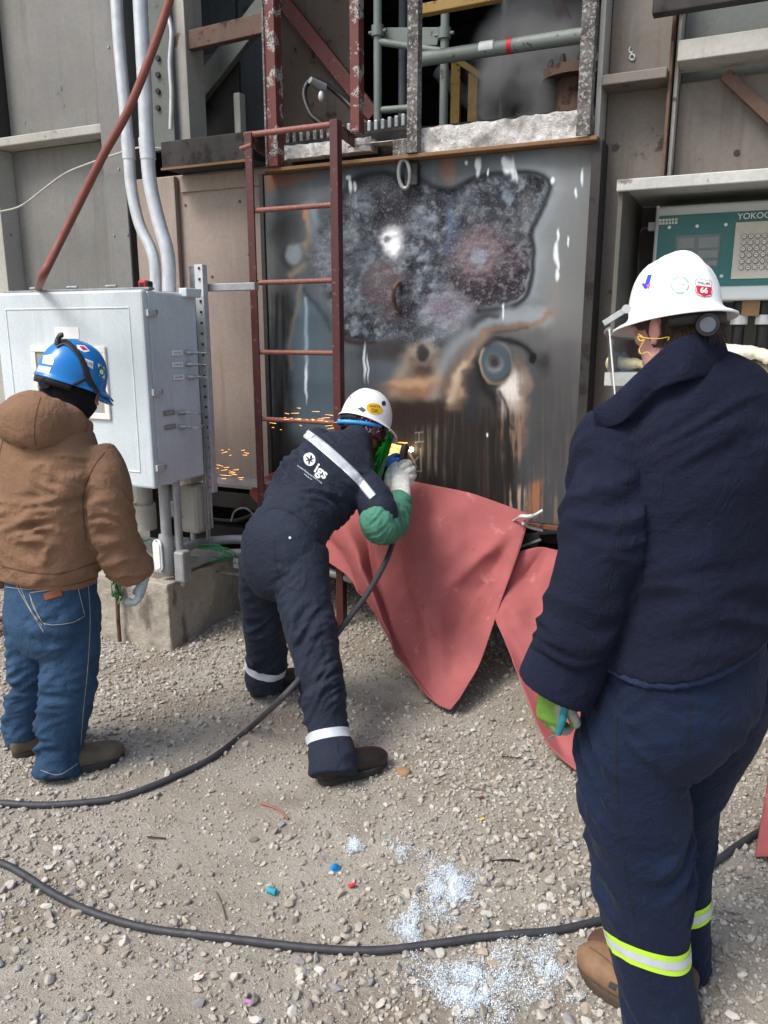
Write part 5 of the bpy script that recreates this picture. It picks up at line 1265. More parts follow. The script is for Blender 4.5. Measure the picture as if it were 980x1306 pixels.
# ear plug cord
M_cord = plain('yellow_cord', sc(232,196,60), .5)
MB().tube(cr([W(814, 426, 1.557), W(819, 429, 1.552), W(820, 434, 1.550), W(816, 434, 1.553), W(814, 429, 1.556), W(824, 431, 1.545), W(840, 432, 1.54), W(853, 430, 1.545), W(852, 434, 1.546)], 6), .0009, 6).build('ear_plug_cord', M_cord, pr)
MB().tube(cr([W(823, 432, 1.546), W(816, 445, 1.554), W(818, 451, 1.55), W(826, 449, 1.545), W(831, 454, 1.542)], 6), .0009, 6).build('ear_plug_cord', M_cord, pr)
hbc = W(860, 398, 1.622); upH = (upR*.975+fH*.20+sH*.02).normalized(); Mt = bodyframe(hbc, fH, upH)
hat = thing('hard_hat', None, None); hat.location = -gparent_loc(pr); hat.parent = pr
for kx in ('label', 'category'):
    if kx in hat: del hat[kx]
shell = hat_shell(Mt, .098, .083, .104, .030, .023, .023, 'shell', M_hatw, hat, .017, .006)
bs = bvh_of(shell)
# the suspension strap and ratchet knob at the back of the head
ring_ = [Mt @ Vector((.096*math.cos(a)-.008, .082*math.sin(a), -.030)) for a in np.linspace(2.0, 4.6, 26)]
MB().grid([[p+upH*.014, p-upH*.014] for p in ring_]).build('ratchet_strap', M_black, hat, solid=.004)
kp = W(903, 414, 1.512); kn = (cC-kp).normalized(); kn = (kn+cR*.15).normalized()
MB().tube([kp, kp-kn*.028], [.0215, .023], 20).build('ratchet_knob', M_black, hat); MB().tube([kp+kn*.002, kp-kn*.002], [.0145, .0155], 20).build('knob_face', plain('knob_grey', sc(84,92,100), .5), hat)
# stickers
S_blue = plain('sticker_blue', sc(40,70,190), .4); S_pink = plain('sticker_pink', sc(230,90,150), .4); S_grn = plain('sticker_green', sc(120,180,150), .5); S_red = plain('sticker_red', sc(200,36,58), .4); S_wht = plain('sticker_white', sc(240,240,240), .4); S_nvy = plain('sticker_navy', sc(36,44,90), .4)
dpoly([(826.5, 351), (832, 350), (827, 368), (822, 366)], bs, .0006, 'sticker', S_blue, hat, 2); dpoly([(818.5, 362), (822, 361), (827, 367), (823, 369)], bs, .0006, 'sticker', S_blue, hat, 2); dpoly([(825, 364), (831, 361), (827.5, 369.5)], bs, .0008, 'sticker', S_pink, hat, 2)
an = np.linspace(0, 2*np.pi, 25); rg = [(867.5+12*math.cos(a), 363.5+11.5*math.sin(a)) for a in an]; ri = [(867.5+9.8*math.cos(a), 363.5+9.4*math.sin(a)) for a in an]
so_ = decal_mesh(rg+ri, [(i, i+1, 26+i, 25+i) for i in range(24) if i % 5 != 3], bs, .0006, 'sticker', S_grn, hat, 2)
dtext('WORK SAFE', (867, 362.6), (1, .0), (0, -1), 2.6, bs, .0008, 'sticker_print', S_nvy, hat, .01, 2); dtext('- - - -', (867, 367), (1, 0), (0, -1), 3, bs, .0008, 'sticker_print', S_grn, hat, 0, 2)
def shield(cx, cy, w, h_, k=1.0):
    pts = [(-1, -.62), (-.72, -.92), (-.45, -.80), (0, -1), (.45, -.80), (.72, -.92), (1, -.62), (.86, -.2), (.98, .35), (.8, .82), (.4, .92), (0, 1.0), (-.4, .92), (-.8, .82), (-.98, .35), (-.86, -.2)]
    return [(cx+x*w*k+y*h_*.05, cy+y*h_*k+x*w*.09) for x, y in pts]
s0 = dpoly(shield(897.5, 367.5, 11.2, 12), bs, .0006, 'shield_sticker', S_red, hat, 2); dpoly(shield(897.5, 367.5, 11.2, 12, .93), bs, .0009, 'shield_field', S_wht, hat, 2)
dpoly([(888, 364.2), (907.5, 366.5), (906.5, 376), (898, 378.4), (889.2, 374.2)], bs, .0012, 'shield_panel', S_red, hat, 2)
dtext('66', (897.6, 371), (.99, .1), (.03, -1), 9.8, bs, .0016, 'shield_number', S_wht, hat, .035, 2); dtext('PHILLIPS', (897.6, 361.8), (.99, .1), (.0, -1), 4.2, bs, .0014, 'shield_name', S_nvy, hat, .02, 1.5)
# clear face shield hinged at the side
t = NT('clear_visor'); t.t.nodes.remove(t.b); tr_ = t.n('ShaderNodeBsdfTransparent'); tr_.inputs[0].default_value = (.93, .95, .95, 1); gl_ = t.n('ShaderNodeBsdfGlossy'); gl_.inputs['Roughness'].default_value = .12
mx_ = t.n('ShaderNodeMixShader'); lw_ = t.n('ShaderNodeLayerWeight'); lw_.inputs[0].default_value = .25; t.l(t.math('ADD', t.math('MULTIPLY', lw_.outputs['Facing'], .45), .06), mx_.inputs[0]); t.l(tr_.outputs[0], mx_.inputs[1]); t.l(gl_.outputs[0], mx_.inputs[2])
t.l(mx_.outputs[0], [x for x in t.t.nodes if x.type == 'OUTPUT_MATERIAL'][0].inputs[0]); M_visor = t.m
vs_ = []
for j in range(9):
    row = []
    for k in range(15):
        a = (k/14-.5)*2.2; rr = .150-.012*(j/8); row.append(Mt @ Vector((rr*math.cos(a)*.98-.006, .130*math.sin(a)*1.05, -.025-.020*j)))
    vs_.append(row)
MB().grid(vs_).build('face_visor', M_visor, hat)
edge = [r[14] for r in vs_]; MB().tube(edge, .0018, 6).build('visor_edge', plain('visor_edge_white', sc(226,230,230), .3), hat)
rimv = vs_[0]; MB().tube(rimv, .005, 8).build('visor_rim', M_galvd, hat)
bk = W(799, 396, 1.545); MB().bar(W(770, 413, 1.56), W(800, 394, 1.535), .004, .012, upH).build('visor_bracket', M_galvd, hat, .001); MB().cyl(W(799, 394, 1.535), (cC-bk), .0085, .006, 14).build('visor_screw', M_galv, hat)
# glove holding a teal-handled tool
mesh = hand(FH, PH_, .0035); mesh.name = 'glove'
v = mesh_co(mesh); n = mesh_no(mesh); v = v+n*.0028+n*(fbm(v*70, 3)*.0012)[:, None]; mesh.vertices.foreach_set('co', v.astype(np.float32).ravel())
ou = np.array(cv(.8, 0, .6)); th_ = np.array(cv(.35, -.1, -.9)); palmside = sstep(-.45, .1, n@ou+.25*fbm(v*40, 2)); sea = sstep(.55, .7, np.abs(pn(v*np.array([90, 90, 30]))))*.4
palmside = sstep(.05, .4, n@np.array(cv(.75, .1, -.62))+.2*fbm(v*40, 2))
cgl = np.array(sc(100,140,52))[None]*(1-palmside[:, None])+np.array(sc(168,166,160))[None]*palmside[:, None]; cgl = cgl*(1-.45*sea[:, None])
vcol(mesh, 'tint', cgl); t = NT('glove_lime'); at = t.n('ShaderNodeVertexColor', layer_name='tint'); M_glR = t.out(t.mix(t.math('MULTIPLY', t.ramp(t.noise(60, 4), .5, .75), .4), at.outputs[0], sc(96,110,60)), .85, 0, t.bump(t.noise(300, 3), .3, .002))
glv = fin(mesh, 'glove', M_glR, pr)
tool = thing('hand_tool', 'small tool with teal grips held in the lime-green glove', 'tool', W(722, 912, 1.80))
pm = wrist+cv(-.05, 1, .1)*.075+cv(.8, 0, .6)*.030
M_teal = plain('teal_grip', sc(40,128,140), .45)
for k_, (dx, dz_) in enumerate(((.004, 0), (-.004, -.022))):
    q0 = W(722-3*k_, 899+14*k_, 1.76+.01*k_); q1 = q0+cv(-.1, .9, .5)*.055; MB().tube([q0+cv(0, -1, 0)*.004, q0, (q0+q1)/2, q1], [.006, .0095, .0085, .007], 12).build('grip', M_teal, tool)
q0 = W(719, 930, 1.80); MB().tube([q0, q0+cv(-.2, .5, .9)*.09], [.005, .003], 8).build('jaw', M_galvd, tool)
# ================================================================== person at left: brown duck jacket, jeans, blue hat
M_duck = cloth('brown_duck', sc(138,107,85), sc(120,92,72), .9, 900, .25, 3, .0, sc(150,118,94), .45)
M_denim = cloth('blue_denim', sc(50,79,108), sc(36,60,88), .85, 900, .3, 4, .0, sc(84,118,152), .35)
M_thread = plain('denim_thread', sc(150,150,140), .9); M_dseam = plain('duck_seam', sc(86,56,40), .9)
M_bal = cloth('black_knit', sc(24,24,30), sc(18,18,24), .95, 500, .4)
M_blueh = plain('blue_hat_shell', sc(28,116,190), .25, 0, .05, 9, .02)
dL = lambda py: 2.68+(py-430)*.00068
pl_ = thing('person', 'man in brown hooded jacket and blue jeans wearing a blue hard hat', 'person', onZ(75, 985, 0))
fL, sL = facing(-22)
def l_(px, py, a, b=None, am=0, dz=0): return (px, py, dL(py)+dz, a, b if b else a, am)
torso = Limb([l_(78, 520, .075, .08, 0), l_(72, 545, .14, .11, .003), l_(66, 575, .195, .13, .006), l_(62, 625, .205, .15, .012), l_(61, 680, .205, .155, .016), l_(62, 715, .200, .150, .012), l_(64, 733, .186, .142, .004)], sL, 6, 34, 2.3, cap=.05)
armR = Limb([l_(118, 578, .075, .08, .004, .0), l_(131, 605, .088, .088, .008, -.02), l_(139, 650, .088, .085, .014, -.03), l_(150, 692, .083, .080, .018, -.01), l_(166, 718, .074, .072, .014, .03), l_(178, 735, .052, .052, .006, .06)], None, 6, 24, 2.1, cap=.05)
armL = Limb([l_(16, 578, .075, .08, .004), l_(-2, 620, .088, .088, .012), l_(-14, 680, .082, .08, .016), l_(-8, 720, .07, .07, .012, .05), l_(0, 735, .052, .052, .006, .1)], None, 6, 24, 2.1, cap=.05)
mesh = fuse([torso, armR, armL], .0085, 8, hard=3); fold(mesh, [torso, armR, armL], 7.0, .06, .15, .9, 1.0, .35)
jl = fin(mesh, 'jacket', M_duck, pl_); bj = bvh_of(jl)
ribs_ = Limb([l_(64, 728, .180, .138, .003), l_(64, 738, .172, .132, .003)], sL, 5, 34, 2.3, cap=.02); fin(fuse([ribs_], .007, 4), 'waistband', M_duck, jl)
hd1 = Limb([l_(8, 541, .045, .05, .004, .02), l_(24, 539, .076, .08, .010, -.05), l_(50, 538, .086, .09, .012, -.10), l_(80, 541, .063, .07, .012, -.06), l_(102, 546, .038, .05, .006, .0), l_(115, 547, .018, .03, .003, .03)], None, 6, 24, 2.2)
hd2 = Limb([l_(14, 532, .040, .055, .004, .02), l_(34, 521, .042, .06, .005, .0), l_(62, 523, .042, .06, .005, .0), l_(88, 534, .032, .05, .005, .02)], None, 6, 20, 2.2)
mesh = fuse([hd1, hd2], .0075, 8, hard=3); fold(mesh, [hd1, hd2], 4.0, .07, .16, .6, 1.0, .3); hood = fin(mesh, 'hood', M_duck, pl_); bh_ = bvh_of(hood)
dstrip([(52, 507), (47, 525), (44, 548), (46, 568)], 1.2, bh_, .001, 'seam', M_dseam, hood)
lin = Limb([l_(38, 511, .026, .03, 0, .03), l_(60, 511, .028, .034, 0, .03), l_(82, 522, .022, .028, 0, .05)], None, 5, 16); fin(fuse([lin], .007, 5), 'hood_lining', plain('grey_lining', sc(150,148,142), .95), hood)
dstrip([(134, 577), (122, 592), (112, 612), (106, 640), (110, 690)], 1.3, bj, .0012, 'seam', M_dseam, jl); dstrip([(4, 560), (-2, 590), (-8, 640)], 1.3, bj, .0012, 'seam', M_dseam, jl)
dstrip([(2, 722), (40, 730), (80, 731), (126, 716)], 1.2, bj, .0012, 'seam', M_dseam, jl)
# jeans
hips = Limb([l_(65, 725, .162, .125, 0), l_(66, 752, .172, .132, .003), l_(67, 790, .172, .140, .006), l_(68, 815, .135, .12, .005)], sL, 6, 30, 2.3)
legR = Limb([l_(88, 770, .095, .11, .003), l_(90, 815, .104, .108, .007), l_(89, 860, .100, .100, .010), l_(83, 905, .092, .092, .012), l_(78, 945, .083, .083, .013), l_(75, 968, .083, .083, .012, -.01), l_(74, 988, .086, .090, .005, -.03)], None, 6, 26, 2.15, cap=.05)
legL = Limb([l_(42, 770, .090, .105, .003, .04), l_(44, 820, .094, .10, .007, .08), l_(42, 870, .086, .088, .010, .13), l_(35, 910, .080, .080, .012, .17), l_(32, 932, .074, .074, .012, .19), l_(31, 944, .072, .072, .006, .2)], None, 6, 24, 2.15, cap=.05)
mesh = fuse([hips, legR, legL], .0085, 8, hard=3); fold(mesh, [hips, legR, legL], 3.0, .06, .13, 1.0, 1.0, .35)
jn = fin(mesh, 'jeans', M_denim, pl_); bt = bvh_of(jn)
for path in ([(112, 738), (115, 790), (112, 850), (106, 910), (103, 950)], [(20, 745), (40, 780), (56, 806)], [(24, 738), (27, 750), (38, 775), (54, 798)], [(4, 748), (40, 752), (80, 752), (127, 742)], [(38, 756), (42, 772), (52, 790), (58, 797)], [(52, 982), (75, 988), (99, 974)]):
    dstrip(path, .8, bt, .0012, 'stitching', M_thread, jn)
pk = dpoly([(38, 756), (98, 744), (108, 786), (90, 795), (60, 797), (48, 782)], bt, .003, 'back_pocket', M_denim, jn, 4, .002)
for path in ([(39, 757), (49, 782), (60, 796), (90, 794), (107, 785)], [(40, 755.5), (70, 751), (98, 745)], [(98, 746), (107, 784)]):
    dstrip(path, .8, bt, .0055, 'stitching', M_thread, jn)
dpoly([(56, 757), (79, 750.5), (81, 759.5), (59, 766)], bt, .0055, 'leather_patch', plain('brown_leather', sc(120,64,40), .6), jn, 4, .001)
dpoly([(60, 741), (72, 739), (73, 743), (61, 745)], bt, .005, 'red_tab', plain('orange_tab', sc(216,84,44), .6), jn, 3, .001)
# boots
M_bootL = plain('grey_brown_boot', sc(96,86,72), .8, 0, .2, 16, .35, 120); M_soleL = plain('dark_sole', sc(50,48,46), .8)
h1 = onZ(56, 996, 0); t1 = onZ(151, 966, 0); t1 = h1+(t1-h1).normalized()*.31; boot(h1, t1, .11, .1, M_bootL, M_soleL, pl_, W(76, 958, dL(958)), .03)
h2 = onZ(16, 966, 0); boot(h2, h2+(t1-h1).normalized()*.29, .105, .1, M_bootL, M_soleL, pl_, W(30, 930, dL(930)+.19), .03)
# head
fH, sH = facing(-52)
hc = W(93, 497, 2.80); Mh = bodyframe(hc, fH*.96-upR*.27, upR*.96+fH*.27)
neck = Limb([(W(78, 545, 2.80), .066, .07), (W(84, 525, 2.80), .062, .066), (hc, .058, .06)], None, 5, 18, 2, True)
wrist = W(183, 738, dL(738)+.07)
al_, ou_, th_ = cv(-.25, 1, .15), cv(-1, .1, -.1), cv(.2, 0, 1)
FH, PH_ = std_hand(wrist, al_, ou_, th_, .86, .75)
hl = [Limb([(p, a, b) for p, a, b in PH_[0]], PH_[1], 4, 12, 2.2, True)]+[Limb([(p, r, r) for p, r in ch], None, 4, 8, 2, True) for ch in FH]
mesh = fuse([neck]+hl, .0065, 6, extra=head_parts(Mh, .86)+[l.mesh(0, .72) for l in (torso, armR, armL, hips, legR, legL)]); fin(mesh, 'body', M_skinR, pl_)
mesh = hand(FH, PH_, .0042); v = mesh_co(mesh); n = mesh_no(mesh); v = v+n*.003+n*(fbm(v*60, 3)*.0015)[:, None]; mesh.vertices.foreach_set('co', v.astype(np.float32).ravel())
fin(mesh, 'glove', plain('pale_grey_glove', sc(176,188,194), .85, 0, .15, 40, .4, 160), pl_)
# balaclava: knit hood leaving the eyes free
b = MB(); b.sphere((0, 0, 0), 1, 40, 28); vs2 = []; fs2 = b.f
for (x, y, z) in b.v:
    q = Vector((-.004+x*.104, y*.084, .002+z*(.108 if z > 0 else .135)));
    if x > .75 and z > -.25: q.x *= .80
    vs2.append(tuple(Mh @ q))
nk = Limb([(W(76, 548, 2.79), .085, .085, .006), (W(84, 528, 2.79), .078, .078, .006), (hc, .074, .074, .0)], None, 5, 20, 2, True)
mesh = fuse([nk], .006, 6, extra=[(vs2, fs2)], hard=3); fold(mesh, [nk], 2.2, .03, .1, .6)
fin(mesh, 'balaclava', M_bal, pl_)
hat = bpy.data.objects.new('hard_hat', None); link(hat); hat.parent = pl_; hat.location = -gparent_loc(pl_)
hb_ = W(92, 483, 2.795); upH = (upR*.93+fH*.34+sH*.02).normalized(); Mt = bodyframe(hb_, fH, upH)
shell = hat_shell(Mt, .120, .099, .134, .038, .004, .006, 'shell', M_blueh, hat, .004, .003, .012); bs = bvh_of(shell)
MB().grid([[Mt @ Vector((math.cos(a)*.168-.004, math.sin(a)*.108, -.030-.020*math.cos(a))), Mt @ Vector((math.cos(a)*.124-.004, math.sin(a)*.099, -.018))] for a in np.linspace(-.95, .95, 20)]).build('visor_peak', M_blueh, hat, solid=.004)
# goggle strap round the shell, with its clip standing up
strp = []
for s_ in np.linspace(-1.15, 1.2, 60):
    px_ = 93+46*math.sin(s_)*.95; py_ = 0
path = [(72, 442), (82, 437), (92, 443), (102, 455), (109, 470), (112, 482), (120, 495), (126, 505)]
dstrip(path, [5, 7, 6, 6, 7, 8, 6, 5], bs, .003, 'goggle_strap', M_black, hat, 6, .003)
dstrip([(112, 480), (104, 486), (92, 492), (78, 497)], 4, bs, .003, 'goggle_strap', M_black, hat, 6, .003)
k0 = proj(bs, 74, 440, 0); MB().tube(cr([k0, k0+cv(-.02, -1, 0)*.016, k0+cv(.25, -1, 0)*.034, k0+cv(.5, -1, 0)*.038], 5), [.010]*5+[.009]*11, 8).build('strap_clip', M_black, hat)
S_w = S_wht
dpoly([(56, 453.5), (70, 451.5), (68, 466), (54, 463.5)], bs, .0012, 'reflective_sticker', M_refl, hat, 3); dpoly([(50, 466), (66, 468.5), (63, 476.5), (47, 474)], bs, .0012, 'reflective_sticker', M_refl, hat, 3)
o_ = dpoly([(98, 440), (108, 441), (115, 448), (108, 449.5), (99, 445)], bs, .0012, 'sticker', S_w, hat, 3); dpoly([(101, 441.5), (107, 442), (112, 446.5), (106, 447)], bs, .0018, 'sticker_mark', S_red, hat, 3)
o_ = dpoly([(108, 457), (119, 461), (118.5, 471), (111, 466)], bs, .0012, 'sticker', S_w, hat, 3); dtext('2-10', (113.5, 463.5), (.9, .4), (.05, -1), 5, bs, .002, 'sticker_mark', S_blue, hat, .03, 2)
o_ = dpoly([(124.5, 463), (133, 469), (133.5, 483), (126.5, 479)], bs, .0012, 'sticker', S_w, hat, 3); dpoly([(129+4*math.cos(a), 473.5+7*math.sin(a)+1.5*math.cos(a)) for a in np.linspace(0, 6.28, 16)[:-1]], bs, .0018, 'sticker_mark', plain('green_print', sc(40,130,70), .5), hat, 3); dtext('e', (129, 473.5), (.9, .3), (.05, -1), 11, bs, .0024, 'sticker_mark', S_w, hat, .03, 2)
bk_ = Mt @ Vector((-.128, .02, -.05)); kk_ = W(57, 489, 2.69)
MB().grid([[Mt @ Vector((.110*math.cos(a)-.01, .094*math.sin(a), -.012)), Mt @ Vector((.108*math.cos(a)-.01, .092*math.sin(a), -.046))] for a in np.linspace(1.6, 4.6, 30)]).build('ratchet_strap', M_black, hat, solid=.004)
MB().tube([kk_, kk_+(kk_-cC).normalized()*.03], [.018, .020], 18).build('ratchet_knob', M_black, hat)
# safety glasses at the cheek
g0 = W(123, 508, 2.86); MB().tube([g0+Mh.to_3x3() @ Vector((0, .022*math.cos(a), .016*math.sin(a))) for a in np.linspace(0, 6.28, 20)], .002, 6).build('safety_glasses', M_galvd, pl_)
# ================================================================== person in the middle: navy coverall, bent to the plate with a torch
M_cov = cloth('navy_coverall', sc(37,44,60), sc(30,36,50), .8, 900, .2, 4, .02, sc(56,64,82), .4)
pm_ = thing('person', 'worker in navy coverall and white hard hat bending to cut the scorched panel', 'person', onZ(400, 960, 0))
sh = cv(.74, .60, -.30); hp_ = cv(.94, .12, -.30)
def k_(px, py, d, a, b=None, am=0): return (px, py, d, a, b if b else a, am)
torso = Limb([k_(362, 705, 3.27, .165, .135, .006), k_(368, 680, 3.30, .165, .135, .008), k_(381, 655, 3.37, .152, .126, .024), k_(404, 625, 3.47, .182, .140, .016), k_(427, 598, 3.57, .190, .132, .007), k_(441, 581, 3.64, .150, .105, .004), k_(455, 566, 3.70, .080, .080, .002)], [hp_, hp_, hp_, sh, sh, sh, sh], 6, 34, 2.3)
armR = Limb([k_(462, 617, 3.52, .075, .08, .004), k_(474, 634, 3.47, .080, .082, .006), k_(484, 652, 3.44, .078, .08, .008), k_(489, 666, 3.44, .070, .07, .004)], None, 6, 24, 2.1, cap=.3)
armL = Limb([k_(404, 566, 3.72, .075, .08, .004), k_(420, 575, 3.88, .072, .072, .006), k_(452, 600, 4.0, .066, .066, .008), k_(480, 602, 4.0, .058, .058, .006), k_(492, 598, 3.98, .052, .052, .003)], None, 6, 22, 2.1)
hips = Limb([k_(366, 672, 3.31, .160, .13, .006), k_(361, 698, 3.28, .168, .140, .008), k_(358, 725, 3.28, .162, .135, .008), k_(358, 745, 3.29, .13, .12, .004)], hp_, 6, 30, 2.3)
legR = Limb([k_(380, 705, 3.26, .110, .13, .005), k_(387, 755, 3.22, .112, .112, .014), k_(396, 805, 3.17, .104, .104, .018), k_(404, 840, 3.14, .094, .094, .020), k_(412, 890, 3.10, .080, .080, .016), k_(419, 940, 3.07, .080, .080, .008), k_(423, 968, 3.00, .085, .088, .008), k_(424, 989, 2.97, .085, .092, .004)], None, 6, 26, 2.15, cap=.05)
legL = Limb([k_(340, 712, 3.33, .105, .12, .005), k_(336, 755, 3.43, .100, .10, .010), k_(337, 800, 3.53, .094, .094, .014), k_(341, 835, 3.62, .090, .090, .012), k_(338, 862, 3.67, .086, .086, .008), k_(337, 876, 3.69, .084, .084, .004)], None, 6, 24, 2.15, cap=.05)
L_ = [torso, armR, armL, hips, legR, legL]
mesh = fuse(L_, .0085, 8, hard=3); fold(mesh, L_, 9.0, .055, .14, 1.0, 1.0, .35)
cvl = fin(mesh, 'coverall', M_cov, pm_); bc = bvh_of(cvl)
M_cseam = plain('coverall_seam', sc(18,22,32), .9)
# reflective stripes
dstrip([(388, 551), (410, 568), (434, 589), (455, 609), (476, 634)], [11, 12, 12, 11, 10], bc, .0025, 'reflective_stripe', M_refl, cvl, 8, .001)
for lb, f in ((legR, .735), (legL, .70)):
    i = int(f*(len(lb.C)-1)); ringband(bc, lb.C[i], lb.T[i], cR, .038, .0025, 'reflective_band', M_refl, cvl, rmax=.115)
for path in ([(452, 612), (440, 630), (424, 648), (404, 660)], [(334, 655), (352, 648), (380, 660), (408, 690), (425, 700)], [(350, 690), (352, 720), (362, 745), (385, 752), (392, 728)], [(356, 645), (375, 655), (405, 678)], [(405, 760), (412, 830), (424, 900), (432, 960)], [(404, 984), (424, 992), (446, 983)]):
    dstrip(path, 1.1, bc, .0012, 'seam', M_cseam, cvl)
dpoly([(370+1.8*math.cos(a), 686+1.8*math.sin(a)) for a in np.linspace(0, 6.28, 10)[:-1]], bc, .003, 'snap_button', M_galv, cvl, 2)
# print on the back: round emblem, three letters, two small lines
M_print = plain('white_print', sc(228,230,234), .7)
U_, V_ = (.80, .60), (.50, -.86)
def back(u, v): return (404+u*U_[0]+v*V_[0], 598+u*U_[1]+v*V_[1])
disc = [back(-14+8.2*math.cos(a), 4+8.2*math.sin(a)) for a in np.linspace(0, 6.28, 24)[:-1]]
em = dpoly(disc, bc, .0022, 'emblem', M_print, cvl, 2)
for br in ([(-17, -1), (-13.5, 3.5), (-9.5, 8)], [(-13.5, 3.5), (-19.5, 5)], [(-13.5, 3.5), (-11, -2.5)], [(-12.5, 5), (-15, 10)], [(-13, 4), (-8, 3)]):
    dstrip([back(*q) for q in br], [1.0, 2.4, .8], bc, .0034, 'emblem_bird', M_cov, cvl, 4)
dtext('igs', back(7.0, .5), U_, V_, 18, bc, .0022, 'back_lettering', M_print, cvl, .022, 1.5)
dtext('Certified Welding and Field Services', back(-4, -11), U_, V_, 2.6, bc, .0022, 'small_lettering', M_print, cvl, .0, 2); dtext('www.igs.com', back(-4, -15), U_, V_, 2.4, bc, .0022, 'small_lettering', M_print, cvl, 0, 2)
# collar
cl = Limb([k_(447, 572, 3.67, .078, .08), k_(454, 563, 3.70, .078, .08), k_(459, 557, 3.72, .074, .076)], sh, 5, 24, 2.1, cap=.05); fin(fuse([cl], .006, 4), 'collar', M_cov, cvl)
# green welding sleeve on the right forearm
M_sleeve = cloth('green_sleeve', sc(84,142,120), sc(66,120,100), .75, 700, .2, 6, 0, sc(96,164,134), .4)
slv = Limb([k_(476, 657, 3.40, .070, .07, .006), k_(485, 672, 3.42, .078, .074, .014), k_(496, 666, 3.52, .074, .074, .018), k_(504, 650, 3.63, .066, .066, .014), k_(510, 637, 3.70, .054, .054, .006)], None, 6, 24, 2.1)
mesh = fuse([slv], .007, 6, hard=2); fold(mesh, [slv], 4.4, .045, .12, .8, 1, .4); fin(mesh, 'welding_sleeve', M_sleeve, pm_)
# hands round the torch
tip = onY(526, 573, WALL_Y-.02); grip0 = W(508, 612, 3.93); grip1 = W(515, 582, 4.0)
wr = W(513, 630, 3.76)
PHr = ([(W(513, 634, 3.72), .040, .034), (W(511, 624, 3.78), .046, .034), (W(509, 611, 3.84), .054, .034), (W(509, 600, 3.88), .050, .030)], cv(.9, .25, .1))
FHr = []
for q_, (kx_, ky_) in enumerate(((517, 594), (521.5, 601), (522.5, 609), (520, 617))):      # four fingers closed round the handle
    FHr.append([(W(kx_-6, ky_+3, 3.85), .0155), (W(kx_, ky_, 3.86), .0160), (W(kx_+4.5, ky_-2, 3.90), .0150), (W(kx_+3, ky_-4, 3.945), .0140), (W(kx_-4, ky_-3, 3.96), .0130), (W(kx_-8, ky_, 3.945), .0120)])
FHr.append([(W(497, 620, 3.80), .016), (W(495, 610, 3.83), .0165), (W(498, 600, 3.87), .015), (W(505, 592, 3.90), .0135)])
wl = W(492, 597, 3.97)
FHl, PHl = std_hand(wl, cv(.85, -.15, .25), cv(.1, .1, .95), cv(.0, -1, .1), 1.0, .9)
fHm = cv(.72, .30, .62); upM = (-cv(0, 1, 0)*.93+cR*.28+cF*.18).normalized()
hc = W(467, 548, 3.79); Mh = bodyframe(hc, fHm, upM)
neck = Limb([(W(449, 575, 3.68), .06, .062), (W(459, 560, 3.74), .058, .06), (hc, .055, .058)], None, 5, 18, 2, True)
hl = []
for F_, P_ in ((FHr, PHr), (FHl, PHl)): hl += [Limb([(p, a, b) for p, a, b in P_[0]], P_[1], 4, 12, 2.2, True)]+[Limb([(p, r, r) for p, r in ch], None, 4, 8, 2, True) for ch in F_]
M_skinM = skin_mat('skin_brown', sc(122,74,58), sc(100,58,46))
mesh = fuse([neck, slv]+hl, .0065, 6, k=.9, extra=head_parts(Mh)+[l.mesh(0, .72) for l in L_]); fin(mesh, 'body', M_skinM, pm_)
for F_, P_, m_ in ((FHr, PHr, plain('white_leather_glove', sc(206,206,200), .8, 0, .12, 40, .4, 160)), (FHl, PHl, plain('blue_glove', sc(54,110,190), .7, 0, .3, 26, .3, 160))):
    mesh = hand(F_, P_, .0042); v = mesh_co(mesh); n = mesh_no(mesh); v = v+n*.0035+n*(fbm(v*60, 3)*.0015)[:, None]; mesh.vertices.foreach_set('co', v.astype(np.float32).ravel()); fin(mesh, 'glove', m_, pm_)
# hat, bandana, green face shield
hat = bpy.data.objects.new('hard_hat', None); link(hat); hat.parent = pm_; hat.location = -gparent_loc(pm_)
Mt = bodyframe(W(467, 536, 3.795), fHm, upM)
shell = hat_shell(Mt, .132, .110, .150, .055, .006, .010, 'shell', M_hatw, hat, .004, .003, .02); bs = bvh_of(shell)
ban = MB(); P = []
for j in range(7):
    P.append([Mt @ Vector(((.108-.006*j/6)*math.cos(a)-.008, (.090-.004*j/6)*math.sin(a), -.004-.075*j/6)) for a in np.linspace(0, 2*math.pi, 49)])
t = NT('printed_bandana'); ch = t.n('ShaderNodeTexVoronoi'); ch.inputs['Scale'].default_value = 75; t.l(t.co, ch.inputs['Vector'])
c = t.mix(t.ramp(t.noise(38, 3), .48, .52), sc(40,44,96), sc(150,40,76)); c = t.mix(t.ramp(ch.outputs['Distance'], .28, .32), sc(214,218,226), c); M_ban = t.out(c, .9)
bd = ban.grid(P).build('bandana', M_ban, pm_, solid=.003); bbd = bvh_of(bd)
MB().tube([Mt @ Vector((.118*math.cos(a)-.014, .098*math.sin(a), -.020-.045*max(0, math.sin((a-1.2)*.8)))) for a in np.linspace(1.3, 5.0, 30)], .010, 8).build('blue_headband', plain('light_blue_band', sc(50,150,220), .5), hat)
MB().grid([[Mt @ Vector((.117*math.cos(a)-.010, .097*math.sin(a), -.006)), Mt @ Vector((.116*math.cos(a)-.010, .096*math.sin(a), -.045))] for a in np.linspace(2.1, 3.9, 20)]).build('ratchet_strap', M_black, hat, solid=.004)
t = NT('green_shield'); t.b.inputs['Transmission Weight'].default_value = .75; t.b.inputs['IOR'].default_value = 1.2; M_gshield = t.out(sc(20,150,50), .12, 0)
P = []
for j in range(10):
    P.append([Mt @ Vector((.178*math.cos(a)-.012, .130*math.sin(a), -.028-.031*j)) for a in np.linspace(-1.15, 1.15, 20)])
MB().grid(P).build('face_shield', M_gshield, hat, solid=.003)
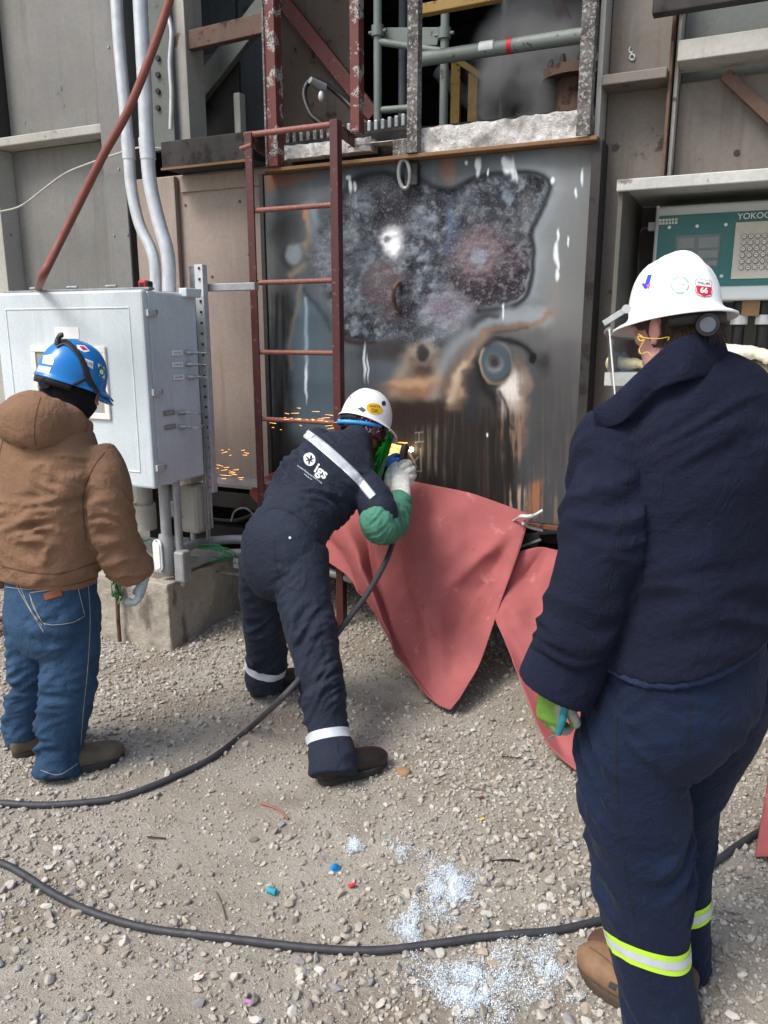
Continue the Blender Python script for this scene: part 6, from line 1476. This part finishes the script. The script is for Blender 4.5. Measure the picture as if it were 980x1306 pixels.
MB().tube(P[0], .007, 8).build('shield_rim', M_galvd, hat); MB().tube([r[19] for r in P], .004, 6).build('shield_edge', plain('green_edge', sc(60,190,90), .3), hat)
S_yel = plain('sticker_yellow', sc(226,180,40), .5)
o_ = dpoly([(478+10.5*math.cos(a), 521.5+7.3*math.sin(a)+1.5*math.cos(a)) for a in np.linspace(0, 6.28, 20)[:-1]], bs, .0012, 'sticker', S_yel, hat, 2.5)
dtext('SAFETY', (478, 518.6), (.98, .14), (0, -1), 4.4, bs, .002, 'sticker_mark', plain('brown_print', sc(110,76,24), .6), hat, .02, 2); dtext('OK', (478, 524), (.98, .14), (0, -1), 6.5, bs, .002, 'sticker_mark', MC['brown_print'], hat, .02, 2)
dpoly([(489.5+2.8*math.cos(a), 514.5+3.3*math.sin(a)) for a in np.linspace(0, 6.28, 14)[:-1]], bs, .0012, 'sticker', S_nvy, hat, 2); dpoly([(456, 521), (462, 519), (467, 523), (463, 526)], bs, .0012, 'sticker', plain('dark_green_print', sc(60,84,70), .6), hat, 2)
dpoly([(446, 507), (448, 505), (449, 509)], bs, .0012, 'sticker', S_pink, hat, 2)
# boots
M_bootM = plain('dark_leather_boot', sc(30,25,24), .5, 0, .2, 16, .2, 120); M_soleM = plain('black_sole', sc(44,40,38), .8)
h1 = onZ(407, 1001, 0); t1 = onZ(492, 973, 0); t1 = h1+(t1-h1).normalized()*.30; boot(h1, t1, .108, .1, M_bootM, M_soleM, pm_, W(422, 972, 3.05), .03)
h2 = onZ(320, 889, 0); t2 = onZ(392, 868, 0); boot(h2, h2+(t2-h2).normalized()*.30, .108, .1, M_bootM, M_soleM, pm_, W(337, 862, 3.67), .03)
# cutting torch
tc = thing('cutting_torch', 'black gouging torch held against the plate at the bright spark', 'torch', grip0)
hd = W(513, 575, 4.0)
MB().tube(cr([W(500, 640, 3.86), W(506, 618, 3.92), W(512, 596, 3.97), W(515, 578, 4.01), W(517, 570, 4.03)], 6), [.016]*7+[.020]*10+[.021]*8, 14).build('handle', M_black, tc)
MB().tube([W(517, 571, 4.03), tip+V(-.0, -.006, 0)], [.008, .005], 8).build('electrode', M_galvd, tc)
t = NT('arc_light'); e = t.b; e.inputs['Emission Color'].default_value = (1, .78, .5, 1); e.inputs['Emission Strength'].default_value = 25; M_arc = t.m
MB().sphere(tip+V(0, -.012, 0), .012, 16, 10).build('arc', M_arc, tc)
t = NT('spark_glow'); e = t.b; e.inputs['Base Color'].default_value = (.1, .03, 0, 1); e.inputs['Emission Color'].default_value = (1, .42, .10, 1); e.inputs['Emission Strength'].default_value = 2.6; M_spk = t.m
sk_ = MB(); rs = np.random.default_rng(8)
for q in range(70):      # streaks flying left from the arc
    f = rs.uniform(.03, .35); p = tip+V(-f*rs.uniform(.7, 1.0), -rs.uniform(.0, .06), rs.normal(.015, .014)-f*f*.3); ln = rs.uniform(.015, .07); sk_.tube([p, p+V(-ln, rs.normal(0, .003), rs.normal(-.002, .006))], [.0007, .0003], 5)
for q in range(40): 
    f = rs.uniform(0, .12); p = tip+V(-f, -.02-.02*rs.random(), .02*rs.normal()-.1*f); sk_.tube([p, p+V(-.05, 0, -.008*rs.normal())], [.0014, .0006], 5)
for q in range(55):      # further off, over the rung and beside the cabinet
    px_, py_ = (rs.uniform(345, 440), rs.normal(534, 5)) if q % 2 else (rs.uniform(268, 318), rs.choice([578, 597, 606])+rs.normal(0, 3))
    p = onY(px_, py_, 3.62); ln = rs.uniform(.008, .05); sk_.tube([p, p+V(-ln, 0, rs.normal(0, .004))], [.0009, .0004], 5)
sk2 = sk_.build('sparks', M_spk); tag(sk2, 'orange sparks flying left from the torch', 'sparks', kind='stuff')
# ================================================================== red welding blankets
t = NT('red_blanket'); n1 = t.noise(5, 5); n2 = t.noise(420, 2); n3 = t.noise(9, 6, .65)
c = t.mix(t.ramp(n1, .3, .7), sc(160,90,90), sc(142,78,79)); c = t.mix(t.math('MULTIPLY', t.ramp(n3, .60, .72), .5), c, sc(190,132,130)); c = t.mix(t.math('MULTIPLY', t.ramp(t.noise(14, 4), .64, .72), .35), c, sc(120,52,50))
M_blk = t.out(c, .82, 0, t.bump(n2, .25, .0015, t.bump(n3, .25, .008)), .3)
def patch(net, nu, nv, amp, seed, creases=()):
    """sheet through a net of points: straight runs between them, creases lightly relaxed, then small crumples"""
    N = np.array([[tuple(p) for p in r] for r in net])
    def lin(a, n):
        k = np.linspace(0, len(a)-1, (len(a)-1)*n+1); i0 = np.minimum(k.astype(int), len(a)-2); f = (k-i0).reshape(-1, *([1]*(a.ndim-1))); return a[i0]*(1-f)+a[i0+1]*f
    A = lin(N, nv); A = np.swapaxes(lin(np.swapaxes(A, 0, 1), nu), 0, 1)
    for it in range(14):
        B = A.copy(); B[1:-1, 1:-1] = .5*A[1:-1, 1:-1]+.125*(A[:-2, 1:-1]+A[2:, 1:-1]+A[1:-1, :-2]+A[1:-1, 2:])
        for e in (0, -1):
            B[1:-1, e] = .6*A[1:-1, e]+.2*(A[:-2, e]+A[2:, e]); B[e, 1:-1] = .6*A[e, 1:-1]+.2*(A[e, :-2]+A[e, 2:])
        A = B
    A = np.swapaxes(A, 0, 1)
    f2 = A.reshape(-1, 3).copy()
    r1 = 1-np.abs(pn(f2*np.array([2.6, 2.6, 1.8])+seed*2))*2.4; r2 = 1-np.abs(pn(f2*np.array([8, 8, 6.0])+seed*5))*2.2
    dsp = fbm(f2*3.0+seed, 2)*amp*.8+r1*amp+r2*amp*.28
    if creases:
        rl = f2-np.array(cC); dpt = rl@np.array(cF); qx = 490+FPX*(rl@np.array(cR))/dpt; qy = 653-FPX*(rl@np.array(cU))/dpt
        for (p0, p1, w_, am_) in creases:
            p0, p1 = np.array(p0, float), np.array(p1, float); e_ = p1-p0; tt = np.clip(((qx-p0[0])*e_[0]+(qy-p0[1])*e_[1])/(e_@e_), 0, 1)
            d_ = np.hypot(qx-p0[0]-tt*e_[0], qy-p0[1]-tt*e_[1]); dsp = dsp+am_*np.exp(-np.abs(d_/w_)**1.3)*(.35+.65*np.sin(np.pi*np.clip(tt, .08, .92)))
    f2[:, 1] -= dsp*sstep(0, .15, np.abs(f2[:, 1]-3.79))
    gz = ground_h(f2[:, 0], f2[:, 1])+.006; f2[:, 2] = np.maximum(f2[:, 2], gz)
    return f2.reshape(A.shape)
Yt = onZ(575, 903, .03).y
def yy(f): return 3.79+(Yt-3.79)*f
def Bk(px, py, f): return onY(px, py, yy(f))
net = [[Bk(334, 610, 0), Bk(356, 599, 0), Bk(400, 603, 0), Bk(455, 606, .0), Bk(517, 612, .03), Bk(600, 628, .03), Bk(677, 656, 0)],
       [Bk(316, 629, .03), Bk(395, 650, .10), Bk(440, 660, .20), Bk(472, 665, .12), Bk(530, 672, .30), Bk(606, 690, .16), Bk(663, 703, .18)],
       [Bk(352, 664, .10), Bk(433, 696, .20), Bk(464, 722, .44), Bk(480, 728, .22), Bk(528, 740, .44), Bk(596, 752, .30), Bk(645, 752, .34)],
       [Bk(452, 738, .34), Bk(468, 760, .40), Bk(486, 786, .62), Bk(502, 792, .44), Bk(545, 806, .64), Bk(585, 813, .52), Bk(629, 800, .56)],
       [Bk(496, 812, .62), Bk(503, 824, .66), Bk(518, 850, .76), Bk(528, 856, .72), Bk(552, 868, .82), Bk(580, 868, .82), Bk(613, 848, .74)],
       [Bk(541, 880, .88), Bk(545, 884, .90), Bk(553, 890, .94), Bk(560, 895, .96), Bk(568, 899, .98), Bk(577, 903, 1.0), Bk(590, 886, .94)]]
A = patch(net, 16, 16, .022, 3.0, (((474, 640), (512, 830), 12, .07), ((500, 650), (535, 840), 14, -.045), ((672, 658), (560, 760), 11, .05), ((650, 690), (585, 800), 14, -.05), ((560, 630), (572, 890), 18, .04), ((520, 625), (640, 690), 12, .03)))
b1 = MB().grid(A.tolist(), flip=True).build('welding_blanket', M_blk, None, solid=.004); tag(b1, 'large dull red welding blanket hanging from the panel beside the worker', 'blanket')
def B2(px, py, f): Y2 = onZ(742, 986, .03).y; return onY(px, py, 3.74+(Y2-3.74)*f)
net = [[B2(650, 706, .04), B2(688, 697, .02), B2(722, 703, .02), B2(770, 712, .0), B2(820, 716, .0)],
       [B2(640, 744, .16), B2(668, 738, .10), B2(708, 728, .18), B2(765, 745, .12), B2(825, 750, .1)],
       [B2(629, 776, .28), B2(660, 782, .36), B2(695, 778, .26), B2(755, 792, .34), B2(830, 800, .3)],
       [B2(655, 846, .56), B2(682, 858, .50), B2(722, 856, .58), B2(775, 870, .54), B2(838, 885, .55)],
       [B2(683, 908, .80), B2(708, 922, .76), B2(740, 930, .82), B2(790, 950, .80), B2(846, 965, .8)],
       [B2(702, 950, .95), B2(722, 968, .97), B2(744, 986, 1.0), B2(795, 1012, 1.0), B2(852, 1035, 1.0)]]
A = patch(net, 16, 16, .020, 8.0, (((708, 703), (655, 775), 9, .05), ((692, 703), (640, 778), 7, -.05), ((718, 735), (690, 810), 8, .05), ((660, 800), (725, 935), 11, .045), ((695, 800), (748, 940), 11, -.045)))
b2 = MB().grid(A.tolist(), flip=True).build('welding_blanket', M_blk, None, solid=.004); tag(b2, 'second red welding blanket crumpled behind the legs of the man in navy', 'blanket')
g0 = onZ(963, 1098, .02)
net = [[onZ(978, 1028, .0)+V(0, .05, .14), onZ(1000, 1015, 0)+V(0, .08, .20), onZ(1060, 1005, 0)+V(0, .05, .18)],
       [onZ(970, 1060, 0)+V(0, 0, .09), onZ(1000, 1055, 0)+V(0, .02, .16), onZ(1060, 1050, 0)+V(0, .02, .12)],
       [onZ(963, 1092, .01), onZ(985, 1102, .01)+V(0, 0, .03), onZ(1060, 1110, .01)]]
A = patch(net, 10, 10, .006, 5.0); b3 = MB().grid(A.tolist(), flip=True).build('welding_blanket', M_blk, None, solid=.004); tag(b3, 'corner of a red welding blanket on the gravel at the right edge', 'blanket')
# clamp on the blanket corner
cl_ = thing('spring_clamp', 'steel locking clamp gripping the corner of the red blanket under the panel', 'clamp', onY(670, 665, 3.72))
q = onY(668, 662, 3.72)
MB().tube(cr([onY(655, 664, 3.74), onY(664, 659, 3.70), onY(675, 659, 3.70), onY(684, 656, 3.72), onY(692, 651, 3.74)], 5), [.006]*5+[.012]*8+[.008]*8, 8).build('jaw', M_galv, cl_)
MB().tube(cr([onY(669, 663, 3.72), onY(671, 670, 3.72), onY(680, 674, 3.74), onY(692, 677, 3.76)], 5), .008, 8).build('lower_arm', M_galvd, cl_); MB().cyl(onY(668, 667, 3.71), (0, -1, 0), .008, .012, 8).build('rivet', M_galv, cl_)
cb = thing('toggle_clamp', 'black toggle clamp in the gap right of the large red blanket', 'clamp', onY(676, 685, 3.8))
MB().prism([(0, 0), (.09, -.01), (.11, .035), (.105, .075), (.0, .05)], onY(662, 694, 3.80), (1, 0, 0), (0, 0, 1), (0, -1, 0), .012).build('plate', M_black, cb, .003)
MB().bar(onY(686, 680, 3.80), onY(716, 678, 3.84), .012, .02).build('lever', M_black, cb, .003); MB().bar(onY(660, 699, 3.79), onY(690, 688, 3.78), .012, .012).build('pin', M_galvd, cb, .002)

# ================================================================== welding cables
M_cable = plain('black_rubber_cable', sc(52,54,58), .6, 0, .2, 30, .25, 120)
def gp(px, py, up=.013):
    p = onZ(px, py, 0); p.z = gh(p.x, p.y)+up; return p
c1_ = MB().tube(cr([W(505, 640, 3.84), W(503, 680, 3.62), W(494, 712, 3.5), W(470, 755, 3.36), W(435, 802, 3.24), W(400, 846, 3.13), W(360, 890, 3.04), gp(318, 932, .02), gp(275, 966), gp(235, 988), gp(190, 1008), gp(150, 1021), gp(100, 1028), gp(50, 1030), gp(0, 1028), gp(-60, 1022)], 10), .0125, 12).build('welding_cable', M_cable); tag(c1_, 'black torch cable running from the worker\'s hands to the left edge', 'cable', 'black welding cables')
c2_ = MB().tube(cr([gp(-70, 1085), gp(0, 1105), gp(30, 1118), gp(60, 1137), gp(100, 1158), gp(150, 1176), gp(200, 1188), gp(250, 1196), gp(320, 1204), gp(400, 1211), gp(480, 1213), gp(560, 1206), gp(610, 1199), gp(660, 1196), gp(700, 1191), gp(740, 1183), gp(790, 1170), gp(850, 1142), gp(905, 1108), gp(945, 1080), gp(985, 1054), gp(1060, 1010)], 10), .0115, 12).build('welding_cable', M_cable); tag(c2_, 'black cable sweeping across the gravel in the foreground', 'cable', 'black welding cables')

# ================================================================== console under its hood
M_hood = worn('hood_grey', sc(186,188,184), sc(130,124,114), .2, .5, scale=8, dirt=sc(140,138,130), dirt_amt=.4)
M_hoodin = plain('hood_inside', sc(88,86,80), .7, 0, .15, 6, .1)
M_teal2 = plain('teal_face', sc(38,104,104), .4, 0, .06, 6, .02); M_cfr = plain('console_frame', sc(196,204,208), .45, 0, .04, 8, .03)
hd_ = thing('instrument_hood', 'grey sheet-metal weather hood with shelf on the right wall', 'hood', onY(880, 470, 3.2))
HY0, HY1 = 2.95, 3.5
h0 = onY(787, 232, HY0); hx0 = h0.x; hx1 = hx0+1.25; hz1 = onY(787, 229, HY0).z; hz0 = onY(787, 244, HY0).z
zs_ = onY(790, 476, HY0+.0).z
MB().box(hx0, hx1, HY0, HY0+.02, hz0, hz1).build('front_lip', M_hood, hd_, .003); MB().box(hx0, hx1, HY0+.021, HY1, hz1-.02, hz1-.002).build('roof_sheet', M_hood, hd_, .003)
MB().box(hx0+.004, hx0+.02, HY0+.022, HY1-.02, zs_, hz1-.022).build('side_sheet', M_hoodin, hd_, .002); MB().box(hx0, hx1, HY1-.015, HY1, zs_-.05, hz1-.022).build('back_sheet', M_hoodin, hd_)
MB().box(hx0+.0, hx1, HY0+.0, HY1-.016, zs_-.02, zs_-.001).build('shelf', M_hood, hd_, .003); MB().box(hx0, hx1, HY0-.004, HY0-.0005, zs_-.045, zs_+.002).build('shelf_lip', M_hood, hd_, .001)
CY = 3.2
k0 = onY(835, 263, CY); kx0 = onY(833, 320, CY).x; kz1 = onY(835, 264, CY).z; kz0 = onY(860, 384, CY).z
cn = thing('control_console', 'teal-faced control console with keypad and small screen under the hood', 'console', (kx0+.4, CY, kz0))
kx1 = kx0+.98
MB().box(kx0, kx1, CY, CY+.22, kz0, kz1).build('housing', M_cfr, cn, .008)
fz0, fz1 = onY(870, 366, CY).z, onY(838, 276, CY).z
fc = MB().box(kx0+.014, kx1-.014, CY-.004, CY-.0005, fz0, fz1).build('face_panel', M_teal2, cn, .001)
a, b_ = onY(863, 301, CY), onY(916, 341, CY)
scn = MB().box(a.x, b_.x, CY-.006, CY-.0045, b_.z, a.z).build('screen', plain('dim_screen', sc(92,104,108), .15, 0, .06, 6, .01), cn)
for (u0, u1, v0, v1) in ((.06, .42, .60, .92), (.52, .96, .60, .92), (.06, .42, .30, .52), (.52, .96, .30, .52), (.06, .96, .06, .2)):
    MB().box(a.x+(b_.x-a.x)*u0, a.x+(b_.x-a.x)*u1, CY-.0068, CY-.0062, b_.z+(a.z-b_.z)*v0, b_.z+(a.z-b_.z)*v1).build('screen_field', plain('screen_field', sc(112,124,126), .2), scn)
a, b_ = onY(939, 284, CY), onY(1016, 354, CY)
kp_ = MB().box(a.x, b_.x, CY-.008, CY-.0045, b_.z, a.z).build('keypad', plain('keypad_beige', sc(190,188,178), .5, 0, .04), cn, .001)
M_key = plain('key_cap', sc(206,204,196), .4, 0, .03); M_keyr = plain('key_ring', sc(110,108,102), .5)
kq0, kq1 = onY(949.5, 302, CY), onY(951, 341.5, CY); stepz = (kq0.z-kq1.z)/5; stepx = onY(958.3, 301, CY).x-onY(949.5, 302, CY).x
for r in range(6):
    for c_ in range(7):
        p = V(kq0.x+c_*stepx, CY-.008, kq0.z-r*stepz)
        MB().cyl(p, (0, -1, 0), stepx*.40, .004, 16).build('key_ring', M_keyr, kp_); MB().cyl(p+V(0, -.0041, 0), (0, -1, 0), stepx*.31, .003, 14).build('key', M_key, kp_)
        MB().box(p.x-stepx*.13, p.x+stepx*.13, CY-.0158, CY-.0152, p.z-stepx*.05, p.z+stepx*.05).build('key_mark', M_keyr, kp_)
for (sx_, sy_) in ((854, 290), (889.5, 288.5), (926, 286.5), (920.5, 352), (840, 264.5)):
    MB().cyl(onY(sx_, sy_, CY-.0045), (0, -1, 0), .006, .003, 10).build('screw', M_galv, cn)
def text3d(s, p, size, mat, parent, name, bold=0.0):
    vs, fs = text_mesh(s, 1.0, bold); m = MB(); m.add([(p[0]+x*size, p[1], p[2]+y*size) for x, y in vs], fs); return m.build(name, mat, parent)
M_lt = plain('pale_lettering', sc(206,216,214), .5)
q0, q1 = onY(941, 275, CY-.006), onY(1012, 271, CY-.006); vs, fs = text_mesh('YOKOGAWA'); wtx = max(x for x, y in vs)-min(x for x, y in vs)
text3d('YOKOGAWA', ((q0.x+q1.x)/2, CY-.006, q0.z-.004), (q1.x-q0.x)/wtx, M_lt, fc, 'maker_lettering', .012)
for k in range(2):
    p = onY(841, 281+4*k, CY-.006)
    for j in range(6): MB().box(p.x+j*.011, p.x+j*.011+.008, CY-.0062, CY-.0055, p.z-.0045, p.z+.004).build('label_mark', M_lt, fc)
MB().box(kx0-.03, kx0-.002, CY+.05, CY+.08, onY(832, 292, CY).z, onY(832, 281, CY).z).build('side_latch', M_cfr, cn, .002)
for (gx, gy) in ((945, 392), (977, 391)):
    p = onY(gx, 385, CY+.08); MB().cyl((p.x, CY+.08, kz0-.05), (0, 0, 1), .026, .049, 16).build('cable_gland', M_black, cn); MB().cyl((p.x, CY+.08, kz0-.085), (0, 0, 1), .034, .034, 6).build('gland_nut', M_galv, cn); MB().tube([(p.x, CY+.08, kz0-.09), (p.x, CY+.09, zs_+.01)], .022, 12).build('gland_cable', M_black, cn)
p = onY(958, 391, CY+.1); MB().box(p.x-.03, p.x+.03, CY+.05, CY+.12, kz0-.055, kz0-.001).build('wooden_block', plain('wood_block', sc(150,120,92), .8), cn, .002)
wire = MB().tube(cr([onY(829, 291, 3.45), onY(818, 293, 3.45), onY(815, 310, 3.45), onY(814, 360, 3.45), onY(813, 420, 3.45)], 6), .004, 6).build('console_wire', M_galvd); tag(wire, 'thin wire running down beside the teal console inside the hood', 'wire')
# work gloves on the shelf
M_wg = plain('cream_leather', sc(206,192,150), .8, 0, .14, 30, .4, 120); M_wg2 = plain('pale_canvas', sc(214,208,190), .85, 0, .1, 30, .4, 120)
def lay_glove(px, py, ang, m, label, lift=.0, s=1.0):
    y_ = 3.12; p = onY(px, py, y_); p.z = zs_+.028+lift; F_, P_ = std_hand(p, (math.cos(ang), math.sin(ang), 0), (0, 0, -1), (-math.sin(ang), math.cos(ang), 0), s, .28, 1.2)
    me_ = hand(F_, P_, .0045); v = mesh_co(me_); n = mesh_no(me_); v = v+n*.006+n*(fbm(v*45, 3)*.004)[:, None]; v[:, 2] = np.maximum(v[:, 2], zs_+.002); me_.vertices.foreach_set('co', v.astype(np.float32).ravel()); me_.name = 'work_glove'; me_.materials.append(m); me_.shade_smooth()
    o = link(bpy.data.objects.new('work_glove', me_)); tag(o, label, 'glove', 'work gloves on the shelf'); return o
lay_glove(918, 461, .25, M_wg, 'cream leather work glove lying lowest on the shelf', 0, 1.15); lay_glove(925, 450, -.15, M_wg2, 'pale work glove on top of the cream glove', .045, 1.15); lay_glove(788, 461, .1, M_wg, 'cream work glove at the shelf end seen through the clear visor', 0, .85)

# ================================================================== litter and spilled powder
M_pow = plain('white_powder', sc(222,232,240), .9, 0, .05, 60, .3, 200)
OCT = [(np.array([(1, 0, 0), (-.8, .1, 0), (0, .9, .1), (.1, -1, 0), (0, 0, .8), (0, .1, -.7)], float), np.array([(0, 2, 4), (2, 1, 4), (1, 3, 4), (3, 0, 4), (2, 0, 5), (1, 2, 5), (3, 1, 5), (0, 3, 5)]))]
def spill(px, py, rx, ry, n, label, seed, lumps=0):
    r = np.random.default_rng(seed); q = r.normal(0, .42, (n, 2)); ang = r.uniform(0, 6.28, 5)
    w = 1+.35*np.sin(3*np.arctan2(q[:, 1], q[:, 0])+ang[0])+.2*np.sin(7*np.arctan2(q[:, 1], q[:, 0])+ang[1])
    P = np.array([list(onZ(px+rx*a*k, py+ry*b*k, 0)) for (a, b), k in zip(q, w)]); P[:, 2] = ground_h(P[:, 0], P[:, 1])
    dens = fbm(P*14+seed, 3); keep_ = dens > r.uniform(-.5, .25, len(P)); P = P[keep_]; dens = dens[keep_]
    s = .0008+.0020*r.uniform(0, 1, len(P))**4
    if lumps: s[:lumps] *= 2.2
    P[:, 2] += .010*np.clip(dens+.3, 0, 1)+.002+.010*r.random(len(P))
    v, f, c_ = scatter(OCT, P, s, seed); me_ = bpy.data.meshes.new('powder_spill'); npmesh(me_, v, f); me_.materials.append(M_pow)
    o = link(bpy.data.objects.new('powder_spill', me_)); tag(o, label, 'powder', 'white powder spills', 'stuff')
spill(574, 1136, 40, 38, 16000, 'white powder spill on the gravel just behind the foreground cable', 1, 30); spill(522, 1182, 18, 30, 5500, 'small narrow white powder spill left of the larger one', 2, 10)
spill(605, 1262, 62, 52, 22000, 'largest white powder spill in front of the foreground cable', 3, 40); spill(694, 1245, 44, 52, 8500, 'thin white powder spill beside the tan boot', 4); spill(452, 1081, 10, 12, 2500, 'tiny white powder heap near the blue stopper', 5, 12); spill(512, 1084, 15, 16, 1500, 'faint white powder patch above the larger spill', 6)
M_bl = plain('blue_plastic_bit', sc(20,130,200), .4); M_tq = plain('turquoise_plastic', sc(60,170,190), .5)
p = gp(428, 1107, 0); bc_ = thing('blue_stopper', 'bright blue plastic stopper lying on the gravel', 'stopper', p); MB().lathe([(.0, .0), (.011, .0), (.012, .010), (.008, .016), (.005, .024), (0, .026)], Matrix.Translation(p) @ Matrix.Rotation(.5, 4, 'X'), 14).build('dome', M_bl, bc_); MB().lathe([(.012, .0), (.016, .001), (.016, .005), (.012, .007)], Matrix.Translation(p) @ Matrix.Rotation(.5, 4, 'X'), 14).build('flange', M_bl, bc_)
p = gp(347, 1138, .01); sp_ = []
for s_ in np.linspace(0, 6.28*6, 90): sp_.append(p+V(.0018*s_*.45-.014, .009*math.cos(s_), .009*math.sin(s_)))
o = MB().tube(sp_, .0022, 6).build('plastic_coil', M_tq); tag(o, 'ribbed turquoise plastic piece on the dirt', 'plastic piece')
def scrap(px, py, size, mat, name, label, cat, seed, th=.002):
    r = np.random.default_rng(seed); p = gp(px, py, .008); n = 7; pts = [(size*r.uniform(.5, 1)*math.cos(a), size*.7*r.uniform(.5, 1)*math.sin(a)) for a in np.linspace(0, 6.28, n+1)[:-1]]
    m = MB(); vs = [p+V(x, y, .006*math.sin(x*150)+.003*r.random()) for x, y in pts]+[p+V(0, 0, .006)]
    m.add(vs, [(i, (i+1) % n, n) for i in range(n)]); o = m.build(name, mat, None, solid=th); tag(o, label, cat)
scrap(449, 1131, .018, plain('red_scrap', sc(214,50,54), .6), 'plastic_scrap', 'small torn red plastic scrap near the blue stopper', 'scrap', 1)
scrap(253, 1249, .024, plain('pink_fluff', sc(214,176,172), .95), 'paper_scrap', 'crumpled pale pink scrap on the dirt in the foreground', 'scrap', 2); scrap(252, 1246, .016, MC['pink_fluff'], 'paper_scrap', 'smaller pink shred on top of the pale pink scrap', 'scrap', 3)
scrap(615, 1047, .012, plain('yellow_bit', sc(206,170,60), .6), 'plastic_scrap', 'tiny yellow scrap on the gravel beyond the powder', 'scrap', 4); scrap(612, 1020, .02, plain('rusty_bit', sc(92,54,38), .8), 'rusty_scrap', 'curled rusty scrap on the gravel beyond the yellow scrap', 'scrap', 5)
p = gp(317, 1280, .006); o = MB().tube([p-V(.010, 0, 0), p+V(.010, .004, 0)], .006, 10).build('ear_plug', plain('purple_foam', sc(170,110,170), .8)); tag(o, 'small purple foam ear plug on the dirt', 'ear plug')
p = gp(515, 984, .0); o = MB().lathe([(0, .016), (.022, .016), (.027, .012), (.028, .0)], Matrix.Translation(p), 18).build('clay_puck', plain('tan_puck', sc(150,122,92), .85, 0, .15, 40, .4)); tag(o, 'round tan puck on the ground beside the worker\'s boot', 'puck')
for q, (pts, r_k, m_, lab) in enumerate((([(333, 1026), (345, 1030), (358, 1036), (368, 1046)], .004, plain('red_twig', sc(150,96,84), .8), 'curved reddish strip on the dirt left of the worker\'s boot'), ([(627, 1100), (648, 1099), (668, 1100)], .003, M_black, 'thin black stick on the gravel above the powder'), ([(275, 1135), (282, 1152), (288, 1172)], .0025, plain('dry_twig', sc(120,108,92), .9), 'thin dry twig on the dirt in the foreground'), ([(188, 1067), (212, 1069)], .0025, M_dark, 'short dark twig on the dirt near the torch cable'), ([(585, 1003), (605, 1006), (626, 1009)], .0025, MC['dry_twig'], 'pale twig lying beyond the powder'), ([(640, 966), (665, 968), (684, 970)], .002, M_black, 'thin dark wire on the gravel near the second blanket'))):
    o = MB().tube(cr([gp(a, b, .008) for a, b in pts], 5), r_k, 6).build('twig' if 'twig' in lab or 'stick' in lab else 'loose_strip', m_); tag(o, lab, 'twig' if 'twig' in lab or 'stick' in lab else 'strip')
